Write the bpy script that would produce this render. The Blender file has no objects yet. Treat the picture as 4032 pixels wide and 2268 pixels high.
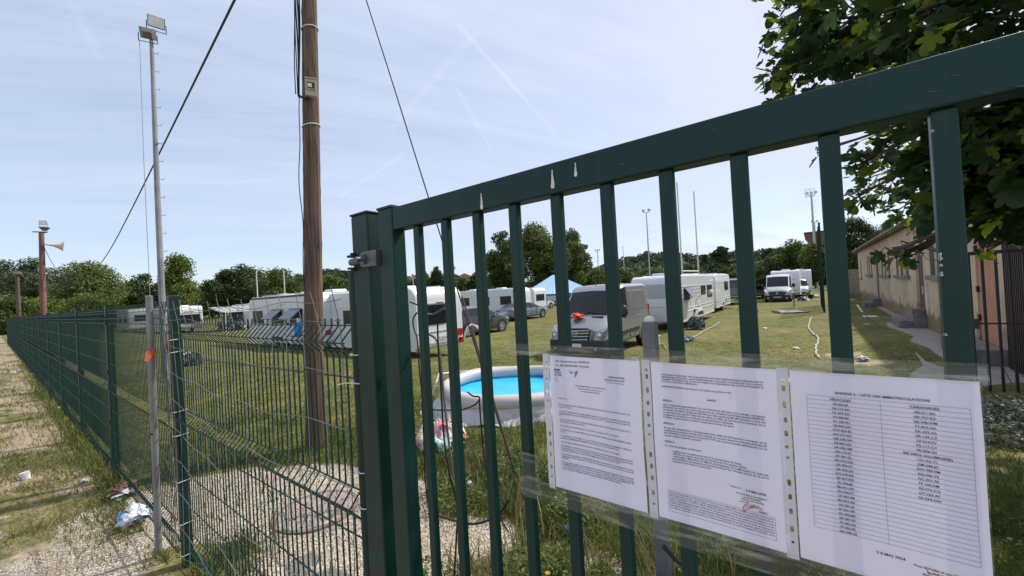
import bpy, math, random
import numpy as np
from mathutils import Vector, Matrix
random.seed(7); RNG = np.random.default_rng(7)
R = math.radians
scene = bpy.context.scene
COL = scene.collection
EYE = 1.85

# ---------------------------------------------------------------- materials
def nodes(name):
    m = bpy.data.materials.new(name); m.use_nodes = True
    nt = m.node_tree
    return m, nt, nt.nodes['Principled BSDF']
def link(nt, a, b): nt.links.new(a, b)
def M(name, col, rough=.6, metal=0., var=.12, scale=4., bump=0., bscale=40., spec=.5, coat=0., dirt=None, stretch=None):
    m, nt, b = nodes(name)
    tc = nt.nodes.new('ShaderNodeTexCoord'); src = tc.outputs['Object']
    if stretch:
        mp = nt.nodes.new('ShaderNodeMapping'); mp.inputs['Scale'].default_value = stretch
        link(nt, src, mp.inputs[0]); src = mp.outputs[0]
    n = nt.nodes.new('ShaderNodeTexNoise'); n.inputs['Scale'].default_value = scale; n.inputs['Detail'].default_value = 5
    link(nt, src, n.inputs['Vector'])
    r = nt.nodes.new('ShaderNodeValToRGB')
    r.color_ramp.elements[0].position = .3; r.color_ramp.elements[1].position = .7
    lo = [c*(1-var) for c in col]; hi = [min(1, c*(1+var)) for c in col]
    if dirt: lo = list(dirt)
    r.color_ramp.elements[0].color = (*lo, 1); r.color_ramp.elements[1].color = (*hi, 1)
    link(nt, n.outputs[0], r.inputs[0]); link(nt, r.outputs[0], b.inputs['Base Color'])
    b.inputs['Roughness'].default_value = rough; b.inputs['Metallic'].default_value = metal
    b.inputs['Specular IOR Level'].default_value = spec; b.inputs['Coat Weight'].default_value = coat
    b.inputs['Coat Roughness'].default_value = .08
    if bump:
        n2 = nt.nodes.new('ShaderNodeTexNoise'); n2.inputs['Scale'].default_value = bscale; n2.inputs['Detail'].default_value = 4
        link(nt, src, n2.inputs['Vector'])
        bp = nt.nodes.new('ShaderNodeBump'); bp.inputs['Strength'].default_value = bump; bp.inputs['Distance'].default_value = .01
        link(nt, n2.outputs[0], bp.inputs['Height']); link(nt, bp.outputs[0], b.inputs['Normal'])
    return m
def foliage(name, dark, light, transl=.25, rough=.6, mid=None):
    """leaf colour runs from dark to light by the leaf's own random number"""
    m, nt, b = nodes(name)
    at = nt.nodes.new('ShaderNodeAttribute'); at.attribute_name = 'rnd'
    r = nt.nodes.new('ShaderNodeValToRGB')
    r.color_ramp.elements[0].color = (*dark, 1); r.color_ramp.elements[1].color = (*light, 1)
    if mid:
        e = r.color_ramp.elements.new(.55); e.color = (*mid, 1)
    link(nt, at.outputs['Fac'], r.inputs[0]); link(nt, r.outputs[0], b.inputs['Base Color'])
    b.inputs['Roughness'].default_value = rough; b.inputs['Specular IOR Level'].default_value = .3
    tr = nt.nodes.new('ShaderNodeBsdfTranslucent'); link(nt, r.outputs[0], tr.inputs[0])
    mx = nt.nodes.new('ShaderNodeMixShader'); mx.inputs[0].default_value = transl
    link(nt, b.outputs[0], mx.inputs[1]); link(nt, tr.outputs[0], mx.inputs[2])
    link(nt, mx.outputs[0], nt.nodes['Material Output'].inputs[0])
    return m

MT = {}
def worn(name, base, dust, rough, streak=(6, 6, .5), amt=.35, spec=.35, coat=0., scr=.5, metal=0., vv=.72):
    """paint with dust in vertical runs, speckle and fine scratches"""
    m, nt, b = nodes(name); tc = nt.nodes.new('ShaderNodeTexCoord')
    def nz(scale, st, det=6):
        mp = nt.nodes.new('ShaderNodeMapping'); mp.inputs['Scale'].default_value = st; link(nt, tc.outputs['Object'], mp.inputs[0])
        n = nt.nodes.new('ShaderNodeTexNoise'); n.inputs['Scale'].default_value = scale; n.inputs['Detail'].default_value = det; n.inputs['Roughness'].default_value = .65; link(nt, mp.outputs[0], n.inputs['Vector']); return n.outputs[0]
    def rng(src, lo, hi, out):
        r = nt.nodes.new('ShaderNodeMapRange'); r.interpolation_type = 'SMOOTHSTEP'; r.inputs[1].default_value = lo; r.inputs[2].default_value = hi; r.inputs[4].default_value = out; link(nt, src, r.inputs[0]); return r.outputs[0]
    def mix(fc, A, B):
        x = nt.nodes.new('ShaderNodeMix'); x.data_type = 'RGBA'; link(nt, fc, x.inputs['Factor'])
        for k, v in (('A', A), ('B', B)):
            if hasattr(v, 'node'): link(nt, v, x.inputs[k])
            else: x.inputs[k].default_value = (*v, 1)
        return x.outputs['Result']
    col = mix(rng(nz(3., (1, 1, 1)), .3, .7, 1.), base, [q*vv for q in base])
    col = mix(rng(nz(5., streak), .48, .75, amt), col, dust); col = mix(rng(nz(90., (1, 1, 1), 3), .62, .70, amt), col, dust)
    if scr: col = mix(rng(nz(14., (9, 9, 1.2), 8), .70, .72, scr), col, [min(1, q*2.2+.02) for q in dust])
    link(nt, col, b.inputs['Base Color']); b.inputs['Metallic'].default_value = metal
    link(nt, rng(nz(7., (1, 1, 1)), .2, .8, 1.), b.inputs['Roughness'])
    r = nt.nodes.new('ShaderNodeMapRange'); r.inputs[3].default_value = rough-.1; r.inputs[4].default_value = rough+.16; link(nt, nz(8., (1, 1, 1)), r.inputs[0]); link(nt, r.outputs[0], b.inputs['Roughness'])
    b.inputs['Specular IOR Level'].default_value = spec; b.inputs['Coat Weight'].default_value = coat; b.inputs['Coat Roughness'].default_value = .1
    bp = nt.nodes.new('ShaderNodeBump'); bp.inputs['Strength'].default_value = .10; bp.inputs['Distance'].default_value = .004; link(nt, nz(60., (1, 1, 1)), bp.inputs['Height']); link(nt, bp.outputs[0], b.inputs['Normal'])
    return m
MT['gate'] = worn('gate_green_paint', (.003, .034, .029), (.030, .055, .048), .42, amt=.28, scr=.35)
MT['post'] = worn('post_green_paint', (.003, .030, .024), (.028, .050, .042), .45, amt=.3, scr=.4)
MT['wire'] = M('green_coated_wire', (.004, .030, .023), .5, var=.3, scale=3, spec=.3)
MT['galv'] = M('galvanised_steel', (.23, .235, .24), .55, .35, var=.25, scale=7, bump=.05)
MT['hinge'] = M('weathered_hinge_steel', (.13, .13, .14), .5, .5, var=.35, scale=60, bump=.1)
MT['greywire'] = M('grey_wire', (.20, .21, .20), .55, .4, var=.3, scale=9)
MT['mast'] = M('mast_paint', (.24, .25, .265), .55, var=.25, scale=2.5, bump=.1, bscale=15)
MT['black'] = M('black_rubber', (.015, .015, .017), .6, var=.2)
MT['darkplastic'] = M('dark_plastic', (.03, .032, .036), .5, var=.2)
MT['white'] = M('white_plastic', (.72, .72, .70), .5, var=.05)
MT['vanwhite'] = worn('caravan_white', (.70, .71, .72), (.44, .43, .40), .33, (2.2, 2.2, .18), .13, .5, .25, 0, vv=.95)
MT['vangrey'] = worn('caravan_panel_grey', (.45, .46, .47), (.33, .33, .31), .4, (2.2, 2.2, .2), .15, .5, .1, 0, vv=.93)
MT['silver'] = M('silver_paint', (.60, .61, .63), .32, .25, var=.04, scale=1.2, coat=.6)
MT['beigesilver'] = M('sprinter_silver', (.27, .28, .295), .34, .45, var=.05, scale=1., coat=.5)
MT['greycar'] = M('graphite_paint', (.10, .105, .12), .28, .5, var=.05, coat=.9)
MT['bluegrey'] = M('blue_grey_paint', (.22, .26, .31), .28, .5, var=.05, coat=.9)
MT['glass'] = M('dark_window_glass', (.014, .015, .018), .08, var=.2, spec=.45)
MT['glass2'] = M('tinted_glass', (.06, .07, .08), .07, var=.2, spec=.8)
MT['red'] = M('red_lens', (.38, .015, .02), .2, var=.2, coat=.5)
MT['chrome'] = M('chrome', (.65, .66, .68), .2, .9, var=.05)
MT['rim'] = M('alloy_rim', (.55, .56, .58), .3, .6, var=.05)
MT['tyre'] = M('tyre_rubber', (.022, .022, .022), .8, var=.2)
MT['orange'] = M('orange_plastic', (.80, .17, .05), .6, var=.15, scale=20)
MT['redcloth'] = M('red_orange_cloth', (.85, .10, .04), .7, var=.25, scale=20)
MT['blue'] = M('blue_plastic', (.03, .22, .60), .45, var=.15)
MT['concrete'] = M('concrete', (.20, .185, .165), .9, var=.3, scale=5, bump=.5, bscale=50)
MT['slab'] = M('concrete_path', (.34, .30, .26), .9, var=.2, scale=3, bump=.4, bscale=50)
MT['tile'] = M('roof_tile', (.16, .12, .10), .85, var=.3, scale=8, bump=.6, bscale=20)
MT['orangedoor'] = M('salmon_door_paint', (.50, .21, .12), .6, var=.12, scale=2)
MT['brown'] = M('brown_metal', (.06, .035, .03), .55, var=.3)
MT['iron'] = M('dark_iron', (.025, .027, .033), .5, .3, var=.2)
MT['recess'] = M('dark_shutter', (.085, .065, .05), .8, var=.25, scale=6)
MT['bark'] = M('tree_bark', (.10, .08, .06), .9, var=.35, scale=6, bump=.6, bscale=14)
MT['clearsky_lens'] = M('lamp_glass', (.70, .76, .74), .15, var=.1, spec=.8)
MT['lampglass'] = M('headlight_glass', (.30, .32, .34), .12, var=.3, scale=9, spec=.8)
MT['house'] = M('house_render', (.46, .24, .17), .85, var=.1)
MT['housewhite'] = M('house_render_pale', (.60, .50, .42), .85, var=.1)
MT['paperwhite'] = M('white_litter', (.75, .75, .74), .7, var=.1, scale=20)
MT['bird'] = M('bird_dropping', (.70, .68, .62), .8, var=.25, scale=150)
MT['poolwall'] = M('pool_vinyl', (.53, .47, .45), .4, var=.05, scale=3)
MT['poolliner'] = M('pool_blue_liner', (.03, .46, .84), .30, var=.16, scale=2.5, bump=.3, bscale=5)
MT['skirt'] = M('pool_sheet', (.52, .51, .51), .6, var=.12, scale=4, bump=.6, bscale=8)
MT['fleece'] = M('dark_tarp', (.08, .11, .12), .7, var=.4, scale=8)
MT['awning'] = M('grey_awning', (.26, .25, .26), .8, var=.1)

def pole_wood():
    m = M('weathered_pole_wood', (.118, .078, .056), .9, var=.6, scale=13, bump=1., bscale=22, stretch=(3.5, 3.5, .13), dirt=(.034, .019, .013))
    return m
MT['polewood'] = pole_wood()
MT['polewood2'] = M('reddish_pole_wood', (.17, .085, .08), .85, var=.4, scale=6, bump=.8, bscale=12, stretch=(3, 3, .2))

def stucco():
    m, nt, b = nodes('stained_stucco')
    tc = nt.nodes.new('ShaderNodeTexCoord')
    n = nt.nodes.new('ShaderNodeTexNoise'); n.inputs['Scale'].default_value = 1.1; n.inputs['Detail'].default_value = 8
    link(nt, tc.outputs['Object'], n.inputs['Vector'])
    r = nt.nodes.new('ShaderNodeValToRGB'); e = r.color_ramp.elements
    e[0].position = .3; e[0].color = (.50, .36, .24, 1); e[1].position = .7; e[1].color = (.70, .54, .39, 1)
    link(nt, n.outputs[0], r.inputs[0])
    # vertical run-off streaks
    mp = nt.nodes.new('ShaderNodeMapping'); mp.inputs['Scale'].default_value = (1, 1.6, .12)
    link(nt, tc.outputs['Object'], mp.inputs[0])
    n2 = nt.nodes.new('ShaderNodeTexNoise'); n2.inputs['Scale'].default_value = 2.2; n2.inputs['Detail'].default_value = 4
    link(nt, mp.outputs[0], n2.inputs['Vector'])
    r2 = nt.nodes.new('ShaderNodeValToRGB'); e = r2.color_ramp.elements
    e[0].position = .50; e[0].color = (0, 0, 0, 1); e[1].position = .68; e[1].color = (.55, .55, .55, 1)
    link(nt, n2.outputs[0], r2.inputs[0])
    mx = nt.nodes.new('ShaderNodeMix'); mx.data_type = 'RGBA'
    mx.inputs['B'].default_value = (.19, .15, .125, 1)
    link(nt, r2.outputs[0], mx.inputs['Factor']); link(nt, r.outputs[0], mx.inputs['A'])
    # damp mossy band of growth with a ragged upper edge along the foot
    sp = nt.nodes.new('ShaderNodeSeparateXYZ'); link(nt, tc.outputs['Object'], sp.inputs[0])
    n3 = nt.nodes.new('ShaderNodeTexNoise'); n3.inputs['Scale'].default_value = 1.7; n3.inputs['Detail'].default_value = 6
    link(nt, tc.outputs['Object'], n3.inputs['Vector'])
    ad = nt.nodes.new('ShaderNodeMath'); ad.operation = 'MULTIPLY_ADD'; ad.inputs[1].default_value = 1.6
    link(nt, n3.outputs[0], ad.inputs[0]); ng = nt.nodes.new('ShaderNodeMath'); ng.operation = 'MULTIPLY'; ng.inputs[1].default_value = -1
    link(nt, sp.outputs[2], ng.inputs[0]); link(nt, ng.outputs[0], ad.inputs[2])
    r3 = nt.nodes.new('ShaderNodeValToRGB'); e = r3.color_ramp.elements
    e[0].position = .0; e[0].color = (0, 0, 0, 1); e[1].position = .35; e[1].color = (.85, .85, .85, 1)
    link(nt, ad.outputs[0], r3.inputs[0])
    mx2 = nt.nodes.new('ShaderNodeMix'); mx2.data_type = 'RGBA'; mx2.inputs['B'].default_value = (.15, .10, .035, 1)
    link(nt, r3.outputs[0], mx2.inputs['Factor']); link(nt, mx.outputs['Result'], mx2.inputs['A'])
    link(nt, mx2.outputs['Result'], b.inputs['Base Color']); b.inputs['Roughness'].default_value = .9
    n4 = nt.nodes.new('ShaderNodeTexNoise'); n4.inputs['Scale'].default_value = 35
    link(nt, tc.outputs['Object'], n4.inputs['Vector'])
    bp = nt.nodes.new('ShaderNodeBump'); bp.inputs['Strength'].default_value = .4; bp.inputs['Distance'].default_value = .02
    link(nt, n4.outputs[0], bp.inputs['Height']); link(nt, bp.outputs[0], b.inputs['Normal'])
    return m
MT['stucco'] = stucco()

def stripes(name, a, c, freq):
    m, nt, b = nodes(name)
    tc = nt.nodes.new('ShaderNodeTexCoord'); at = nt.nodes.new('ShaderNodeAttribute'); at.attribute_name = 'rnd'
    mu = nt.nodes.new('ShaderNodeMath'); mu.operation = 'MULTIPLY'; mu.inputs[1].default_value = freq
    fr = nt.nodes.new('ShaderNodeMath'); fr.operation = 'FRACT'
    gt = nt.nodes.new('ShaderNodeMath'); gt.operation = 'GREATER_THAN'; gt.inputs[1].default_value = .5
    link(nt, at.outputs['Fac'], mu.inputs[0]); link(nt, mu.outputs[0], fr.inputs[0]); link(nt, fr.outputs[0], gt.inputs[0])
    mx = nt.nodes.new('ShaderNodeMix'); mx.data_type = 'RGBA'; mx.inputs['A'].default_value = (*a, 1); mx.inputs['B'].default_value = (*c, 1)
    link(nt, gt.outputs[0], mx.inputs['Factor']); link(nt, mx.outputs['Result'], b.inputs['Base Color'])
    b.inputs['Roughness'].default_value = .75
    return m
MT['tent'] = stripes('tent_stripes', (.24, .46, .68), (.46, .62, .76), 22)
MT['awnstripe'] = stripes('awning_stripes', (.20, .195, .195), (.40, .39, .385), 9)

def film(name, tint, gloss, alpha):
    m = bpy.data.materials.new(name); m.use_nodes = True; nt = m.node_tree; nt.nodes.clear()
    o = nt.nodes.new('ShaderNodeOutputMaterial'); t = nt.nodes.new('ShaderNodeBsdfTransparent'); t.inputs[0].default_value = (*tint, 1)
    g = nt.nodes.new('ShaderNodeBsdfGlossy'); g.inputs['Roughness'].default_value = .16
    d = nt.nodes.new('ShaderNodeBsdfDiffuse'); d.inputs[0].default_value = (.75, .78, .80, 1)
    tc = nt.nodes.new('ShaderNodeTexCoord'); n = nt.nodes.new('ShaderNodeTexNoise'); n.inputs['Scale'].default_value = 38; n.inputs['Detail'].default_value = 6
    mp = nt.nodes.new('ShaderNodeMapping'); mp.inputs['Scale'].default_value = (.35, 1, 2.2); link(nt, tc.outputs['Object'], mp.inputs[0]); link(nt, mp.outputs[0], n.inputs['Vector'])
    r = nt.nodes.new('ShaderNodeValToRGB'); r.color_ramp.elements[0].position = .5; r.color_ramp.elements[0].color = (alpha, alpha, alpha, 1)
    r.color_ramp.elements[1].position = .72; r.color_ramp.elements[1].color = (min(1, alpha+.3),)*3 + (1,)
    link(nt, n.outputs[0], r.inputs[0])
    m1 = nt.nodes.new('ShaderNodeMixShader'); m1.inputs[0].default_value = gloss; link(nt, d.outputs[0], m1.inputs[1]); link(nt, g.outputs[0], m1.inputs[2])
    m2 = nt.nodes.new('ShaderNodeMixShader'); link(nt, r.outputs[0], m2.inputs[0]); link(nt, t.outputs[0], m2.inputs[1]); link(nt, m1.outputs[0], m2.inputs[2])
    bp = nt.nodes.new('ShaderNodeBump'); bp.inputs['Strength'].default_value = .7; bp.inputs['Distance'].default_value = .004
    link(nt, n.outputs[0], bp.inputs['Height']); link(nt, bp.outputs[0], g.inputs['Normal'])
    link(nt, m2.outputs[0], o.inputs[0])
    return m
MT['film'] = film('clear_plastic_film', (.94, .96, .95), .6, .08)
MT['strip'] = M('milky_plastic_strip', (.66, .65, .70), .35, var=.06)

def paper():
    m, nt, b = nodes('printer_paper')
    tc = nt.nodes.new('ShaderNodeTexCoord'); n = nt.nodes.new('ShaderNodeTexNoise'); n.inputs['Scale'].default_value = 9; n.inputs['Detail'].default_value = 3
    link(nt, tc.outputs['Object'], n.inputs['Vector'])
    r = nt.nodes.new('ShaderNodeValToRGB'); r.color_ramp.elements[0].color = (.77, .735, .90, 1); r.color_ramp.elements[1].color = (.84, .80, .96, 1)
    link(nt, n.outputs[0], r.inputs[0]); link(nt, r.outputs[0], b.inputs['Base Color']); b.inputs['Roughness'].default_value = .5
    b.inputs['Coat Weight'].default_value = .45; b.inputs['Coat Roughness'].default_value = .12
    bp = nt.nodes.new('ShaderNodeBump'); bp.inputs['Strength'].default_value = .55; bp.inputs['Distance'].default_value = .01
    link(nt, n.outputs[0], bp.inputs['Height']); link(nt, bp.outputs[0], b.inputs['Normal'])
    tr = nt.nodes.new('ShaderNodeBsdfTranslucent'); tr.inputs[0].default_value = (.80, .80, .86, 1)
    mx = nt.nodes.new('ShaderNodeMixShader'); mx.inputs[0].default_value = .075
    link(nt, b.outputs[0], mx.inputs[1]); link(nt, tr.outputs[0], mx.inputs[2]); link(nt, mx.outputs[0], nt.nodes['Material Output'].inputs[0])
    return m
MT['paper'] = paper()
MT['ink'] = M('black_ink', (.06, .06, .09), .8, var=.1)
MT['inkgrey'] = M('grey_ink', (.12, .12, .17), .8, var=.1)
MT['inkblue'] = M('pen_ink', (.05, .05, .12), .8, var=.1)
MT['inkred'] = M('pen_red_ink', (.45, .12, .14), .8, var=.1)

# ---------------------------------------------------------------- mesh builder
class MB:
    def __init__(s): s.v = []; s.f = []; s.r = []; s.smooth = False
    def add(s, vs, fs, r=None):
        b = len(s.v); s.v.extend([tuple(map(float, p)) for p in vs]); s.f.extend([tuple(i+b for i in f) for f in fs])
        if r is not None or s.r:
            while len(s.r) < b: s.r.append(.5)
            s.r.extend([.5 if r is None else r]*len(vs) if not hasattr(r, '__len__') else list(r))
        return s
    def box(s, x0, x1, y0, y1, z0, z1):
        return s.add([(x0,y0,z0),(x1,y0,z0),(x1,y1,z0),(x0,y1,z0),(x0,y0,z1),(x1,y0,z1),(x1,y1,z1),(x0,y1,z1)],
                     [(0,3,2,1),(4,5,6,7),(0,1,5,4),(1,2,6,5),(2,3,7,6),(3,0,4,7)])
    def obox(s, c, ax, ay, az):
        c, ax, ay, az = map(Vector, (c, ax, ay, az)); vs = []
        for k in (-1, 1):
            for (i, j) in ((-1,-1),(1,-1),(1,1),(-1,1)): vs.append(c+ax*i+ay*j+az*k)
        return s.add(vs, [(0,3,2,1),(4,5,6,7),(0,1,5,4),(1,2,6,5),(2,3,7,6),(3,0,4,7)])
    def bar(s, a, b, w, h, up=(0,0,1)):
        a, b = Vector(a), Vector(b); d = (b-a); L = d.length; d.normalize(); u = Vector(up)
        side = d.cross(u)
        if side.length < 1e-4: side = d.cross(Vector((1,0,0)))
        side.normalize(); u = side.cross(d)
        return s.obox((a+b)/2, d*L/2, side*w/2, u*h/2)
    def tube(s, pts, r, n=8, cap=True):
        pts = [Vector(p) for p in pts]; m = len(pts); rr = r if hasattr(r, '__len__') else [r]*m
        ref = Vector((0,0,1)) if abs((pts[-1]-pts[0]).normalized().z) < .9 else Vector((1,0,0))
        vs = []
        for i, p in enumerate(pts):
            d = (pts[min(i+1,m-1)]-pts[max(i-1,0)]).normalized()
            a = d.cross(ref)
            if a.length < 1e-5: a = d.cross(Vector((0,1,0)))
            a.normalize(); b = a.cross(d)
            for k in range(n):
                t = 2*math.pi*k/n; vs.append(p+(a*math.cos(t)+b*math.sin(t))*rr[i])
        fs = [(i*n+k, i*n+(k+1)%n, (i+1)*n+(k+1)%n, (i+1)*n+k) for i in range(m-1) for k in range(n)]
        if cap: fs += [tuple(range(n))[::-1], tuple((m-1)*n+k for k in range(n))]
        return s.add(vs, fs)
    def cyl(s, a, b, r0, r1=None, n=16): return s.tube([a, b], [r0, r0 if r1 is None else r1], n)
    def lathe(s, c, prof, n=24, axis='z', close=False):
        c = Vector(c); vs = []
        for (r, h) in prof:
            for k in range(n):
                t = 2*math.pi*k/n; x, y = r*math.cos(t), r*math.sin(t)
                vs.append(c+Vector({'z':(x,y,h),'y':(x,h,y),'x':(h,x,y)}[axis]))
        m = len(prof)
        fs = [(i*n+k, i*n+(k+1)%n, (i+1)*n+(k+1)%n, (i+1)*n+k) for i in range(m-1) for k in range(n)]
        if not close:
            if prof[0][0] > 1e-6: fs.append(tuple(range(n))[::-1])
            if prof[-1][0] > 1e-6: fs.append(tuple((m-1)*n+k for k in range(n)))
        return s.add(vs, fs)
    def prism(s, poly, a, b, plane='xz'):
        n = len(poly)
        mk = {'xz': lambda p, t: (p[0], t, p[1]), 'yz': lambda p, t: (t, p[0], p[1]), 'xy': lambda p, t: (p[0], p[1], t)}[plane]
        vs = [mk(p, a) for p in poly]+[mk(p, b) for p in poly]
        return s.add(vs, [tuple(range(n)), tuple(range(2*n-1, n-1, -1))]+[(i, i+n, (i+1)%n+n, (i+1)%n) for i in range(n)])
    def quad(s, a, b, c, d): return s.add([a,b,c,d], [(0,1,2,3)])
    def ell(s, c, r, n=12, m=7):
        vs = []; c = Vector(c)
        for i in range(m+1):
            ph = math.pi*i/m
            for k in range(n):
                t = 2*math.pi*k/n; vs.append(c+Vector((r[0]*math.sin(ph)*math.cos(t), r[1]*math.sin(ph)*math.sin(t), r[2]*math.cos(ph))))
        return s.add(vs, [(i*n+k, i*n+(k+1)%n, (i+1)*n+(k+1)%n, (i+1)*n+k) for i in range(m) for k in range(n)])
    def build(s, name, mat, parent=None, loc=None, smooth=False, angle=35, bevel=0., seg=2, shift=True):
        vs = s.v
        if loc is not None and shift: L = Vector(loc); vs = [tuple(Vector(p)-L) for p in vs]
        me = bpy.data.meshes.new(name); me.from_pydata(vs, [], s.f); me.validate()
        me.materials.append(MT[mat] if isinstance(mat, str) else mat)
        if s.r:
            at = me.attributes.new('rnd', 'FLOAT', 'POINT'); rr = (list(s.r)+[.5]*len(me.vertices))[:len(me.vertices)]
            at.data.foreach_set('value', rr)
        if smooth:
            me.polygons.foreach_set('use_smooth', [True]*len(me.polygons))
            try: me.set_sharp_from_angle(angle=R(angle))
            except Exception: pass
        o = bpy.data.objects.new(name, me); COL.objects.link(o)
        if parent is not None: o.parent = parent
        if loc is not None: o.location = loc
        if bevel:
            md = o.modifiers.new('bevel', 'BEVEL'); md.width = bevel; md.segments = seg; md.limit_method = 'ANGLE'; md.angle_limit = R(32)
        return o

def tag(o, label=None, cat=None, group=None, kind=None):
    if label: o['label'] = label
    if cat: o['category'] = cat
    if group: o['group'] = group
    if kind: o['kind'] = kind
    return o
def thing(name, label, cat, loc=(0,0,0), rz=0., group=None):
    o = bpy.data.objects.new(name, None); COL.objects.link(o); o.location = loc; o.rotation_euler = (0, 0, rz); o.empty_display_size = .2
    return tag(o, label, cat, group)
class W:
    """world-coordinate parts under a thing whose base sits at loc"""
    def __init__(s, t): s.t = t; s.l = Vector(t.location)
    def __call__(s, name, mb, mat, parent=None, **k):
        L = s.l; mb.v = [tuple(Vector(p)-L) for p in mb.v]
        return mb.build(name, mat, parent or s.t, **k)
def single(name, mb, mat, label, cat, loc, group=None, kind=None, **k):
    return tag(mb.build(name, mat, loc=loc, **k), label, cat, group, kind)
def npmesh(name, verts, faces_n, mat, rnd=None, parent=None, loc=None, smooth=False):
    """verts (n,3); every face has faces_n consecutive own vertices"""
    verts = np.asarray(verts, dtype=np.float32)
    if loc is not None: verts = verts-np.asarray(loc, dtype=np.float32)
    nv = len(verts); nf = nv//faces_n
    me = bpy.data.meshes.new(name); me.vertices.add(nv); me.vertices.foreach_set('co', verts.ravel())
    me.loops.add(nv); me.loops.foreach_set('vertex_index', np.arange(nv, dtype=np.int32))
    me.polygons.add(nf); me.polygons.foreach_set('loop_start', np.arange(0, nv, faces_n, dtype=np.int32))
    me.update(calc_edges=True)
    if rnd is not None:
        at = me.attributes.new('rnd', 'FLOAT', 'POINT'); at.data.foreach_set('value', np.repeat(rnd, nv//len(rnd)).astype(np.float32))
    me.materials.append(MT[mat] if isinstance(mat, str) else mat)
    o = bpy.data.objects.new(name, me); COL.objects.link(o)
    if parent is not None: o.parent = parent
    if loc is not None: o.location = loc
    return o

def sstep(a, b, x):
    t = np.clip((np.asarray(x, dtype=float)-a)/(b-a), 0, 1); return t*t*(3-2*t)
def gz(x, y):
    """height of the ground: level at the gate, half a metre lower on the pitch"""
    low = -.5+.16*sstep(0, 3, x)*(1-sstep(30, 45, y))
    return low*sstep(5.6, 11.8, y)
def gzf(x, y): return float(gz(x, y))
def noise2(x, y, seed=0, oct=4, s=1.):
    """cheap value noise for numpy arrays, roughly 0..1"""
    x = np.asarray(x, dtype=float)*s; y = np.asarray(y, dtype=float)*s; out = 0; amp = .5; tot = 0
    for o in range(oct):
        xi = np.floor(x); yi = np.floor(y); fx = x-xi; fy = y-yi; fx = fx*fx*(3-2*fx); fy = fy*fy*(3-2*fy)
        def h(a, b):
            v = np.sin(a*127.1+b*311.7+seed*74.7+o*19.19)*43758.5453; return v-np.floor(v)
        v = (h(xi,yi)*(1-fx)+h(xi+1,yi)*fx)*(1-fy)+(h(xi,yi+1)*(1-fx)+h(xi+1,yi+1)*fx)*fy
        out = out+v*amp; tot += amp; amp *= .5; x = x*2.03+5.1; y = y*2.03+9.7
    return out/tot
# ---------------------------------------------------------------- camera, sun, sky
YAW, PITCH, ROLL = R(37.2), R(.5), R(3.2)
def camera():
    F0 = Vector((-math.sin(YAW), math.cos(YAW), 0)); R0 = Vector((math.cos(YAW), math.sin(YAW), 0)); Z = Vector((0,0,1))
    F = F0*math.cos(PITCH)+Z*math.sin(PITCH); U0 = Z*math.cos(PITCH)-F0*math.sin(PITCH)
    Rt = R0*math.cos(ROLL)-U0*math.sin(ROLL); U = R0*math.sin(ROLL)+U0*math.cos(ROLL)
    m = Matrix((Rt, U, -F)).transposed().to_4x4(); m.translation = (0, 0, EYE)
    cd = bpy.data.cameras.new('camera'); cd.sensor_width = 36; cd.lens = 1000/2576*36; cd.clip_start = .05; cd.clip_end = 6000
    c = bpy.data.objects.new('camera', cd); COL.objects.link(c); c.matrix_world = m; scene.camera = c
camera()
SUN = Vector((.40, .85, 1.05)).normalized()
sd = bpy.data.lights.new('sun', 'SUN'); sd.energy = 3.3; sd.angle = R(1.5); sd.color = (1, .95, .87)
so = bpy.data.objects.new('sun', sd); COL.objects.link(so); so.rotation_euler = SUN.to_track_quat('Z', 'Y').to_euler(); so.location = (0, 0, 30)
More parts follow.
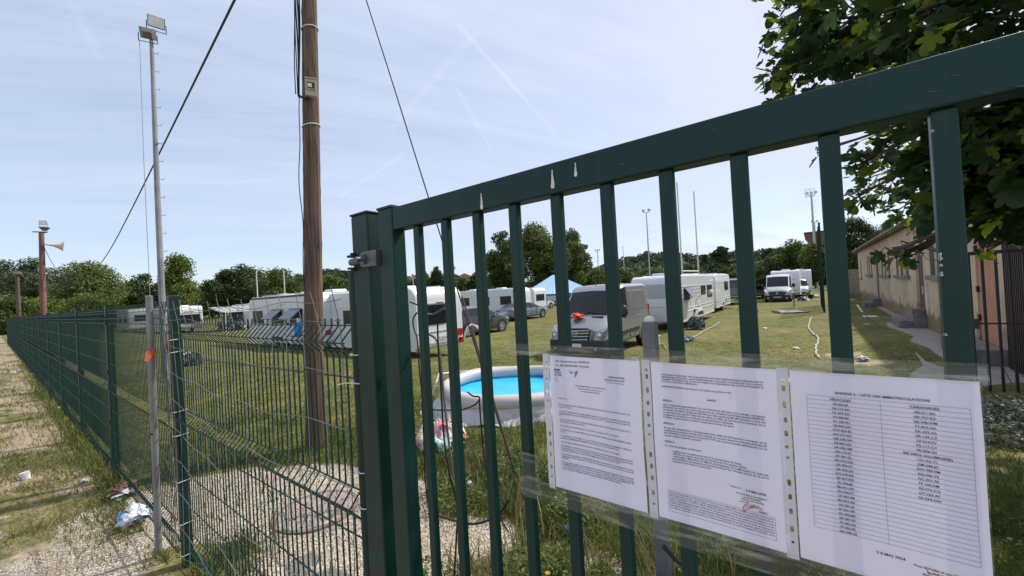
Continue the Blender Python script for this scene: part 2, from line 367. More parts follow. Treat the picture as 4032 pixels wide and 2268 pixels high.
def world():
    w = bpy.data.worlds.new('World'); scene.world = w; w.use_nodes = True; nt = w.node_tree; bg = nt.nodes['Background']
    sky = nt.nodes.new('ShaderNodeTexSky'); sky.sky_type = 'NISHITA'; sky.sun_disc = False
    sky.sun_elevation = math.asin(SUN.z); sky.sun_rotation = math.atan2(SUN.x, SUN.y); sky.air_density = 1.0; sky.dust_density = .5; sky.ozone_density = 1.5
    tc = nt.nodes.new('ShaderNodeTexCoord'); sp = nt.nodes.new('ShaderNodeSeparateXYZ'); link(nt, tc.outputs['Generated'], sp.inputs[0])
    def mth(op, a, b=None, c=None):
        n = nt.nodes.new('ShaderNodeMath'); n.operation = op
        for i, v in enumerate((a, b, c)):
            if v is None: continue
            if hasattr(v, 'node'): link(nt, v, n.inputs[i])
            else: n.inputs[i].default_value = v
        return n.outputs[0]
    zz = mth('ADD', mth('MAXIMUM', sp.outputs[2], 0.), .16)
    u = mth('DIVIDE', sp.outputs[0], zz); v = mth('DIVIDE', sp.outputs[1], zz)
    # wind-drawn cirrus: rotate then stretch
    a = R(62); ca, sa = math.cos(a), math.sin(a)
    p = mth('ADD', mth('MULTIPLY', u, ca), mth('MULTIPLY', v, sa)); q = mth('SUBTRACT', mth('MULTIPLY', v, ca), mth('MULTIPLY', u, sa))
    def nz(sx, sy, scale, detail, dist, off):
        cb = nt.nodes.new('ShaderNodeCombineXYZ'); link(nt, mth('MULTIPLY', p, sx), cb.inputs[0]); link(nt, mth('MULTIPLY', q, sy), cb.inputs[1]); cb.inputs[2].default_value = off
        n = nt.nodes.new('ShaderNodeTexNoise'); n.inputs['Scale'].default_value = scale; n.inputs['Detail'].default_value = detail; n.inputs['Roughness'].default_value = .6; n.inputs['Distortion'].default_value = dist
        link(nt, cb.outputs[0], n.inputs['Vector']); return n.outputs[0]
    n1 = nz(.30, 1.3, 1.0, 9, .5, 1.3); n2 = nz(.6, .8, .55, 5, .2, 4.1); n3 = nz(.5, 4., 2.2, 8, .8, 7.7)
    s = mth('ADD', mth('ADD', mth('MULTIPLY', n1, .75), mth('MULTIPLY', n2, .40)), mth('MULTIPLY', n3, .28))
    # the veil thickens toward the sun
    dt = nt.nodes.new('ShaderNodeVectorMath'); dt.operation = 'DOT_PRODUCT'; link(nt, tc.outputs['Generated'], dt.inputs[0]); dt.inputs[1].default_value = SUN
    s = mth('ADD', s, mth('MULTIPLY', dt.outputs['Value'], .20))
    rp = nt.nodes.new('ShaderNodeValToRGB'); e = rp.color_ramp.elements; e[0].position = .60; e[0].color = (.42, .42, .42, 1); e[1].position = .94; e[1].color = (.93, .93, .93, 1)
    link(nt, s, rp.inputs[0]); fac = rp.outputs[0]
    # old contrails
    for (ax, ay, cc, wd, st, lo, hi) in TRAILS:
        d = mth('ABSOLUTE', mth('ADD', mth('ADD', mth('MULTIPLY', u, ax), mth('MULTIPLY', v, ay)), cc))
        t = mth('MULTIPLY', mth('MAXIMUM', mth('SUBTRACT', 1., mth('DIVIDE', d, wd)), 0.), mth('MULTIPLY', n3, st*.7))
        al = mth('SUBTRACT', mth('MULTIPLY', u, -ay), mth('MULTIPLY', v, -ax))
        t = mth('MULTIPLY', t, mth('MULTIPLY', mth('GREATER_THAN', al, lo), mth('LESS_THAN', al, hi)))
        fac = mth('MINIMUM', mth('ADD', fac, t), 1.)
    mx = nt.nodes.new('ShaderNodeMix'); mx.data_type = 'RGBA'
    link(nt, fac, mx.inputs['Factor']); link(nt, sky.outputs[0], mx.inputs['A'])
    # cloud light: brighter near the sun, as thin cirrus forward-scatters
    gl = mth('POWER', mth('MAXIMUM', dt.outputs['Value'], 0.), 5.)
    cc = nt.nodes.new('ShaderNodeMix'); cc.data_type = 'RGBA'; link(nt, gl, cc.inputs['Factor'])
    cc.inputs['A'].default_value = (4.35, 4.85, 6.0, 1); cc.inputs['B'].default_value = (5.3, 5.25, 5.85, 1)
    link(nt, cc.outputs['Result'], mx.inputs['B']); link(nt, mx.outputs['Result'], bg.inputs[0]); bg.inputs[1].default_value = .115
TRAILS = [(0.9891,0.1472,0.6484,0.012,0.45,0.9428,1.6789),(0.9038,0.4279,0.4481,0.012,0.35,1.3458,1.8267),(-0.0537,-0.9986,1.1170,0.02,0.3,-2.2246,-1.5534),(0.3165,0.9486,0.3017,0.02,0.2,1.3417,1.5618),(-0.2179,-0.9760,0.7103,0.02,0.22,-1.5787,-0.9349)]
world()
scene.view_settings.view_transform = 'Standard'; scene.view_settings.look = 'None'; scene.view_settings.exposure = .54; scene.view_settings.gamma = 1
scene.render.resolution_x = 1024; scene.render.resolution_y = 576
scene.cycles.use_denoising = True; scene.cycles.max_bounces = 8; scene.cycles.transparent_max_bounces = 16
# ---------------------------------------------------------------- ground
def seg_d(px, py, pts):
    """distance of points to a polyline"""
    best = np.full(np.shape(px), 1e9)
    for (x0, y0), (x1, y1) in zip(pts[:-1], pts[1:]):
        dx, dy = x1-x0, y1-y0; t = np.clip(((px-x0)*dx+(py-y0)*dy)/(dx*dx+dy*dy), 0, 1)
        best = np.minimum(best, np.hypot(px-x0-t*dx, py-y0-t*dy))
    return best
def gravel_f(x, y):
    """0..1, above .5 where the gravel lies"""
    n = noise2(x, y, 3, 4, 1.6)-.5
    a = 1-sstep(-.25, .3, seg_d(x, y, [(-4.9, 1.0), (-4.2, 1.6), (-3.4, 1.8), (-2.7, 1.6)])-.72+n*.7)
    b = 1-sstep(-.2, .3, seg_d(x, y, [(-4.3, -.1), (-2.0, .1), (3, .1)])-.75+n*.7)
    c = .9*(1-sstep(-.2, .3, seg_d(x, y, [(-2.8, 1.9), (-2.2, 2.25)])-.25+n*.5))
    d = 1-sstep(-.3, .5, seg_d(x, y, [(-5.6, -1.2), (-4, -.6)])-.9+n*1.4)
    return np.maximum(np.maximum(a, b), np.maximum(c, d))
def dirt_f(x, y):
    n = noise2(x, y, 11, 4, 1.1)
    out = (.40+.55*sstep(.42, .56, n))*(y < .74)
    inn = sstep(.60, .68, noise2(x, y, 5, 4, .55))*sstep(9, 12, y)*.3*(x > -9)
    spots = 0
    for (cx, cy, rx, ry) in (((-1.620, 17.563, -0.420)[0], (-1.620, 17.563, -0.420)[1], .55, .28), (-.1, 10.6, .9, .35), ((1.429, 19.244, -0.380)[0], (1.429, 19.244, -0.380)[1], .5, .3), (1.3, 10.7, .9, .4), (-1.5, 1.75, .55, .35), (-.75, 1.45, .6, .3), (-.2, 1.9, .5, .3), (-1.1, 2.4, .4, .25), ((0.885, 13.381, -0.380)[0], (0.885, 13.381, -0.380)[1], .7, .4), (.6, 14.9, .8, .4)):
        spots = np.maximum(spots, 1-sstep(.6, 1.15, np.hypot((x-cx)/rx, (y-cy)/ry)+.5*(noise2(x, y, 8, 3, 4)-.5)))
    return np.maximum(np.maximum(out, inn), spots)
def asphalt_f(x, y):
    n = noise2(x, y, 21, 4, 2.4)-.5
    return 1-sstep(-.08, .10, seg_d(x, y, [(-2.95, 1.25), (-2.0, 1.0)])-.24+n*.9)
def warp(n, lo, mid, hi, fine, k):
    """coordinates dense round mid and stretching out to lo and hi"""
    t = np.linspace(-1, 1, n); s = np.sinh(k*t)/math.sinh(k)
    return mid+np.where(s < 0, -s*(lo-mid), s*(hi-mid))
def ground():
    xs = np.unique(np.concatenate([np.arange(-7.5, 2.5, .075), -7.5-np.cumsum(.08*1.045**np.arange(175)), 2.5+np.cumsum(.08*1.07**np.arange(115))]))
    ys = np.unique(np.concatenate([np.arange(-1.6, 4.5, .075), -1.6-np.cumsum(.1*1.12**np.arange(66)), 4.5+np.cumsum(.08*1.052**np.arange(145))]))
    X, Y = np.meshgrid(xs, ys); Z = gz(X, Y)
    near = np.exp(-np.hypot(X, Y)/14)
    Z = Z+(noise2(X, Y, 2, 4, 1.1)-.5)*.07*near+(noise2(X, Y, 9, 3, 6.)-.5)*.02*near
    nx, ny = len(xs), len(ys)
    V = np.stack([X.ravel(), Y.ravel(), Z.ravel()], 1).astype(np.float32)
    i = np.arange(nx*(ny-1)).reshape(ny-1, nx)[:, :-1].ravel()
    F = np.stack([i, i+1, i+nx+1, i+nx], 1).astype(np.int32)
    me = bpy.data.meshes.new('ground'); me.vertices.add(len(V)); me.vertices.foreach_set('co', V.ravel())
    me.loops.add(F.size); me.loops.foreach_set('vertex_index', F.ravel()); me.polygons.add(len(F)); me.polygons.foreach_set('loop_start', np.arange(0, F.size, 4, dtype=np.int32)); me.update(calc_edges=True)
    me.polygons.foreach_set('use_smooth', [True]*len(F))
    zc = np.stack([gravel_f(X, Y).ravel(), dirt_f(X, Y).ravel(), asphalt_f(X, Y).ravel(), np.ones(X.size)], 1).astype(np.float32)
    at = me.attributes.new('zone', 'FLOAT_COLOR', 'POINT'); at.data.foreach_set('color', zc.ravel())
    o = bpy.data.objects.new('ground', me); COL.objects.link(o); o['kind'] = 'structure'
    m, nt, b = nodes('ground_surface'); tc = nt.nodes.new('ShaderNodeTexCoord')
    def noise(sc, det=5, dist=0., rough=.55):
        n = nt.nodes.new('ShaderNodeTexNoise'); n.inputs['Scale'].default_value = sc; n.inputs['Detail'].default_value = det; n.inputs['Distortion'].default_value = dist; n.inputs['Roughness'].default_value = rough
        link(nt, tc.outputs['Object'], n.inputs['Vector']); return n.outputs[0]
    def ramp(src, *stops):
        r = nt.nodes.new('ShaderNodeValToRGB'); e = r.color_ramp.elements
        while len(e) < len(stops): e.new(.5)
        for k, (p, c) in enumerate(stops): e[k].position = p; e[k].color = (*c, 1)
        link(nt, src, r.inputs[0]); return r.outputs[0]
    def mix(f, a, c):
        x = nt.nodes.new('ShaderNodeMix'); x.data_type = 'RGBA'
        for k, v in (('Factor', f), ('A', a), ('B', c)):
            if hasattr(v, 'node'): link(nt, v, x.inputs[k])
            else: x.inputs[k].default_value = v
        return x.outputs['Result']
    def mth(op, a, c=None, d=None):
        x = nt.nodes.new('ShaderNodeMath'); x.operation = op
        for k, v in enumerate((a, c, d)):
            if v is None: continue
            if hasattr(v, 'node'): link(nt, v, x.inputs[k])
            else: x.inputs[k].default_value = v
        return x.outputs[0]
    g1 = ramp(noise(.45, 8, .6, .65), (.36, (.066, .088, .018)), (.47, (.125, .132, .030)), (.56, (.19, .165, .055)), (.68, (.31, .235, .105)))
    g2 = ramp(noise(5., 9, .4, .7), (.38, (.045, .062, .014)), (.50, (.13, .135, .035)), (.62, (.28, .225, .10)))
    grass = mix(.5, g1, g2)
    fine = ramp(noise(26., 7, 0., .75), (.36, (.35,)*3), (.66, (1.55,)*3))
    mu = nt.nodes.new('ShaderNodeMix'); mu.data_type = 'RGBA'; mu.blend_type = 'MULTIPLY'; mu.inputs['Factor'].default_value = .7; link(nt, grass, mu.inputs['A']); link(nt, fine, mu.inputs['B']); grass = mu.outputs['Result']
    dirt = ramp(noise(14., 7), (.25, (.20, .145, .088)), (.5, (.36, .28, .185)), (.75, (.50, .41, .29)))
    vo = nt.nodes.new('ShaderNodeTexVoronoi'); vo.inputs['Scale'].default_value = 75; link(nt, tc.outputs['Object'], vo.inputs['Vector'])
    sp = nt.nodes.new('ShaderNodeSeparateColor'); link(nt, vo.outputs['Color'], sp.inputs[0])
    grav = ramp(sp.outputs[0], (.0, (.34, .275, .215)), (.35, (.58, .50, .405)), (.7, (.72, .64, .53)), (1., (.84, .78, .68)))
    crack = ramp(vo.outputs['Distance'], (.25, (1., 1., 1.)), (.80, (.50, .44, .38)))
    mg = nt.nodes.new('ShaderNodeMix'); mg.data_type = 'RGBA'; mg.blend_type = 'MULTIPLY'; mg.inputs['Factor'].default_value = 1; link(nt, grav, mg.inputs['A']); link(nt, crack, mg.inputs['B']); grav = mg.outputs['Result']
    grav = mix(ramp(noise(1.8, 5), (.45, (0,)*3), (.70, (.6,)*3)), grav, dirt)
    asp = ramp(noise(70., 4), (.3, (.13, .125, .115)), (.7, (.30, .28, .25)))
    at = nt.nodes.new('ShaderNodeAttribute'); at.attribute_name = 'zone'; sz = nt.nodes.new('ShaderNodeSeparateColor'); link(nt, at.outputs['Color'], sz.inputs[0])
    nb = noise(7., 5); nf = noise(30., 3)
    def mask(ch, w=.22, edge=.07):
        v = mth('ADD', sz.outputs[ch], mth('MULTIPLY', mth('SUBTRACT', mth('ADD', mth('MULTIPLY', nb, .6), mth('MULTIPLY', nf, .4)), .5), w*4))
        r = nt.nodes.new('ShaderNodeMapRange'); r.interpolation_type = 'SMOOTHSTEP'; r.inputs[1].default_value = .5-edge; r.inputs[2].default_value = .5+edge; link(nt, v, r.inputs[0]); return r.outputs[0]
    # far fields lose the pale pitch colour
    col = mix(mask(1, .24, .16), grass, dirt); col = mix(mask(0), col, grav); col = mix(mask(2, .1, .03), col, asp)
    link(nt, col, b.inputs['Base Color']); b.inputs['Roughness'].default_value = .95; b.inputs['Specular IOR Level'].default_value = .2
    h = mth('ADD', mth('MULTIPLY', mth('SUBTRACT', 1., vo.outputs['Distance']), mth('MULTIPLY', mask(0), .7)), mth('MULTIPLY', noise(28., 6), .9))
    bp = nt.nodes.new('ShaderNodeBump'); bp.inputs['Strength'].default_value = .9; bp.inputs['Distance'].default_value = .02; link(nt, h, bp.inputs['Height']); link(nt, bp.outputs[0], b.inputs['Normal'])
    me.materials.append(m)
ground()

# grass blades ---------------------------------------------------
MT['blade'] = foliage('grass_blades', (.075, .110, .022), (.36, .29, .13), .45, mid=(.155, .180, .045))
MT['weed'] = foliage('weed_leaves', (.045, .085, .018), (.27, .27, .09), .38, mid=(.10, .145, .035))
MT['seed'] = foliage('seed_heads', (.22, .14, .09), (.38, .31, .17), .3)
POOL = (-4.17, 5.38)
def clear(x, y):
    """True where nothing solid stands in the grass"""
    ok = np.hypot(x-POOL[0], y-POOL[1]) > 1.36
    ok &= ~((x > 2.2) & (y > 9.5) & (x < 12))
    ok &= ~((np.abs(x+6.1) < 1.0) & (y > 11.4) & (y < 16.3))
    return ok
def blades(name, n, rmin, rmax, amin, amax, h0, h1, w0, keep, mat, seed, label=None, lean=.5, rb=0.):
    rg = np.random.default_rng(seed)
    r = np.exp(rg.uniform(math.log(rmin), math.log(rmax), n)); a = rg.uniform(amin, amax, n)
    x = r*np.sin(a); y = r*np.cos(a)                # angle measured from +Y towards +X
    k = keep(x, y, rg) & clear(x, y); x, y, r = x[k], y[k], r[k]; n = len(x)
    h = rg.uniform(h0, h1, n)*(.55+.9*noise2(x, y, 31, 3, 2.)); w = w0*rg.uniform(.7, 1.3, n)*(1+r/9)
    z = gz(x, y)-.005
    th = rg.uniform(0, 2*math.pi, n); dx, dy = np.cos(th), np.sin(th)
    th2 = rg.uniform(0, 2*math.pi, n); le = lean*h*rg.uniform(.2, 1, n); lx, ly = np.cos(th2)*le, np.sin(th2)*le
    V = np.zeros((n, 8, 3))
    def P(s, t): return np.stack([x+dx*w*s*(1-t*.35)/2+lx*t*t, y+dy*w*s*(1-t*.35)/2+ly*t*t, z+h*t*(1-.15*t)], 1)
    V[:, 0] = P(-1, 0); V[:, 1] = P(1, 0); V[:, 2] = P(1, .55); V[:, 3] = P(-1, .55)
    V[:, 4] = P(-1, .55); V[:, 5] = P(1, .55); V[:, 6] = P(.15, 1); V[:, 7] = P(-.15, 1)
    rnd = np.clip(.15+.75*noise2(x, y, 41, 4, .8)**1.2*rg.uniform(.4, 1.6, n)+rb, 0, 1)
    o = npmesh(name, V.reshape(-1, 3), 4, mat, np.repeat(rnd, 2)); o['kind'] = 'stuff'
    if label: o['label'] = label
    return o
def inside(x, y): return y > .80
def k_lawn(x, y, rg):
    g = np.maximum(gravel_f(x, y), np.maximum(dirt_f(x, y), asphalt_f(x, y)))
    return inside(x, y) & (rg.random(len(x)) > g*1.1)
def k_weeds(x, y, rg):
    d = np.maximum(.0, .95-.85*sstep(3.2, 6.5, y))
    g = np.maximum(gravel_f(x, y), asphalt_f(x, y))
    return inside(x, y) & (rg.random(len(x)) < d*(1-.62*(x > -3.4)*(y < 2.5))*(noise2(x, y, 51, 3, 1.3) > .38)*(1-.93*(g > .45)))
def k_out(x, y, rg):
    n = noise2(x, y, 61, 4, 1.0)
    dens = sstep(.42, .55, n)*(1-.9*sstep(.35, .6, gravel_f(x, y)))
    nearf = np.exp(-np.abs(y-.72)/.22)*(x < -4.6)
    return (y < .76) & (x < -3.9) & (rg.random(len(x)) < np.maximum(dens*.75, nearf*.8))
A0, A1 = R(-100), R(30)
blades('pitch_grass', 150000, 3.2, 17, R(-85), R(14), .018, .045, .005, k_lawn, 'blade', 1, 'short sunlit grass of the sports pitch')
blades('tall_grass', 75000, 1.5, 8.0, R(-80), R(26), .07, .22, .0050, k_weeds, 'weed', 2, 'long green grass and weeds behind the gate and round the pool', .8)
blades('verge_grass', 120000, 3.0, 26, R(-98), R(-78), .02, .10, .0042, k_out, 'blade', 3, 'patchy dry grass along the foot of the mesh fence', 1.1, .14)
def k_base(x, y, rg): return (np.abs(y-.78) < .14) & (rg.random(len(x)) < .8*(1-sstep(-5.4, -4.3, x))) & (gravel_f(x, y) < .75)
blades('fence_foot_grass', 16000, 3.6, 26, R(-89), R(-76), .08, .30, .006, k_base, 'blade', 4, 'tufts growing through the foot of the mesh fence', .7, -.1)
def k_seed(x, y, rg): return inside(x, y) & (rg.random(len(x)) < .9*(noise2(x, y, 71, 3, 1.7) > .5)) & (y < 3.6) & (x < -.4) & (gravel_f(x, y) < .8)
blades('barley_grass_heads', 3200, 1.5, 4.5, R(-70), R(-10), .18, .36, .007, k_seed, 'seed', 5, 'dry reddish wild barley heads behind the gate bars', .5)
def weeds_leafy():
    """low broad leaves near the gate"""
    rg = np.random.default_rng(8); n = 70000
    r = rg.uniform(1.3, 4.6, n); a = rg.uniform(R(-70), R(32), n); x = r*np.sin(a); y = r*np.cos(a)
    cl = noise2(x, y, 81, 3, 2.6); k = (y > .85) & (cl > .47) & clear(x, y) & (rg.random(n) > .95*(gravel_f(x, y) > .5)) & (rg.random(n) > .95*(asphalt_f(x, y) > .4)) & (rg.random(n) < 1.25-sstep(2.2, 4.4, y))
    x, y, cl = x[k], y[k], cl[k]; n = len(x); z = gz(x, y)+rg.uniform(0, .16, n)*(cl-.35)*4
    s = rg.uniform(.008, .022, n); V = leaf_quads(np.stack([x, y, z], 1), s, rg, up=.8)
    o = npmesh('low_weeds', V, 4, 'weed', np.clip(rg.normal(.5, .25, n), 0, 1)); o['kind'] = 'stuff'; o['label'] = 'low broad-leaved weeds in the grass behind the gate'
def leaf_quads(c, s, rg, up=0., ratio=.62):
    """one leaf-shaped quad per centre; up tilts the leaves toward lying flat"""
    n = len(c); d = rg.normal(size=(n, 3)); d[:, 2] *= (1-up*.7); d /= np.linalg.norm(d, axis=1)[:, None]
    e = rg.normal(size=(n, 3)); e[:, 2] *= (1-up*.7); e -= d*(d*e).sum(1)[:, None]; e /= np.linalg.norm(e, axis=1)[:, None]
    s = s[:, None]; V = np.zeros((n, 4, 3)); V[:, 0] = c-d*s; V[:, 1] = c+e*s*ratio; V[:, 2] = c+d*s; V[:, 3] = c-e*s*ratio
    return V.reshape(-1, 3)
weeds_leafy()
def gravel():
    rg = np.random.default_rng(12); n = 30000
    r = np.exp(rg.uniform(math.log(1.6), math.log(6.5), n)); a = rg.uniform(R(-95), R(-20), n); x = r*np.sin(a); y = r*np.cos(a)
    k = (gravel_f(x, y) > .5) & (np.hypot(x-MANX, y-MANY) > .36) & (asphalt_f(x, y) < .3); x, y = x[k], y[k]; n = len(x)
    s = rg.uniform(.003, .0085, n); z = gz(x, y)+s*.3+(noise2(x, y, 2, 4, 1.1)-.5)*.07*np.exp(-np.hypot(x, y)/14)
    oc = np.array([(1,0,0),(0,1,0),(-1,0,0),(0,-1,0),(0,0,1)], float)
    P = oc[None]*(s[:, None, None]*rg.uniform(.6, 1.3, (n, 5, 1))); th = rg.uniform(0, 6.28, n); c_, s_ = np.cos(th)[:, None], np.sin(th)[:, None]
    Q = np.stack([P[:, :, 0]*c_-P[:, :, 1]*s_, P[:, :, 0]*s_+P[:, :, 1]*c_, P[:, :, 2]*.75], 2)+np.stack([x, y, z], 1)[:, None]
    F = np.array([(0,1,4),(1,2,4),(2,3,4),(3,0,4)])
    o = npmesh('gravel_stones', Q[:, F].reshape(-1, 3), 3, foliage('gravel_stone', (.34, .28, .215), (.86, .79, .68), 0., .9, mid=(.64, .56, .46)), rg.random(n)); o['kind'] = 'stuff'; o['label'] = 'loose pale gravel either side of the mesh fence'
MANX, MANY = -3.62, 1.72
gravel()
def flowers():
    rg = np.random.default_rng(31); mb = MB()
    c = [(-3.75, 2.9), (-3.6, 3.0), (-3.66, 2.95), (-3.5, 3.1), (-3.9, 3.05), (-1.3, 1.9), (-1.22, 1.85)]
    for (x, y) in c:
        z = gzf(x, y)+.22
        for k in range(9):
            t = 2*math.pi*k/9; mb.add([(x, y, z), (x+.016*math.cos(t), y+.016*math.sin(t), z+.004), (x+.016*math.cos(t+.5), y+.016*math.sin(t+.5), z+.004)], [(0, 1, 2)])
    o = mb.build('yellow_flowers', M('flower_yellow', (.75, .52, .02), .7)); o['kind'] = 'stuff'; o['label'] = 'small yellow flowers in the long grass beside the wooden pole'
flowers()
# path of concrete along the building, manhole
def slab(pts, z, t=.06, name='path', mat='slab'):
    mb = MB(); mb.prism(pts, z-t, z, 'xy'); o = mb.build(name, mat); o['kind'] = 'structure'; return o
slab([(2.35, 12.0), (3.2, 12.0), (3.2, 36.0), (3.0, 36.0), (2.95, 30), (2.9, 25), (2.72, 23.4), (2.30, 22.6), (2.2, 21.2), (2.36, 20.2), (2.5, 18.2), (2.25, 17.0), (2.42, 15.6)], -.33)
slab([(1.62, 10.0), (2.25, 9.6), (4.6, 9.6), (4.6, 12.0), (2.35, 12.0), (2.0, 13.3), (2.05, 14.9), (1.9, 12.8), (1.5, 11.6)], -.335, name='pavement')
slab([(-2, 74), (3, 74), (6, 78), (-2, 78)], -.47, .1, 'access_road')
t = thing('manhole_cover', 'round cast iron manhole cover set in the gravel behind the mesh fence', 'manhole cover', (MANX, MANY, .010)); w = W(t)
mb = MB(); mb.lathe((MANX, MANY, .0), [(.35, -.04), (.35, .012), (.315, .012), (.315, .002)], 40, close=True); w('rim_ring', mb, M('rusty_iron_ring', (.22, .17, .14), .8, .1, var=.4, scale=12, bump=.4))
mb = MB(); mb.lathe((MANX, MANY, 0), [(.312, -.03), (.312, .009)], 40)
rg = random.Random(3)
for i in range(-9, 10):
    for j in range(-9, 10):
        x, y = i*.031, j*.031
        if x*x+y*y < .078 and (i+j) % 2 == 0: mb.box(MANX+x-.008, MANX+x+.008, MANY+y-.005, MANY+y+.005, .0085, .014)
w('cover_plate', mb, M('worn_iron', (.34, .275, .245), .85, .05, var=.35, scale=10, bump=.4))
# ---------------------------------------------------------------- gate
GY = .78                                            # front plane of the gate
g = thing('metal_gate', 'dark green steel bar gate with heavy top rail, notices taped to its bars', 'gate', (-1.09, GY, 0)); w = W(g)
mb = MB(); mb.box(-1.052, 1.62, GY, GY+.046, 2.066, 2.137); w('top_rail', mb, 'gate', bevel=.004)
mb = MB(); mb.box(-1.052, 1.62, GY, GY+.046, .10, .17); w('bottom_rail', mb, 'gate', bevel=.004)
for x0 in (-1.127, 1.62):
    mb = MB(); mb.box(x0, x0+.0745, GY-.002, GY+.048, .06, 2.139); st = w('stile', mb, 'gate', bevel=.004)
    if x0 < 0:
        mb = MB(); mb.box(x0-.002, x0+.076, GY-.004, GY+.050, 2.139, 2.146); w('end_cap', mb, 'black')
bar0 = None
for k in range(21):
    x = -.968+.123*k
    if bar0 is None:
        mb = MB(); mb.box(x, x+.0265, GY+.010, GY+.031, .17, 2.066); bar0 = w('bar', mb, 'gate', bevel=.003)
    else:
        c = bar0.copy(); COL.objects.link(c); c.parent = g; c.location = bar0.location+Vector((.123*k, 0, 0))
rg = random.Random(5)
for (px, L, wd) in (((-0.675, 0.779, 2.088), .042, .0048), ((-0.459, 0.779, 2.099), .042, .0050), ((-0.400, 0.779, 2.107), .030, .0036)):
    mb = MB(); x, y, z = px; pts = []
    for q in range(9):
        f = q/8; r_ = wd*(.25+.9*f**1.5)*(1 if q < 8 else .5); pts.append((x+rg.uniform(-.0006, .0006), z+L/2-L*f, r_))
    poly = [(a-c, b) for a, b, c in pts]+[(a+c, b) for a, b, c in pts[::-1]]
    mb.prism(poly, GY-.0015, GY-.0004, 'xz'); w('bird_dropping', mb, 'bird')
MT['chip'] = M('bare_metal_chip', (.42, .44, .43), .5, .2, var=.4, scale=200); MT['scuff'] = M('chalky_scuff', (.045, .085, .080), .7, var=.3, scale=150)
rg = random.Random(15); xb = -.968+.123*9
for (q, h_) in (((0.139, 0.790, 1.865), .012), ((0.139, 0.790, 1.853), .004), ((0.139, 0.790, 1.841), .007), ((0.138, 0.790, 2.038), .004), ((0.139, 0.790, 1.758), .004)):
    mb = MB(); p_ = [(xb+.0, q[2]+h_/2), (xb+.0022, q[2]+h_*.35), (xb+.0014, q[2]), (xb+.003, q[2]-h_*.25), (xb, q[2]-h_/2)]; mb.prism(p_, GY+.0093, GY+.0099, 'xz')
    mb.quad((xb-.0004, GY+.0105, q[2]-h_/2), (xb-.0004, GY+.017, q[2]-h_*.2), (xb-.0004, GY+.015, q[2]+h_*.3), (xb-.0004, GY+.0105, q[2]+h_/2)); w('paint_chip', mb, 'chip')
for k in range(26):
    x = rg.uniform(-.99, .25); z = rg.uniform(2.071, 2.132); L = rg.uniform(.006, .030); t_ = rg.uniform(-.5, .5); wd = rg.uniform(.0004, .0011)
    mb = MB(); mb.prism([(x, z), (x+L*.5, z+L*t_*.5+wd), (x+L, z+L*t_), (x+L*.5, z+L*t_*.5-wd)], GY-.0010, GY-.0003, 'xz'); w('scratch', mb, 'scuff')
# hinge
hx, hz = -1.215, 1.985
hm = MB(); hm.prism([(-1.128, hz+.026), (-1.20, hz+.026)]+[(-1.20+.026*math.cos(t), hz+.026*math.sin(t)) for t in [math.pi/2+k*math.pi/10 for k in range(1, 10)]]+[(-1.20, hz-.026), (-1.128, hz-.026)], GY-.016, GY-.008, 'xz')
hm.box(-1.136, -1.128, GY-.012, GY+.03, hz-.026, hz+.026)
hp = w('hinge', hm, 'hinge', bevel=.0015)
def sub(name, mb, mat, parent, root, **k):
    mb.v = [tuple(Vector(p)-root.location) for p in mb.v]; return mb.build(name, mat, parent, **k)
mb = MB(); mb.cyl((-1.195, GY-.018, hz), (-1.195, GY-.046, hz), .0085, n=14); mb.lathe((-1.195, GY-.020, hz), [(.017, -.004), (.017, .004)], 6, 'y'); sub('bolt', mb, 'hinge', hp, g, smooth=True)
mb = MB(); mb.tube([(-1.20, GY-.013, hz), (-1.25, GY-.010, hz-.001), (-1.29, GY-.004, hz-.002)], .0125, 12); sub('eye_rod', mb, 'hinge', hp, g, smooth=True)
for dz in (.021, -.021):
    mb = MB(); mb.lathe((-1.288, GY, hz-.002), [(.020, dz-.003), (.020, dz+.003)], 16); mb.cyl((-1.288, GY, hz+dz), (-1.288, GY, hz+dz*1.5), .009, n=8); sub('washer', mb, 'black', hp, g, smooth=True)

p = thing('gate_post', 'thick square green gate post that carries the hinge of the bar gate', 'post', (-1.25, GY+.05, 0)); w = W(p)
mb = MB(); mb.box(-1.296, -1.196, GY+.004, GY+.104, -.1, 2.146); w('shaft', mb, 'post', bevel=.006, seg=3)
mb = MB(); mb.box(-1.299, -1.193, GY+.001, GY+.107, 2.146, 2.153); w('cap', mb, 'black', bevel=.002)
p = thing('fence_post', 'slim green fence post with white cable ties next to the thick gate post', 'post', (-1.335, GY+.03, 0)); w = W(p)
mb = MB(); mb.tube([(-1.333, GY+.035, -.1), (-1.333, GY+.035, 1.955)], .026, 16); w('shaft', mb, 'post', smooth=True)
def tie(x, y, z, r, tail=None):
    mb = MB(); pts = [(x+r*math.cos(t), y+r*math.sin(t), z+.002*math.sin(t*2)) for t in [2*math.pi*k/20 for k in range(21)]]
    mb.tube(pts, .0022, 5); mb.box(x-.006, x+.004, y-r-.007, y-r+.001, z-.004, z+.005)
    if tail: mb.tube([(x, y-r-.003, z), (x+tail[0]*.5, y-r-.02, z+tail[2]*.5+.004), (x+tail[0], y-r-.03, z+tail[2])], .002, 5)
    return mb
for (z, tl) in ((1.655, None), (1.553, (-.058, 0, -.006)), (1.232, None), (1.105, None)):
    w('cable_tie', tie(-1.333, GY+.035, z, .029, tl), 'white', smooth=True)

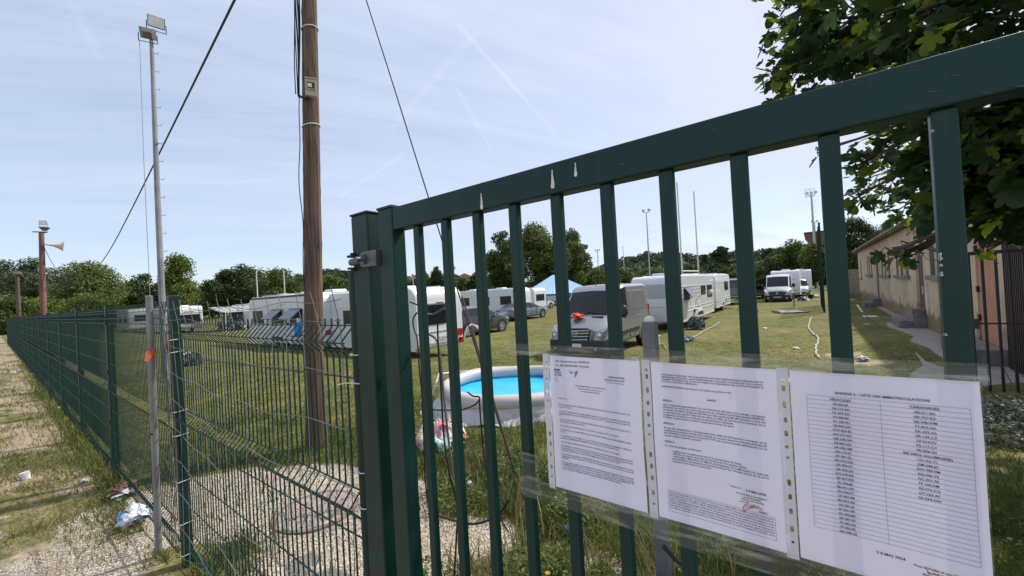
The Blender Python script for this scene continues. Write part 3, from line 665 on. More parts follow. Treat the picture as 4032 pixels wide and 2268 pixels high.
# corner post
p = thing('corner_post', 'green corner post of the mesh fence, wrapped in wire and white ties', 'post', (-3.60, GY+.03, 0)); w = W(p)
mb = MB(); mb.obox((-3.745, GY+.045, .93), (.040, 0, 0), (0, .030, 0), (-.035, 0, 1.03)); w('shaft', mb, 'post', bevel=.006)
for z in (1.62, 1.53, 1.10, .93, .60, .30, .08):
    mb = MB(); x0, x1, y0, y1 = -3.748-.034*(z-.93)-.046, -3.748-.034*(z-.93)+.052, GY+.006, GY+.082
    mb.tube([(x0, y0, z), (x1, y0, z+.015), (x1, y1, z+.02), (x0, y1, z+.01), (x0, y0, z)], .0025, 5); w('cable_tie', mb, 'white')
rg = random.Random(11)
for k in range(5):
    pts = [(-3.745-.034*(.97-.19*i)+rg.uniform(-.045, .05), GY-.002-rg.random()*.02, 1.9-.19*i) for i in range(10)]
    mb = MB(); mb.tube(pts, .0018, 5); w('binding_wire', mb, 'greywire')
p = thing('steel_pole', 'bare grey galvanised steel pole leaning by the green corner post', 'pole', (-4.04, .72, 0)); w = W(p)
mb = MB(); mb.tube([(-4.055, .73, -.1), (-3.93, .715, 1.0), (-3.815, .70, 1.965)], [.022, .022, .021], 18); w('shaft', mb, 'galv', smooth=True)
mb = MB(); mb.tube([(-3.825, .70, 1.915), (-3.828, .676, 1.915)], .009, 8); w('drill_hole', mb, 'black', smooth=True)
for z in (.95, .42): 
    x = -4.055+(.24)*z/1.965
    mb = MB(); mb.lathe((x, .725-.015*z, z), [(.0225, -.006), (.0245, 0), (.0225, .006)], 16, close=True); w('dark_tape', mb, 'black', smooth=True)
mb = MB(); rg = random.Random(2); pts = []
z0 = 1.545; x0 = -3.866
for k in range(22):
    t = 2*math.pi*k/21; pts.append((x0+.026*math.cos(t), .706+.026*math.sin(t), z0+rg.uniform(-.01, .01)))
vs = []; fs = []
for k, q in enumerate(pts): vs += [(q[0], q[1], q[2]-.022-rg.random()*.012), (q[0]+.003, q[1], q[2]+.022+rg.random()*.01)]
fs = [(2*k, 2*k+2, 2*k+3, 2*k+1) for k in range(21)]
mb.add(vs, fs)
mb.add([(x0+.03, .67, z0+.0), (x0+.09, .66, z0+.02), (x0+.15, .68, z0-.005), (x0+.16, .66, z0-.045), (x0+.10, .65, z0-.035), (x0+.05, .665, z0-.05)], [(0, 1, 4, 5), (1, 2, 3, 4)])
single('plastic_strip', mb, 'orange', 'strip of torn orange plastic tied round the galvanised pole', 'strip', (x0, .7, z0))

# mesh panels ------------------------------------------------------
def wires_v(x0, x1, step, y, zt, zb, folds, d, rg=None, jit=0., fold=.045, spike=.03):
    """folded vertical wires as one numpy block of quads"""
    prof = [(zt+spike, 0.)]
    for f in folds: prof += [(f+.055, 0.), (f, -fold), (f-.055, 0.)]
    prof += [(zb, 0.)]
    n = int(round((x1-x0)/step)); out = []
    for k in range(n+1):
        x = x0+step*k; jx = rg.uniform(-jit, jit) if rg else 0; jb = rg.uniform(-jit, jit) if rg else 0
        m = len(prof); ring = []
        for i, (z, dy) in enumerate(prof):
            f = i/(m-1); xx = x+jx*(1-f)+jb*f
            ring.append([(xx-d, y+dy-d, z), (xx+d, y+dy-d, z), (xx+d, y+dy+d, z), (xx-d, y+dy+d, z)])
        for i in range(m-1):
            for q in range(4): out += [ring[i][q], ring[i][(q+1) % 4], ring[i+1][(q+1) % 4], ring[i+1][q]]
    return out
def wire_h(x0, x1, y, z, d, sag=0., n=1, tilt=0.):
    out = []
    for k in range(n):
        a, b = k/n, (k+1)/n; xa, xb = x0+(x1-x0)*a, x0+(x1-x0)*b
        za = z+tilt*a-sag*4*a*(1-a); zb_ = z+tilt*b-sag*4*b*(1-b)
        A = [(xa, y-d, za-d), (xa, y-d, za+d), (xa, y+d, za+d), (xa, y+d, za-d)]; B = [(xb, y-d, zb_-d), (xb, y-d, zb_+d), (xb, y+d, zb_+d), (xb, y+d, zb_-d)]
        for q in range(4): out += [A[q], A[(q+1) % 4], B[(q+1) % 4], B[q]]
    return out
FO = [1.80, 1.03, .25]
f = thing('mesh_fence', 'long green welded mesh fence running off to the far left beside the dirt verge', 'fence', (-3.70, GY+.03, 0)); fw = W(f)
def panel_pts(x0, x1, ztop=1.92):
    v = wires_v(x0+.03, x1-.03, .05, GY+.02, ztop-.03, .04, FO, .0025, fold=.045)
    for z in (1.885, 1.855, 1.745, 1.53, 1.30, 1.085, .975, .78, .55, .305, .195, .07): v += wire_h(x0+.02, x1-.02, GY+.016, z, .003)
    for z in FO: v += wire_h(x0+.02, x1-.02, GY-.025, z, .003)
    return v
base = None
for k in range(18):
    x1 = -3.80-2.5*k; x0 = x1-2.5
    if base is None:
        base = npmesh('mesh_panel', np.array(panel_pts(x0, x1))-np.array(f.location), 4, 'wire', parent=f)
        mb = MB(); mb.box(x0-.034, x0+.034, GY+.0, GY+.06, -.1, 1.945); mb.box(x0-.037, x0+.037, GY-.003, GY+.063, 1.945, 1.953)
        for z in (1.75, 1.2, .65, .2): mb.box(x0-.025, x0+.025, GY-.008, GY+.0, z-.02, z+.02)
        bp = fw('fence_post', mb, 'post')
    else:
        for s in (base, bp):
            c = s.copy(); COL.objects.link(c); c.parent = f; c.location = s.location+Vector((-2.5*k, 0, 0))
# dropped panel between the corner post and the gate
f = thing('dropped_mesh_panel', 'green folded wire mesh panel tied lower between corner post and gate post', 'fence panel', (-2.45, GY+.03, 0))
rg = random.Random(4)
v = wires_v(-3.69, -1.37, .05, GY+.045, 1.752, .02, [1.695, 1.085, .22], .0027, rg, .006, .05, .030)
for (z, tl) in ((1.752, .004), (1.645, .012), (1.51, .05), (1.14, .0), (1.03, .0), (.93, .03), (.68, 0), (.45, 0), (.27, .0), (.17, 0), (.06, 0)): v += wire_h(-3.70, -1.365, GY+.041, z, .0024, 0, 12, tl)
for z in (1.695, 1.085, .22): v += wire_h(-3.70, -1.365, GY-.006, z, .0024, 0, 4)
npmesh('mesh', np.array(v)-np.array(f.location), 4, 'wire', parent=f)
f = thing('slack_wire_netting', 'slack grey wide mesh wire netting hung over the dropped green panel', 'netting', (-2.45, GY+.0, 0))
rg = random.Random(9); v = []
mb = MB(); xs = [-3.68+.155*k for k in range(16)]
def nety(x, z): return GY-.012-.016*math.sin(x*2.2)*math.sin(z*2.1)
def netz(x, z): return z-.012*math.sin((x+3.5)/2.2*math.pi)+(.010*math.sin(x*9+z*3))-(2-z)*(.05*math.sin((x+3.5)*1.4))
for x in xs:
    dx = rg.uniform(-.03, .03); pts = []
    for k in range(14):
        z = 1.90-.14*k; pts.append((x+dx*k/6+.012*math.sin(z*5+x*3), nety(x, z), netz(x, z)))
    pts[0] = (pts[0][0]+rg.uniform(-.03, .01), pts[0][1]-.02, pts[0][2]+.01)
    mb.tube(pts, .0016, 5)
for z in (1.862, 1.79, 1.60, 1.40, 1.19, .98, .76, .53, .30): mb.tube([(x, nety(x, z), netz(x, z)) for x in [-3.76+2.40*k/24 for k in range(25)]], .0017, 5)
mb.v = [tuple(Vector(q)-f.location) for q in mb.v]; mb.build('netting', 'greywire', f)
# stray cables on the gate side
CB = [('thin black cable hanging looped behind the first gate bars', [(-1.241, 0.980, 1.831),(-1.213, 0.980, 1.824),(-1.184, 0.980, 1.813),(-1.163, 0.980, 1.784)], .0028),
 ('black cable curling down beside the thick gate post', [(-1.187, 0.970, 1.791),(-1.209, 0.970, 1.775),(-1.216, 0.970, 1.749),(-1.209, 0.970, 1.722),(-1.197, 0.970, 1.696),(-1.194, 0.970, 1.651),(-1.193, 0.970, 1.576),(-1.186, 0.970, 1.473),(-1.190, 0.970, 1.309),(-1.194, 0.970, 1.204),(-1.186, 0.970, 1.088),(-1.151, 0.970, 0.981)], .003),
 ('stiff grey cable end that pokes right from behind the gate bars', [(-0.967, 0.950, 1.822),(-0.990, 0.950, 1.819),(-1.018, 0.950, 1.807),(-1.049, 0.950, 1.794),(-1.083, 0.950, 1.784),(-1.102, 0.950, 1.786),(-1.116, 0.950, 1.778),(-1.122, 0.950, 1.755),(-1.121, 0.950, 1.735),(-1.104, 0.950, 1.715),(-1.071, 0.950, 1.699),(-1.059, 0.950, 1.677),(-1.052, 0.950, 1.632),(-1.049, 0.950, 1.563),(-1.044, 0.950, 1.481),(-1.034, 0.950, 1.358),(-1.021, 0.950, 1.224)], .0042),
 ('black cable dropping straight behind the second gate bar', [(-0.993, 0.930, 1.804),(-1.010, 0.930, 1.787),(-1.032, 0.930, 1.765),(-1.036, 0.930, 1.732),(-1.038, 0.930, 1.691),(-1.038, 0.930, 1.637),(-1.036, 0.930, 1.555),(-1.035, 0.930, 1.473),(-1.034, 0.930, 1.365),(-1.020, 0.930, 1.259),(-0.988, 0.930, 1.140),(-0.999, 0.930, 1.037),(-1.023, 0.930, 0.881)], .0032),
 ('black cable loop hanging in front of the pool', [(-1.414, 1.150, 1.367),(-1.337, 1.150, 1.359),(-1.237, 1.150, 1.370),(-1.156, 1.150, 1.384),(-1.088, 1.150, 1.412),(-1.063, 1.150, 1.437),(-1.067, 1.150, 1.446),(-1.096, 1.150, 1.445),(-1.126, 1.150, 1.458)], .0032),
 ('long black cable sagging from the pool side to the weeds', [(-1.017, 1.100, 1.458),(-1.017, 1.100, 1.401),(-1.014, 1.100, 1.327),(-1.009, 1.100, 1.240),(-0.996, 1.100, 1.147),(-0.967, 1.100, 1.074),(-0.941, 1.100, 1.024),(-0.910, 1.100, 0.991)], .003),
 ('black cable lying in the gravel behind the gate foot', [(-1.955, 1.600, 0.515),(-1.840, 1.600, 0.529),(-1.706, 1.600, 0.542),(-1.579, 1.600, 0.567),(-1.458, 1.600, 0.626),(-1.365, 1.600, 0.702),(-1.312, 1.600, 0.779)], .006),
 ('thick black cable end showing under the middle notice', [(-0.365, 1.100, 1.131),(-0.349, 1.100, 1.117),(-0.333, 1.100, 1.104),(-0.315, 1.100, 1.098)], .006)]
for (lab, pts, r_) in CB:
    # smooth the run with a Catmull-Rom pass
    P = [Vector(q) for q in pts]; Q = []
    for i in range(len(P)-1):
        a, b, c_, d = P[max(i-1, 0)], P[i], P[i+1], P[min(i+2, len(P)-1)]
        for k in range(5):
            t_ = k/5; Q.append(.5*((2*b)+(c_-a)*t_+(2*a-5*b+4*c_-d)*t_*t_+(3*b-a-3*c_+d)*t_**3))
    Q.append(P[-1]); mb = MB(); mb.tube(Q, r_, 6)
    single('loose_cable', mb, 'greywire' if 'grey' in lab else 'black', lab, 'cable', P[-1], 'loose cables by the gate', smooth=True)

# ---------------------------------------------------------------- notices
FONTC = {}
def text_poly(s, shear=0.):
    """verts (n,2), polygons, width of a line of lettering of height 1"""
    key = (s, shear)
    if key in FONTC: return FONTC[key]
    cu = bpy.data.curves.new('lettering', 'FONT'); cu.body = s; cu.size = 1.; cu.offset = .010; cu.resolution_u = 2; cu.shear = shear
    ob = bpy.data.objects.new('lettering', cu); COL.objects.link(ob)
    bpy.context.view_layer.update()
    me = bpy.data.meshes.new_from_object(ob.evaluated_get(bpy.context.evaluated_depsgraph_get()))
    V = [(v.co.x, v.co.y) for v in me.vertices]; F = [tuple(p_.vertices) for p_ in me.polygons]
    bpy.data.objects.remove(ob); bpy.data.curves.remove(cu); bpy.data.meshes.remove(me)
    x1 = max([v[0] for v in V] or [1]); FONTC[key] = (V, F, x1); return FONTC[key]
def bend(u, v, k=0):
    """how the taped sheet ripples out of the gate plane"""
    return .0035+.0025*math.sin(u*26+k)*math.sin(v*11+.6)+.0012*math.sin(v*31+u*9+k)
def sheet(t, name, x0, x1, z0, z1, mat, off, nx=14, nz=18, k=0, hole=None, parent=None):
    mb = MB(); vs = []
    for j in range(nz+1):
        for i in range(nx+1):
            x = x0+(x1-x0)*i/nx; z = z0+(z1-z0)*j/nz; vs.append((x, PY+off-bend(x, z, 0), z))
    mb.add(vs, [(j*(nx+1)+i, j*(nx+1)+i+1, (j+1)*(nx+1)+i+1, (j+1)*(nx+1)+i) for j in range(nz) for i in range(nx)])
    mb.v = [tuple(Vector(q)-t.location) for q in mb.v]
    return mb.build(name, mat, parent or t, smooth=True, angle=180)
PY = GY+.0065
def holestrip(t, x0, x1, z0, z1, holes, off, parent=None):
    mb = MB(); zc = sorted(holes, key=lambda h_: h_[0]); z = z0; xm = (x0+x1)/2+.001
    def P(x, zz): return (x, PY+off-bend(x, zz), zz)
    for (c, hh, hw) in zc:
        a, b = c-hh-.0025, c+hh+.0025
        if a > z:
            n = max(1, int((a-z)/.012))
            for q in range(n): za, zb = z+(a-z)*q/n, z+(a-z)*(q+1)/n; mb.quad(P(x0, za), P(x1, za), P(x1, zb), P(x0, zb))
        N = 16; O = []; I = []
        for q in range(N):
            t_ = 2*math.pi*q/N; cx, cz = math.cos(t_), math.sin(t_)
            iz = (hh-hw)*(1 if cz > 0 else -1)*(abs(cz) > .01)+hw*cz if hh > hw else hh*cz
            I.append((xm+hw*cx, c+iz)); s_ = 1/max(abs(cx), abs(cz)); ex = (x1-x0)/2
            O.append(((x0+x1)/2+ex*cx*s_, (a+b)/2+(b-a)/2*cz*s_))
        for q in range(N): r_ = (q+1) % N; mb.quad(P(*O[q]), P(*O[r_]), P(*I[r_]), P(*I[q]))
        z = b
    n = max(1, int((z1-z)/.012))
    for q in range(n): za, zb = z+(z1-z)*q/n, z+(z1-z)*(q+1)/n; mb.quad(P(x0, za), P(x1, za), P(x1, zb), P(x0, zb))
    mb.v = [tuple(Vector(q)-t.location) for q in mb.v]
    return mb.build('hole_strip', 'strip', parent or t)
HOLES = [(.028, .0022, .0022), (.050, .0050, .0027), (.079, .0050, .0027), (.103, .0050, .0027), (.126, .0054, .0028), (.166, .0024, .0024), (.183, .003, .003), (.205, .0048, .0027), (.227, .0046, .0027), (.252, .0056, .0027), (.279, .0050, .0027), (.292, .0028, .0026)]
class Page:
    def __init__(s, t, x0, z1, pw, ph): s.t, s.x0, s.z1, s.pw, s.ph = t, x0, z1, pw, ph; s.mb = {}
    def put(s, V, F, ink):
        mb = s.mb.setdefault(ink, MB())
        mb.add([(x, PY-.0012-bend(x, z), z) for x, z in V], F)
    def xy(s, u, v): return s.x0+u*s.pw, s.z1-v*s.ph
    def line(s, txt, u, v, size, u1=None, align='l', ink='ink', bold=0., ul=False, tilt=0.):
        """a line of lettering: u, v its left foot as fractions of the page; u1 stretches it to a right margin"""
        V, F, wd = text_poly(txt, .3 if ink == 'inkblue' else 0.); x, z = s.xy(u, v); sx = size
        if u1 is not None: sx = (u1-u)*s.pw/wd
        elif align == 'c': x -= wd*sx/2
        elif align == 'r': x -= wd*sx
        s.put([(x+a*sx, z+b*size+tilt*a*sx) for a, b in V], F, ink)
        for d in ((bold*.5, 0),) if bold else (): s.put([(x+a*sx+d[0], z+b*size) for a, b in V], F, ink)
        if ul: s.rect(x, z-.0007, x+wd*sx, z-.0003, ink)
    def rect(s, xa, za, xb, zb, ink='ink'):
        n = max(1, int((xb-xa)/.012)); m = max(1, int((zb-za)/.012)); V = []; F = []
        for j in range(m+1):
            for i in range(n+1): V.append((xa+(xb-xa)*i/n, za+(zb-za)*j/m))
        for j in range(m):
            for i in range(n): F.append((j*(n+1)+i, j*(n+1)+i+1, (j+1)*(n+1)+i+1, (j+1)*(n+1)+i))
        s.put(V, F, ink)
    def stroke(s, pts, wd, ink):
        pts = [s.xy(*q) for q in pts]
        for (a, b), (c, d) in zip(pts[:-1], pts[1:]):
            L = math.hypot(c-a, d-b) or 1; nx, nz = -(d-b)/L*wd, (c-a)/L*wd; s.put([(a-nx, b-nz), (c-nx, d-nz), (c+nx, d+nz), (a+nx, b+nz)], [(0, 1, 2, 3)], ink)
    def done(s):
        for ink, mb in s.mb.items():
            mb.v = [tuple(Vector(q)-s.t.location) for q in mb.v]
            mb.build({'ink': 'printed_text', 'inkgrey': 'table_lines', 'inkblue': 'handwriting', 'inkred': 'signature'}[ink], ink, s.t)
def notice(x0, x1, label):
    t = thing('paper_notice', label, 'notice', ((x0+x1)/2, PY, 1.39), group='three official notices taped to the gate')
    z0, z1 = 1.388, 1.700
    sheet(t, 'paper', x0+.0185, x1, z0+.006, z1-.003, 'paper', 0.)
    holestrip(t, x0, x0+.0165, z0, z1, [(z0+a, b, c) for a, b, c in HOLES], 0.)
    sheet(t, 'plastic_sleeve', x0-.001, x1+.002, z0-.004, z1+.004, 'film', .0009)
    return t, Page(t, x0+.0185, z1-.003, x1-x0-.0185, z1-z0-.009)
S = .0026
t, P = notice(-.516, -.286, 'first official notice in a plastic sleeve, with a handwritten note above its crest')
P.line('Pas manoeuvre les 28/05/24', .075, .045, .0062, .48, ink='inkblue', tilt=.015); P.line('Vu : M. DEDINGER, Georges', .07, .078, .006, .48, ink='inkblue', tilt=.03)
P.stroke([(.24, .095), (.25, .12), (.28, .105), (.26, .125), (.30, .112), (.31, .12), (.33, .10), (.30, .145), (.335, .11), (.345, .10), (.31, .15)], .0004, 'inkblue')
P.rect(*P.xy(.062, .112), *P.xy(.088, .098)); P.rect(*P.xy(.098, .112), *P.xy(.124, .098))
P.line('PRÉFET', .06, .132, .0054, .145, bold=.0002); P.line('DU VAR', .06, .150, .0054, .150, bold=.0002)
for i, q in enumerate(('Liberté', 'Égalité', 'Fraternité')): P.line(q, .062, .166+.012*i, .0026)
P.line('Cabinet du Préfet', .845, .130, .0050, align='r', bold=.0002); P.line('Direction des sécurités', .845, .150, .0046, align='r', bold=.0001); P.line('Bureau de la sécurité publique', .845, .167, .0032, align='r')
P.line('ARRÊTÉ PRÉFECTORAL n° 2024 -BSP-GOV-08', .47, .215, .0036, align='c', bold=.0001); P.line('de mise en demeure de quitter les lieux', .47, .233, .0036, align='c', bold=.0001); P.line('suite à un stationnement illicite', .47, .250, .0036, align='c', bold=.0001)
P.line('Le préfet du Var,', .09, .320, .0034, bold=.0001)
L1 = [(.368, 'VU le code général des collectivités territoriales et notamment ses articles L 2212-1 et', 1), (.385, 'suivants et L 2215-1 ;', 0),
 (.420, "VU la loi n°2000-614 du 5 juillet 2000 relative à l'accueil et à l'habitat des gens du", 1), (.437, 'voyage, modifiée par la loi n°2017-86 du 27 janvier 2017, et notamment ses articles 9 et', 1), (.452, '9-1 ;', 0),
 (.482, "VU la loi n°2018-957 du 7 novembre 2018 relative à l'accueil des gens du voyage et à la", 1), (.499, 'lutte contre les installations illicites ;', 0), (.530, 'VU le code de justice administrative, et notamment ses articles R 779-1 et suivants ;', 2),
 (.560, 'VU le décret du 13 juillet 2023 portant nomination de Monsieur Philippe MAHE, préfet', 1), (.576, 'du Var ;', 0), (.606, "VU l'arrêté n° 2024/13/MCI du 12 avril 2024 portant délégation de signature à Madame", 1), (.623, 'Joséphine OUISSANG-BOUTONNET, directrice de cabinet du préfet du Var ;', 2),
 (.652, "VU le schéma départemental d'accueil et d'habitat des gens du voyage ;", 2), (.682, "VU l'arrêté n° 2020-181 pris par le Président la communauté d'Agglomération de la", 1), (.698, 'Provence Verte portant renonciation au transfert des pouvoirs de police spéciale des', 1), (.714, "maires au Président de la communauté d'Agglomération de la Provence Verte ;", 2),
 (.742, "VU l'arrêté municipal n°2024-0250 portant interdiction de stationnement des", 1), (.758, "résidences mobiles des gens du voyage sur l'ensemble du territoire de la commune de", 1), (.773, 'Brignoles ;', 0),
 (.802, 'VU le procès-verbal de renseignement administratif de la gendarmerie nationale', 1), (.818, "n°04082/01310/2024 du 27 mai 2024 constatant l'installation illicite de gens du voyage", 1), (.834, 'sur un terrain de sport situé au sein du complexe sportif Jean Jacques MARCEL, sis', 1), (.850, 'chemin du Vabre à Brignoles (83170), parcelle cadastrée BE 506 (annexe 1) ;', 2)]
for v_, s_, j in L1: P.line(s_, .09, v_, .0043, .885 if j == 1 else (.76 if j == 2 else None))
P.done()
t, P = notice(-.282, -.052, 'second official notice with numbered articles and a boxed paragraph, between the two others')
for v_, s_, j in [(.080, 'composant le groupe, ces propositions ont été explicitement refusées par le', 1), (.095, 'représentant du groupe ; que manifestement ce groupe a souhaité par tous moyens', 1), (.110, "d'installer illicitement sur un terrain malgré les propositions qui ont été formulées le", 1), (.125, 'jour de son arrivée dans le département ;', 3),
 (.158, 'SUR PROPOSITION de la directrice de cabinet du préfet du Var,', 2), (.272, 'Les occupants appartenant à la communauté des gens du voyage, occupant', 1), (.288, 'illicitement un terrain de sport situé au sein du complexe sportif Jean Jacques MARCEL,', 1), (.304, 'sis chemin du Vabre à Brignoles (83170), parcelle cadastrée BE 506 (annexe 1) sont mis', 1), (.320, 'en demeure de quitter ledit terrain dans un délai de 24 heures à compter de la', 1), (.336, 'notification du présent arrêté par la gendarmerie nationale.', 2), (.352, "À défaut, il pourra être procédé à l'évacuation forcée des lieux.", 2),
 (.418, "En cas de contestation, ils disposent d'un délai de 24 heures à compter de la", 1), (.434, 'notification du présent arrêté pour intenter un recours devant le tribunal administratif', 1), (.450, "de TOULON conformément à l'article R 779-2 du code de justice administratif. Un tel", 1), (.466, 'recours revêt un caractère suspensif.', 3), (.530, 'La copie du présent arrêté sera :', 3)]:
    P.line(s_, .09, v_, .0046, {1: .885, 2: .66, 3: .40, 0: None}[j])
P.line('ARRÊTE', .50, .215, .0042, align='c', bold=.0002)
for v_, s_ in ((.244, 'ARTICLE 1 :'), (.388, 'ARTICLE 2 :'), (.502, 'ARTICLE 3 :')): P.line(s_, .09, v_, .0038, bold=.0002, ul=True)
for v_, s_, u1 in ((.560, "• notifiée aux occupants sans titre et au propriétaire des lieux,", .70), (.576, "• affichée en mairie, ainsi que sur les lieux de l'occupation illicite,", .74), (.592, '• adressée à Monsieur le Maire de Brignoles et à Monsieur le colonel,', .885)): P.line(s_, .145, v_, .0045, u1)
P.line('commandant le groupement de gendarmerie du Var, chargés chacun en ce qui le', .145, .608, .0045, .885); P.line("concerne, d'en assurer l'exécution.", .145, .624, .0045, .47)
P.line('Toulon, le', .60, .700, .0042); P.line('2 8 MAI 2024', .72, .706, .0055, .86, bold=.0002)
for i, q in enumerate(('Pour le Préfet et par délégation,', 'le chef de cabinet', 'directrice des sécurités')): P.line(q, .76, .730+.014*i, .0036, align='c', bold=.0002)
P.stroke([(.66, .775), (.74, .765), (.70, .79), (.78, .772), (.74, .80), (.80, .775), (.83, .79), (.76, .78), (.72, .81), (.70, .83), (.69, .80), (.80, .785)], .0004, 'inkred'); P.line('HUBERT', .80, .808, .0036, bold=.0002)
bx0, bz1 = P.xy(.09, .815); bx1, bz0 = P.xy(.91, .945)
for a in ((bx0, bz0, bx1, bz0+.0004), (bx0, bz1, bx1, bz1+.0004), (bx0, bz0, bx0+.0004, bz1), (bx1, bz0, bx1+.0004, bz1)): P.rect(*a)
for i, s_ in enumerate(("Selon les dispositions du II bis de l'article 9 de la loi du 5 juillet 2000 modifiée, le présent arrêté peut", "faire l'objet d'un recours dans le délai mentionné à son article 2 devant le tribunal administratif de", 'Toulon, 5 rue Racine - CS 40510 - 83041 TOULON CEDEX 9. Le tribunal administratif peut également être', "saisi par l'application informatique Télérecours citoyens accessible par le site internet www.telerecours.fr", "précise que l'article 9 II bis : les personnes destinataires de la décision de mise en demeure,", 'ainsi que le propriétaire ou le titulaire du droit de jouissance du terrain peuvent, dans le délai fixé', "par celle-ci, demander son annulation au tribunal administratif. Le recours suspend l'exécution de la")):
    P.line(s_, .10, .831+.0155*i, .0040, .90)
P.done()
t, P = notice(-.0575, .1665, 'third notice nearest the camera, a table listing number plates in two columns')
P.line('ANNEXE 2 – LISTE DES IMMATRICULATIONS', .52, .105, .0052, align='c', bold=.0001)
VH = 'VÉHICULES EZ-063-JB GR-715-AH FA-269-GG FD-082-EK ET-109-VH GE-899-GH WW-856-ES GW-573-KZ GM-278-GN FZ-869-ND GR-206-XM GN-173-FL AP-201-ZL EN-919-XQ GK-992-PV GA-956-GS DG-244-KR GS-657-BQ FD-056-JR BR-651-XX DS-760-PT GF-283-FM BN-457-ZR EG-501-JE FF-966-GR GF-300-MC BR-587-FR FS-602-SQ FP-382-FR GA-398-CB'.split()
CV = 'CARAVANES,AB-611-BG,GK-927-KA,GE-398-WM,FY-819-XA,GK-692-AA,GR-169-CZ,GF-014-PV,FZ-117-CV,FK-056-SX,BIR 04035 (ALLEMAGNE),CS-162-TL,GM-208-JD,GW-789-FM,EQ-346-YE,GC-301-SK,FF-160-RM,GS-273-CG,GT-363-AF,GS-394-GW'.split(',')
dv = .0222
for i in range(31):
    if i < len(VH): P.line(VH[i], .30, .139+dv*i, .0050 if i == 0 else .0043, align='c', bold=.0001)
    if i < len(CV): P.line(CV[i], .74, .139+dv*i, .0052 if i == 0 else .0045, align='c', bold=.0001)
for i in range(32): P.rect(*P.xy(.10, .1205+dv*i), *P.xy(.95, .1193+dv*i), ink='inkgrey')
for u in (.10, .52, .95): P.rect(P.xy(u, 0)[0], P.xy(0, .12+dv*31)[1], P.xy(u, 0)[0]+.0003, P.xy(0, .12)[1], ink='inkgrey')
P.line('2 8 MAI 2024', .45, .868, .0052, .60, bold=.0002); P.line('Pour le Préfet et par délégation,', .78, .880, .0044, align='c', bold=.0002); P.line('le chef de cabinet', .78, .897, .0044, align='c', bold=.0002); P.line('directrice des sécurités', .78, .912, .0044, align='c', bold=.0002)
P.stroke([(.70, .868), (.71, .90), (.76, .89), (.74, .915)], .0004, 'inkred')
P.done()
# clear packing tape above and below the notices
for (za, zb, xa, xb, lab) in ((1.694, 1.722, -.62, .175, 'clear packing tape across the tops of the three notices'), (1.352, 1.398, -.60, .175, 'clear packing tape under the bottoms of the three notices')):
    t = thing('clear_tape', lab, 'tape', ((xa+xb)/2, PY, (za+zb)/2)); sheet(t, 'tape_film', xa, xb, za, zb, 'film', -.0045, nx=40, nz=4)
for k, (x, za, zb) in enumerate(((-.575, 1.35, 1.46), )):
    t = thing('clear_tape', 'crumpled strip of clear tape stuck down the bar before the first notice', 'tape', (x, PY, 1.4)); sheet(t, 'tape_film', x-.012, x+.035, za, zb, 'film', -.007, nx=6, nz=10)
# ---------------------------------------------------------------- wooden pole
px, py = -5.17, 2.48
t = thing('wooden_pole', 'tall weathered brown wooden utility pole standing just inside the mesh fence', 'utility pole', (px, py, 0)); w = W(t)
def polept(z): return (px+.004*z, py+.035*z, z)
rg = random.Random(1); mb = MB(); vs = []; n = 28; zs = [-.3+.1*k for k in range(92)]
off = [rg.uniform(-.006, .006) for _ in range(n)]
for z in zs:
    c = polept(z); r_ = .118-.0045*z
    for k in range(n):
        tt = 2*math.pi*k/n; rr = r_+off[k]*(1+.3*math.sin(z*2+k))+rg.uniform(-.0022, .0022)+(.006 if (k*7+int(z*10)) % 61 == 0 else 0)
        vs.append((c[0]+rr*math.cos(tt), c[1]+rr*math.sin(tt), z))
mb.add(vs, [(i*n+k, i*n+(k+1) % n, (i+1)*n+(k+1) % n, (i+1)*n+k) for i in range(len(zs)-1) for k in range(n)])
w('pole_shaft', mb, 'polewood', smooth=True, angle=60)
def poleat(ypx):  # height on the pole seen at an image row
    return ypx
for z in ((-5.335, 2.754, 5.467)[2], (-5.248, 2.645, 4.161)[2]):
    c = polept(z); r_ = .118-.0045*z+.008; mb = MB()
    mb.tube([(c[0]+r_*math.cos(a), c[1]+r_*math.sin(a), z+.018*math.sin(a+.6)) for a in [2*math.pi*k/24 for k in range(25)]], .0065, 6); w('metal_band', mb, 'white', smooth=True)
# breaker box facing the camera
zc = (-5.272, 2.685, 4.610)[2]; c = Vector(polept(zc)); dcam = Vector((-c.x, -c.y, 0)).normalized(); sd_ = Vector((-dcam.y, dcam.x, 0))
fc = c+dcam*.135+sd_*.005
t2 = thing('breaker_box', 'small cream electrical breaker box screwed to the wooden pole', 'electrical box', fc); 
def obx(name, a, b, zz0, zz1, d0, d1, mat, parent=t2):
    mb = MB(); mb.obox(sd_*(a+b)/2+dcam*(d0+d1)/2+Vector((0, 0, (zz0+zz1)/2)), sd_*(b-a)/2, dcam*(d1-d0)/2, Vector((0, 0, (zz1-zz0)/2))); return mb.build(name, mat, parent, bevel=.004)
MT['cream'] = M('aged_cream_plastic', (.42, .38, .24), .55, var=.15)
obx('housing', -.068, .068, -.11, .11, -.03, .03, 'cream'); dr = obx('door_frame', -.060, .060, -.035, .095, .031, .045, 'cream'); obx('window', -.045, .045, -.02, .055, .046, .049, 'darkplastic'); obx('breaker', -.038, .010, -.012, .035, .050, .056, 'white'); obx('hood', -.070, .070, .100, .118, .0, .05, 'cream')
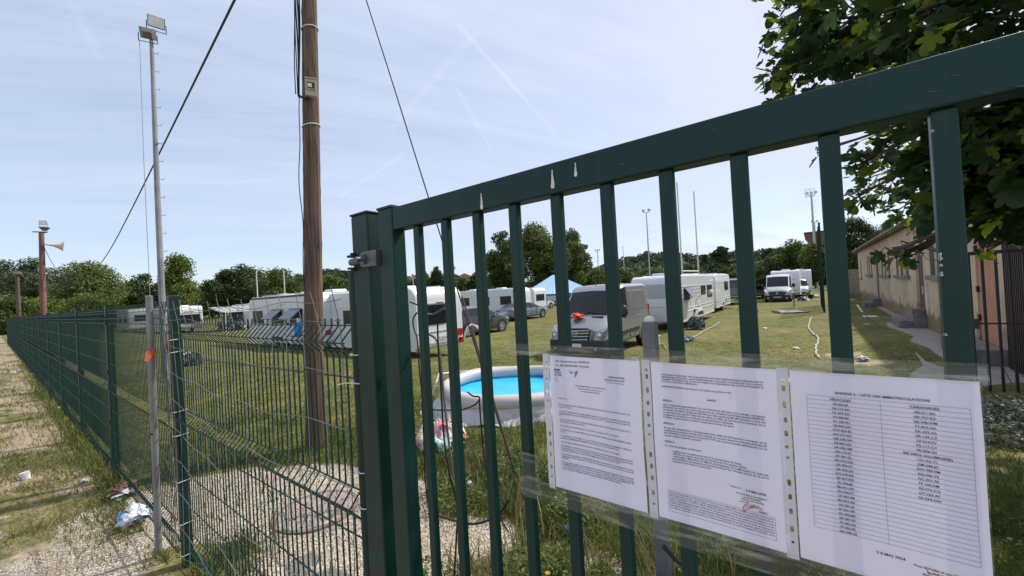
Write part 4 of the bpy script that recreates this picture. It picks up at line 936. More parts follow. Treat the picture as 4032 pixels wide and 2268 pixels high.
# cables down the camera-left side of the pole
rg = random.Random(3); lf = -sd_ if (Vector((math.cos(YAW), math.sin(YAW), 0)).dot(sd_) > 0) else sd_
for i in range(5):
    pts = []
    for k in range(24):
        z = 8.2-(8.2-zc+.05)*k/23; cc = Vector(polept(z)); b_ = .145-.004*z+.012*i+.012*math.sin(z*3+i*1.3)+(.03 if z > 5.3 else 0)*min(1, (z-5.3)/1.5)
        pts.append(cc+lf*b_+dcam*(.02*math.sin(z*2.3+i)))
    if i < 3: pts += [Vector(polept(zc-.10))+lf*(.14-.03*i)+dcam*.06, Vector(polept(zc-.14))+lf*.07+dcam*.12, Vector(polept(zc-.12))+lf*.02+dcam*.13]
    mb = MB(); mb.tube(pts, .011 if i < 3 else .007, 6)
    single('pole_cable', mb, 'black', 'bundled black cables running down the left side of the wooden pole to the breaker box', 'cable', pts[-1], 'black cables bundled down the wooden pole', smooth=True)
pts = []
for k in range(40):
    z = zc-.05-(zc-.05-2.0)*k/39; pts.append(Vector(polept(z))+lf*(.125+.02*math.sin(z*2.1)+.01*math.sin(z*6))+dcam*.02)
mb = MB(); mb.tube(pts, .006, 6); single('pole_cable', mb, 'black', 'single thin black wire hanging down the wooden pole below the breaker box', 'cable', pts[-1], smooth=True)
mb = MB(); mb.tube([(-5.16, 2.75, 8.6), (-3.675, 2.83, 4.27), (-2.19, 2.88, -.05)], .007, 8)
single('guy_wire', mb, 'black', 'straight dark guy wire slanting from the wooden pole top down into the grass', 'wire', (-2.19, 2.88, -.05))
a = Vector((-3.288, 3.083, 2.575)); 
mb = MB(); mb.tube([Vector((-2.964, 3.023, 1.830)), Vector((-2.868, 3.037, 1.523)), Vector((-2.820, 3.038, 1.350)), Vector((-2.744, 3.074, 1.019)), Vector((-2.427, 3.203, -0.269))], [.008, .014, .013, .012, .014], 8)
single('guy_wire_guard', mb, M('brown_tube', (.10, .065, .05), .6), 'brown plastic guard tube round the lower part of the guy wire', 'cable guard', (-2.427, 3.203, -0.269), smooth=True)
mb = MB(); mb.tube([(-2.826, 3.006, 1.538), (-2.843, 2.968, 1.513), (-2.866, 2.951, 1.450), (-2.889, 2.947, 1.392)], [.006, .014, .016, .004], 6); mb.tube([(-2.823, 3.008, 1.538), (-2.765, 3.015, 1.509), (-2.736, 3.050, 1.449)], [.005, .014, .015], 6)
single('white_rag', mb, 'paperwhite', 'white torn strip knotted round the guy wire', 'rag', (-2.826, 3.006, 1.538), smooth=True)
# long overhead cable
P0 = Vector((-5.16, 2.75, 7.9)); P1 = Vector((-6.965, 2.445, 6.630)); P2 = Vector((-88.571, 10.528, 9.488)); P3 = Vector((-151.291, 4.600, -13.146))
mb = MB(); pts = [P0, P0.lerp(P1, .5)+Vector((0, 0, -.03)), P1]
for k in range(1, 15): f_ = (k/14); q = P1.lerp(P2, f_**1.0); q.z -= .9*math.sin(math.pi*f_)*.6; pts.append(q)
mb = MB(); mb.tube(pts, [.018]*3+[.018+.03*k/14 for k in range(1, 15)], 8)
single('overhead_cable', mb, 'black', 'thick twisted black overhead cable crossing the sky toward the trees at left', 'cable', P0, smooth=True)

# ---------------------------------------------------------------- light masts
MT['maststeel'] = M('pale_mast_steel', (.45, .48, .50), .5, .3, var=.12)
def floodlight(root, c, yaw, tilt, s=.5, body='mast', name='floodlight', lens=True):
    """box-shaped lamp head: tapered body, visor frame, glass; aims along yaw"""
    c = Vector(c)-Vector(root.location); f_ = Vector((math.cos(yaw)*math.cos(tilt), math.sin(yaw)*math.cos(tilt), math.sin(tilt))); r_ = Vector((-math.sin(yaw), math.cos(yaw), 0)); u_ = f_.cross(r_)*-1
    u_ = r_.cross(f_)*-1 if u_.z < 0 else u_
    mb = MB(); a = [c+f_*.0+r_*i*s/2+u_*j*s*.4 for i, j in ((-1, -1), (1, -1), (1, 1), (-1, 1))]; b = [c-f_*s*.55+r_*i*s*.28+u_*j*s*.22 for i, j in ((-1, -1), (1, -1), (1, 1), (-1, 1))]
    mb.add(a+b, [(0, 1, 2, 3), (4, 7, 6, 5), (0, 4, 5, 1), (1, 5, 6, 2), (2, 6, 7, 3), (3, 7, 4, 0)])
    o = mb.build(name, body, root, bevel=s*.03)
    mb = MB(); a = [c+f_*.012+r_*i*s*.44+u_*j*s*.34 for i, j in ((-1, -1), (1, -1), (1, 1), (-1, 1))]; b = [q+f_*.008 for q in a]
    mb.add(a+b, [(0, 1, 2, 3), (4, 7, 6, 5), (0, 4, 5, 1), (1, 5, 6, 2), (2, 6, 7, 3), (3, 7, 4, 0)]); mb.build('lens', 'clearsky_lens', o)
    mb = MB(); 
    for i in (-1, 1): mb.bar(c+r_*i*s*.54-f_*s*.2, c+r_*i*s*.54-f_*s*.2-Vector((0, 0, s*.62)), s*.05, s*.03)
    mb.bar(c+r_*s*.56-f_*s*.2-Vector((0, 0, s*.62)), c-r_*s*.56-f_*s*.2-Vector((0, 0, s*.62)), s*.05, s*.03); mb.build('bracket', 'darkplastic', o)
    return o
MT['lamphead'] = M('lamp_head_grey', (.13, .12, .105), .6, var=.2)
t = thing('light_mast', 'tall slim grey floodlight mast with step pegs behind the corner post', 'light mast', (-14.37, 2.9, 0)); w = W(t)
mb = MB(); mb.tube([(-14.37, 2.9, -.1), (-14.30, 2.9, 5), (-14.23, 2.92, 9.55)], [.085, .066, .045], 10); w('mast', mb, 'mast', smooth=True)
for k in range(13):
    z = 3+.5*k; x = -14.35+.018*(z-2); mb = MB(); mb.tube([(x, 2.93, z), (x+.01, 3.04, z), (x+.01, 3.05, z+.05)], .009, 5); w('step_peg', mb, 'mast')
floodlight(t, (-14.27, 2.86, 9.52), R(160), R(40), .36, 'lamphead'); floodlight(t, (-14.15, 3.02, 9.86), R(-10), R(-15), .38, 'lamphead')
mb = MB(); mb.tube([(-14.5, 2.72, 9.35), (-14.56, 2.7, 6), (-14.6, 2.7, 2)], .007, 5); w('earth_wire', mb, 'mast')
t = thing('loudspeaker_pole', 'reddish wooden pole with a floodlight and a horn loudspeaker beyond the far fence', 'pole', (-32.5, 1.72, 0)); w = W(t)
mb = MB(); mb.tube([(-32.5, 1.72, -.2), (-32.33, 1.79, 6.35)], [.14, .10], 12); w('pole_shaft', mb, 'polewood2', smooth=True)
floodlight(t, (-32.2, 1.84, 6.85), R(-25), R(-5), .30, 'lamphead')
mb = MB(); mb.lathe((-32.28, 1.9, 6.50), [(.04, -.06), (.09, -.05), (.20, .10), (.21, .12)], 14); w('lamp_reflector', mb, 'lamphead', smooth=True)
mb = MB(); mb.tube([(-32.33, 1.75, 6.30), (-32.25, 2.0, 6.38), (-32.6, 1.5, 6.4)], .03, 6); w('top_bracket', mb, 'lamphead')
c0 = Vector((-32.2, 1.88, 5.72)); ax = Vector((.05, .96, -.12)).normalized(); mb = MB(); s1 = ax.cross(Vector((0, 0, 1))).normalized(); s2 = s1.cross(ax); vs = []
pr = [(0, .05), (.12, .05), (.3, .07), (.45, .13), (.58, .20), (.66, .28)]
for h_, r_ in pr:
    for k in range(16): a_ = 2*math.pi*k/16; vs.append(c0+ax*h_+(s1*math.cos(a_)+s2*math.sin(a_))*r_)
mb.add(vs, [(i*16+k, i*16+(k+1) % 16, (i+1)*16+(k+1) % 16, (i+1)*16+k) for i in range(5) for k in range(16)]); w('horn', mb, M('horn_beige', (.55, .50, .40), .6), smooth=True)
mb = MB(); mb.tube([(-32.25, 1.85, 5.6), (-32.1, 2.0, 5.0), (-31.9, 2.2, 4.4)], .014, 5); mb.tube([(-32.35, 1.8, 6.2), (-32.55, 1.72, 5.3), (-32.4, 1.76, 4.4), (-31.9, 2.3, 3.85), (-30.6, 3.6, 3.3)], .014, 5); w('speaker_wire', mb, 'darkplastic')
p0 = Vector((-46.183, 1.318, 5.175)); t = thing('old_pole', 'thin grey wooden pole with a small white lamp at the far left', 'pole', (p0.x-.1, p0.y, -.2)); w = W(t)
mb = MB(); mb.tube([(p0.x-.18, p0.y, -.3), (p0.x, p0.y, p0.z)], [.13, .10], 8); w('pole_shaft', mb, 'bark', smooth=True)
mb = MB(); mb.box(p0.x-.2, p0.x+.2, p0.y-.2, p0.y+.22, p0.z-.1, p0.z+.12); w('lamp_head', mb, 'lamphead', bevel=.05)

def mast(px_lab, base, H, heads, r0=.16, aim=-1.9, s=1.0):
    x, y = base[0], base[1]; z0 = gzf(x, y)-.1
    t = thing('floodlight_mast', px_lab, 'floodlight mast', (x, y, z0), group='floodlight masts round the pitch'); w = W(t)
    mb = MB(); mb.tube([(x, y, z0), (x, y, H)], [r0, r0*.55], 8); w('mast', mb, 'maststeel', smooth=True)
    mb = MB()
    for k in range(int((H-3)/.9)): mb.bar((x-.0, y, 3+.9*k), (x+r0*2.2, y+.1, 3+.9*k), .035, .035)
    w('step_pegs', mb, 'maststeel')
    mb = MB(); mb.bar((x-s*.9, y, H), (x+s*.9, y+s*.2, H), .1, .1); w('crossarm', mb, 'maststeel')
    for k in range(heads):
        f_ = (k-(heads-1)/2)*1.5*s*(2/heads if heads > 2 else 1); floodlight(t, (x+f_, y-.15, H+.55*s), aim, R(-22), .75*s, 'lamphead')
    return t
mast('slim floodlight mast with two lamps behind the silver delivery van', (-24.506, 75.406, 16.032), (-24.841, 75.159, 15.304)[2], 2, .16, s=.7)
mast('small distant floodlight mast beside the big plane trees', (-55.816, 120.707, 14.735), (-55.880, 120.672, 13.437)[2], 3, .2, s=.7)
t = mast('tall floodlight mast with a railed platform in front of the grandstand', (0.400, 88.034, 15.907), (0.122, 87.823, 15.927)[2], 3, .24, s=.6)
w = W(t); q = Vector((0.122, 87.823, 15.927)); mb = MB()
for (dx, dz) in ((-.9, .0), (.9, .0)):
    mb.bar((q.x-.6, q.y+dx, q.z-.2), (q.x+.8, q.y+dx, q.z-.2), .08, .08)
    mb.bar((q.x-.6, q.y+dx, q.z+.9), (q.x+.8, q.y+dx, q.z+.9), .05, .05)
    for a in (-.6, .1, .8): mb.bar((q.x+a, q.y+dx, q.z-.2), (q.x+a, q.y+dx, q.z+.9), .05, .05)
w('platform', mb, 'maststeel')
mast('shorter floodlight mast just behind the railed one at the grandstand', (0.816, 119.756, 14.246), (0.741, 119.698, 14.251)[2], 2, .2, s=.6)
mast('low white lamp post showing above the caravan roofs behind the thin gate bars', (-49.687, 40.095, 4.646), (-49.675, 40.102, 4.893)[2], 1, .12, s=.6)
mast('little white lamp post just above the roof behind the dark-nosed van', (-4.188, 116.091, 2.034), (-4.140, 116.117, 2.982)[2], 1, .1, s=.6)

def goal(label, a, b, z0, ztop_a, ztop_b, zbar, mat='white', r_=.06):
    a, b = Vector((a[0], a[1], 0)), Vector((b[0], b[1], 0)); t = thing('rugby_goal', label, 'goal posts', ((a.x+b.x)/2, (a.y+b.y)/2, z0)); w = W(t)
    for p_, zt in ((a, ztop_a), (b, ztop_b)): mb = MB(); mb.tube([(p_.x, p_.y, z0), (p_.x, p_.y, zt)], [r_, r_*.8], 8); w('upright', mb, mat, smooth=True)
    mb = MB(); mb.tube([(a.x, a.y, zbar), (b.x, b.y, zbar)], r_, 8); w('crossbar', mb, mat, smooth=True)
MT['goalwhite'] = M('goal_post_white', (.62, .63, .62), .5, var=.1)
goal('tall white rugby posts rising behind the near white caravans', (-11.008, 44.361, 3.079), (-10.672, 50.266, 3.104), -.5, (-10.945, 44.307, 12.416)[2], (-10.582, 50.233, 12.369)[2], (-11.013, 44.359, 2.995)[2], 'goalwhite', .085)
goal('distant thin rugby posts in front of the wooded hill', (-52.889, 135.506, 12.695), (-31.505, 164.303, 11.703), -.5, (-53.417, 135.073, 15.537)[2], (-31.967, 163.948, 12.036)[2], (-53.320, 135.273, 4.029)[2], 'goalwhite', .13)
goal('white rugby posts standing behind the left caravans, before the dark trees', (-69.071, 25.359, 6.752), (-69.906, 29.746, 6.814), -.5, (-69.148, 25.296, 7.192)[2], (-69.926, 29.724, 7.477)[2], (-69.302, 25.235, 2.109)[2], 'goalwhite', .10)

# bollard / galvanised post just inside
q = Vector((-0.751, 2.257, 1.639)); q.z = 0; t = thing('catch_post', 'grey galvanised square post with a white rounded cap behind the notices', 'post', (q.x, q.y, 0)); w = W(t)
d_ = .036; mb = MB(); zt = (-0.751, 2.257, 1.639)[2]; mb.box(q.x-d_, q.x+d_, q.y-d_, q.y+d_, -.1, zt); w('shaft', mb, 'galv', bevel=.006)
mb = MB(); mb.lathe((q.x, q.y, zt-.002), [(.030, 0), (.029, .012), (.020, .026), (.006, .032), (0, .033)], 18); w('cap', mb, 'white', smooth=True)

# ---------------------------------------------------------------- pool
cx, cy = POOL; z0 = gzf(cx, cy)
t = thing('paddling_pool', 'round inflatable pool with white ring wall and bright blue liner behind the gate', 'pool', (cx, cy, z0)); w = W(t)
mb = MB(); mb.lathe((cx, cy, z0), [(1.20, .0), (1.26, .05), (1.27, .12), (1.20, .22)], 64, close=True); w('outer_wall', mb, 'poolwall', smooth=True, angle=80)
mb = MB(); vs = []; n = 72
for i in range(n):
    a = 2*math.pi*i/n; dz = .018*math.sin(2*a+.6)+.010*math.sin(5*a); rr_ = .112+.006*math.sin(3*a)
    for k in range(14): q_ = 2*math.pi*k/14; vs.append((cx+(1.125+rr_*math.cos(q_))*math.cos(a), cy+(1.125+rr_*math.cos(q_))*math.sin(a), z0+.275+dz+rr_*math.sin(q_)))
mb.add(vs, [(i*14+k, ((i+1) % n)*14+k, ((i+1) % n)*14+(k+1) % 14, i*14+(k+1) % 14) for i in range(n) for k in range(14)]); w('inflated_ring', mb, 'poolwall', smooth=True, angle=80)
mb = MB(); rg = random.Random(8); vs = []; nn = 72
for (r_, h_, j_) in ((1.035, .30, .012), (1.055, .24, .02), (1.08, .175, .01), (.70, .160, .012), (.01, .160, 0)):
    for k in range(nn): a = 2*math.pi*k/nn; q_ = r_+rg.uniform(-j_, j_); vs.append((cx+q_*math.cos(a), cy+q_*math.sin(a), z0+h_+rg.uniform(-j_, j_)*.5))
mb.add(vs, [(j*nn+k, j*nn+(k+1) % nn, (j+1)*nn+(k+1) % nn, (j+1)*nn+k) for j in range(4) for k in range(nn)]); w('liner', mb, 'poolliner', smooth=True, angle=60)
# rumpled pale ground sheet round the foot
mb = MB(); vs = []; n = 120; rg = random.Random(6); rad = [1.44+.10*math.sin(3*k*2*math.pi/n+1)+.05*math.sin(11*k*2*math.pi/n)+rg.uniform(-.02, .02) for k in range(n)]
for i, f_ in enumerate((0, .3, .6, .85, 1)):
    for k in range(n):
        a = 2*math.pi*k/n; r_ = 1.25+(rad[k]-1.25)*f_; h_ = (.15*(1-f_)**1.4+.02*math.sin(k*.9+i*2)+.028*rg.random())
        x, y = cx+r_*math.cos(a), cy+r_*math.sin(a); vs.append((x, y, gzf(x, y)+max(.012, h_)))
mb.add(vs, [(i*n+k, i*n+(k+1) % n, (i+1)*n+(k+1) % n, (i+1)*n+k) for i in range(4) for k in range(n)]); w('ground_sheet', mb, 'skirt', smooth=True, angle=60)
h1 = Vector((-5.302, 5.156, 0.437)); h2 = Vector((-5.337, 4.753, 0.470)); h3 = Vector((-5.295, 4.660, 0.347)); mb = MB(); mb.tube([h1+Vector((.25, .0, .03)), h1, h2, h3, h3+Vector((-.1, -.05, -.25))], .016, 6); w('filler_hose', mb, 'white', smooth=True)

# ---------------------------------------------------------------- litter
def crumple(name, lab, cat, c, r, mats, seed, h=.5, n=260, group=None, squash=1.):
    """heap of creased sheet: folded strips about a centre; mats is [(material, share)]"""
    rg = np.random.default_rng(seed); c = np.array(c, float); t = thing(name, lab, cat, tuple(c), group=group)
    for k, (mt, sh) in enumerate(mats):
        mb = MB(); r = r; m_ = max(3, int(6*sh+2))
        for q in range(m_):
            a = rg.uniform(0, 6.28); cc = np.array([math.cos(a), math.sin(a), 0])*rg.uniform(0, .45)*r; N = 15; S_ = r*rg.uniform(.38, .66)
            gx, gy = np.meshgrid(np.linspace(-1, 1, N), np.linspace(-1, 1, N)); sd = rg.integers(99)
            hh = (noise2(gx, gy, sd, 4, 1.9)**1.2)*h*r*2.0*np.clip(1.25-np.hypot(gx, gy), 0, 1)**.5
            th = rg.uniform(0, 6.28); X_ = (gx*math.cos(th)-gy*math.sin(th))*S_+cc[0]+(noise2(gx, gy, sd+5, 3, 2.5)-.5)*S_*.8; Y_ = (gx*math.sin(th)+gy*math.cos(th))*S_*squash+cc[1]+(noise2(gx, gy, sd+9, 3, 2.5)-.5)*S_*.8
            V = np.stack([X_.ravel(), Y_.ravel(), hh.ravel()+.01+.012*q], 1)
            mb.add([tuple(v) for v in V], [(j*N+i, j*N+i+1, (j+1)*N+i+1, (j+1)*N+i) for j in range(N-1) for i in range(N-1)])
        mb.build({0: 'crumpled_sheet', 1: 'inner_fold', 2: 'torn_piece'}[min(k, 2)] if len(mats) > 1 else 'sheet', mt, t, smooth=True, angle=70)
    return t
c_ = lambda *a: a
q = (-3.776, 3.359, 0.000); crumple('crumpled_bag', 'crumpled plastic packaging in pink, orange and cream lying before the pool', 'packaging', (q[0], q[1], gzf(q[0], q[1])), .34, [(M('pack_cream', (.62, .56, .45), .5, var=.35, scale=6), 1), (M('pack_pink', (.68, .28, .32), .5, var=.5, scale=5), .5), (M('pack_teal', (.35, .55, .52), .5, var=.4, scale=5), .3), (M('pack_orange', (.68, .16, .08), .5, var=.4, scale=5), .4)], 3, .55)
q = (-4.498, 3.811, -0.100); 
q = (-16.715, 4.013, 0.000); crumple('junk_heap', 'dark and white bundle of rags and bags on the grass behind the mesh panel', 'junk heap', (q[0], q[1], gzf(q[0], q[1])), .42, [(M('rag_dark', (.035, .04, .045), .8, var=.4), .7), (M('rag_floral', (.70, .55, .58), .7, var=.6, scale=5), .8)], 4, .7)
q = (-4.836, 0.725, 0.000); crumple('snack_bag', 'blue and white torn wrapper beside the galvanised pole', 'litter', (q[0], q[1], .01), .135, [(M('wrap_white', (.72, .72, .76), .35, var=.25, scale=12), 1), (M('wrap_blue', (.02, .30, .62), .35, var=.2), .8), (M('wrap_red', (.6, .2, .10), .4), .1)], 5, .4)
q = (-5.647, 0.769, 0.000); crumple('plastic_scrap', 'flattened clear plastic and brown cardboard scrap at the foot of the mesh fence', 'litter', (q[0], q[1], .01), .14, [(M('card_brown', (.16, .075, .05), .8), 1), (M('plastic_grey', (.5, .5, .52), .4), .4)], 6, .25)
q = (-7.321, 0.214, 0.000); t = thing('paper_cup', 'white paper cup standing on the dirt verge', 'cup', (q[0], q[1], 0)); mb = MB(); mb.lathe((0, 0, 0), [(.030, 0), (.042, .085), (.043, .09), (.040, .085), (.029, .005)], 20, close=True); mb.build('cup', 'paperwhite', t, smooth=True); t.rotation_euler = (R(12), R(-8), 0)
q = (0.948, 13.706, -0.380); crumple('white_bag', 'crumpled pale bag with dark scraps on the grass beside the notices', 'litter', (q[0], q[1], gzf(q[0], q[1])), .16, [('paperwhite', .6), ('fleece', .6)], 8, .4)
k = 0
LIT = [((1925,823), 'white litter scrap above the second notice, beside the bare earth patch', .13, 'paperwhite'), ((2002,870), 'flat white scrap left of the long rope', .12, 'paperwhite'), ((1945,875), 'small orange scrap lying in the grass above the notices', .06, 'orange'), ((2005,795), 'small pale scrap beside the metal board', .06, 'paperwhite'), ((2180,815), 'pale scrap under the folding chair', .12, 'paperwhite'),
       ((120,985), 'white scrap on the verge at the distant fence posts', .09, 'paperwhite'), ((148,1030), 'pale plastic scrap on the verge grass', .08, 'paperwhite'), ((215,1215), 'small grey wrapper on the verge beside the fence', .07, 'paperwhite'), ((1430,1345), 'tiny blue wrapper among the weeds under the first notice', .05, 'blue'), ((1795,800), 'white scrap in the grass beside the twin-wheeled caravan', .10, 'paperwhite'), ((1182,1225), 'small white and dark scrap among the weeds behind the bars', .05, 'paperwhite'), ((30,940), 'pale scrap far down the verge', .10, 'paperwhite'), ((1712,865), 'small white scrap below the rag pile', .09, 'paperwhite'), ((940,885), 'small white scrap on the grass beyond the gate post', .08, 'paperwhite')]
for i, ((x_, y_), lab, r_, mt) in enumerate(LIT):
    pass
LP = [(-1.869, 21.374, -0.420), (-0.564, 15.611, -0.400), (-1.133, 15.016, -0.400), (-0.861, 27.770, -0.450), (1.675, 22.313, -0.350), (-15.364, 0.835, 0.000), (-12.135, 0.793, 0.000), (-6.511, 0.594, -0.000), (-1.579, 2.616, -0.020), (-5.080, 27.242, -0.500), (-2.722, 2.742, 0.000), (-21.940, 0.419, 0.000), (-4.156, 15.880, -0.500), (-15.147, 9.913, -0.400)]
for i, (p_, (_, lab, r_, mt)) in enumerate(zip(LP, LIT)): crumple('litter_scrap', lab, 'litter', (p_[0], p_[1], gzf(p_[0], p_[1])), r_, [(mt, .3)], 20+i, .3, group='scattered litter')
crumple('rag_pile', 'pile of black and white rags on the grass right of the silver van', 'rags', ((-4.204, 16.664, -0.500)[0], (-4.204, 16.664, -0.500)[1], gzf((-4.204, 16.664, -0.500)[0], (-4.204, 16.664, -0.500)[1])), .38, [('fleece', 1), ('paperwhite', .5)], 50, .35)
q = (-4.697, 20.944, -0.500); crumple('grey_sack', 'dark grey sack standing in front of the caravan twin wheels', 'sack', (q[0], q[1], -.5), .42, [('fleece', 1.2)], 51, 1.0)
q = (-4.643, 34.112, -0.500); crumple('green_jacket', 'yellow and dark scraps heaped beneath the second caravan drawbar', 'litter', (q[0], q[1], -.5), .3, [(M('lime_cloth', (.5, .6, .12), .7), .5), ('fleece', .5)], 52, .3)
q = (-0.314, 48.389, -0.500); t = thing('black_bucket', 'black round bucket lying on the grass right of the dark-nosed van', 'bucket', (q[0], q[1], -.5)); mb = MB(); mb.lathe((0, 0, .28), [(.20, -.2), (.27, .2), (.25, .2), (.19, -.15), (0, -.15)], 18, 'y', close=True); mb.build('bucket', 'black', t, smooth=True)
q = (0.704, 50.996, -0.500); crumple('white_sack', 'pale bundle on the grass beside the tall green mesh posts', 'sack', (q[0]-.6, q[1], -.5), .35, [('paperwhite', .8), ('fleece', .3)], 53, .6)
q = (-1.674, 42.208, -0.500); crumple('gas_gear', 'dark jumble of gear lying behind the wheel of the dark-nosed van', 'gear', (q[0]+.75, q[1]+3, -.5), .5, [('darkplastic', 1), ('paperwhite', .2)], 54, .5)
# white tub + hose
q = (-4.988, 15.339, -0.500); t = thing('white_tub', 'white square plastic tub on the grass by the silver van rear', 'tub', (q[0], q[1], gzf(q[0], q[1]))); mb = MB()
o_ = [(-.2, -.15), (.2, -.15), (.2, .15), (-.2, .15)]; vs = [(x*.85, y*.85, 0) for x, y in o_]+[(x, y, .33) for x, y in o_]+[(x*1.08, y*1.08, .33) for x, y in o_]+[(x*1.08, y*1.08, .36) for x, y in o_]+[(x*.94, y*.94, .36) for x, y in o_]+[(x*.8, y*.8, .03) for x, y in o_]
mb.add(vs, [(0, 3, 2, 1)]+[(4*j+k, 4*j+(k+1) % 4, 4*j+4+(k+1) % 4, 4*j+4+k) for j in range(5) for k in range(4)]+[(20, 21, 22, 23)]); mb.build('tub', 'white', t)
def gpath(pts, r_, n=6, wob=.03, seed=0):
    rg = random.Random(seed); P = []
    for (a, b) in zip(pts[:-1], pts[1:]):
        for k in range(6): f_ = k/6; x = a[0]+(b[0]-a[0])*f_+rg.uniform(-wob, wob); y = a[1]+(b[1]-a[1])*f_+rg.uniform(-wob, wob); P.append((x, y, gzf(x, y)+r_+.01))
    mb = MB(); mb.tube(P, r_, n); return mb, P[0]
MT['rope'] = M('pale_hose', (.42, .42, .34), .7, var=.2); MT['rope2'] = M('green_hose', (.25, .30, .16), .7)
for lab, pts, r_, mt in (('long pale twisted rope snaking over the grass toward the chair', [(-0.224, 26.935, -0.450), (-0.271, 23.701, -0.440), (-0.281, 21.133, -0.430), (-0.118, 19.603, -0.420), (0.022, 18.282, -0.410), (0.002, 16.892, -0.400), (-0.075, 15.920, -0.400), (-0.032, 14.547, -0.390), (0.025, 13.720, -0.380)], .028, 'rope'),
        ('straight pale hose on the grass beside the dark sack', [(-4.111, 17.422, -0.500), (-4.149, 19.836, -0.500), (-4.148, 22.112, -0.500), (-4.227, 24.652, -0.500)], .022, 'rope'), ('dark cable looped over the metal board', [(-1.525, 29.919, -0.500), (-1.293, 31.876, -0.500), (-0.883, 32.512, -0.500), (-0.443, 31.046, -0.500)], .02, 'black'),
        ('green garden hose curling out of the white tub', [(-4.749, 14.012, -0.500), (-4.683, 14.601, -0.500), (-4.848, 15.816, -0.500), (-4.504, 15.050, -0.500), (-4.197, 14.177, -0.500)], .018, 'rope2'), ('short dark hose loop left of the metal board', [(-3.554, 33.063, -0.500), (-3.467, 34.681, -0.500), (-3.159, 32.222, -0.500), (-3.093, 30.121, -0.500)], .02, 'black')):
    mb, p_ = gpath(pts, r_, seed=len(lab)); single('hose', mb, mt, lab, 'hose', p_, smooth=True)
q = (-1.238, 31.518, -0.500); t = thing('metal_board', 'flat grey metal ramp board lying on the grass in front of the dark-nosed van', 'board', (q[0]-.1, q[1]-.2, -.46), R(18)); mb = MB(); mb.box(-.75, .75, -.85, .85, 0, .03)
mb.build('deck', 'galv', t, bevel=.005)
for s_ in (-1, 1): mb = MB(); mb.box(s_*.78-.03, s_*.78+.03, -.85, .85, -.02, .10); mb.build('side_rail', 'galv', t)
# folding chair
q = (1.714, 21.599, -0.360); t = thing('folding_chair', 'white folding chair with grey frame on the grass before the concrete steps', 'chair', (q[0]+.02, q[1]-.1, gzf(q[0], q[1])), R(8)); 
mb = MB(); mb.box(-.20, .22, -.21, .21, .43, .455); mb.build('seat', 'white', t, bevel=.01)
mb = MB(); mb.prism([(-.33, .82), (-.36, .88), (-.26, .66), (-.24, .62)], -.19, .19); mb.add([(-.36, -.2, .90), (-.36, .2, .90), (-.27, .2, .70), (-.27, -.2, .70), (-.345, -.2, .905), (-.345, .2, .905), (-.255, .2, .705), (-.255, -.2, .705)], [(0, 1, 2, 3), (4, 7, 6, 5), (0, 4, 5, 1), (1, 5, 6, 2), (2, 6, 7, 3), (3, 7, 4, 0)]); mb.build('backrest', 'white', t)
for s_ in (-.21, .21):
    mb = MB(); mb.tube([(-.37, s_, .91), (-.12, s_, .43), (.30, s_, 0)], .012, 6); mb.build('leg', 'mast', t); mb = MB(); mb.tube([(.12, s_*.9, .43), (-.14, s_*.9, .43), (-.26, s_*.9, 0)], .012, 6); mb.build('leg', 'mast', t)
# side table beside the van
q = (-1.377, 34.157, -0.500); t = thing('small_table', 'small brown garden table on one leg beside the dark-nosed van wheel', 'table', (q[0]+.12, q[1]+2.2, -.5)); mb = MB(); mb.lathe((0, 0, 1.0), [(.42, 0), (.42, .06)], 18); mb.build('tabletop', 'brown', t); mb = MB(); mb.tube([(0, 0, 0), (0, 0, 1.0)], .045, 8); mb.build('leg', 'mast', t)
# ---------------------------------------------------------------- vehicles
def sheet_on(side, x0, x1, z0, z1, y, t=.02, skew=0.):
    """box lying on the side wall (y is the wall's distance, side +1 left / -1 right)"""
    mb = MB(); a, b = sorted((side*(y-.01), side*(y+t)))
    mb.add([(x0, a, z0), (x1, a, z0), (x1, b, z0), (x0, b, z0), (x0+skew, a, z1), (x1+skew, a, z1), (x1+skew, b, z1), (x0+skew, b, z1)], [(0, 3, 2, 1), (4, 5, 6, 7), (0, 1, 5, 4), (1, 2, 6, 5), (2, 3, 7, 6), (3, 0, 4, 7)]); return mb
def wheel(root, x, y, r=.33, wd=.2, spokes=6, name='wheel'):
    s = 1 if y > 0 else -1; mb = MB(); mb.lathe((x, y-s*wd, r), [(r*.62, 0), (r*.93, 0), (r, s*wd*.2), (r, s*wd*.8), (r*.93, s*wd), (r*.66, s*wd)], 24, 'y', close=True); o = mb.build(name, 'tyre', root, smooth=True)
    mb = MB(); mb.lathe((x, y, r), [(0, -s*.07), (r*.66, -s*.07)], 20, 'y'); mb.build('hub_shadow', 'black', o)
    mb = MB(); mb.lathe((x, y-s*.015, r), [(r*.56, 0), (r*.67, s*.012), (r*.68, -s*.03), (r*.56, -s*.03)], 24, 'y', close=True)
    for k in range(spokes):
        a = 2*math.pi*k/spokes; mb.bar((x+.04*math.cos(a), y-s*.02, r+.04*math.sin(a)), (x+r*.6*math.cos(a), y-s*.02, r+r*.6*math.sin(a)), .028, r*.17, up=(-math.sin(a), 0, math.cos(a)))
    mb.lathe((x, y-s*.02, r), [(r*.16, -.02), (r*.16, .02)], 12, 'y'); mb.build('rim', 'rim', o)
    return o
def arc(cx, cz, r, a0, a1, n=6): return [(cx+r*math.cos(R(a0+(a1-a0)*k/n)), cz+r*math.sin(R(a0+(a1-a0)*k/n))) for k in range(n+1)]
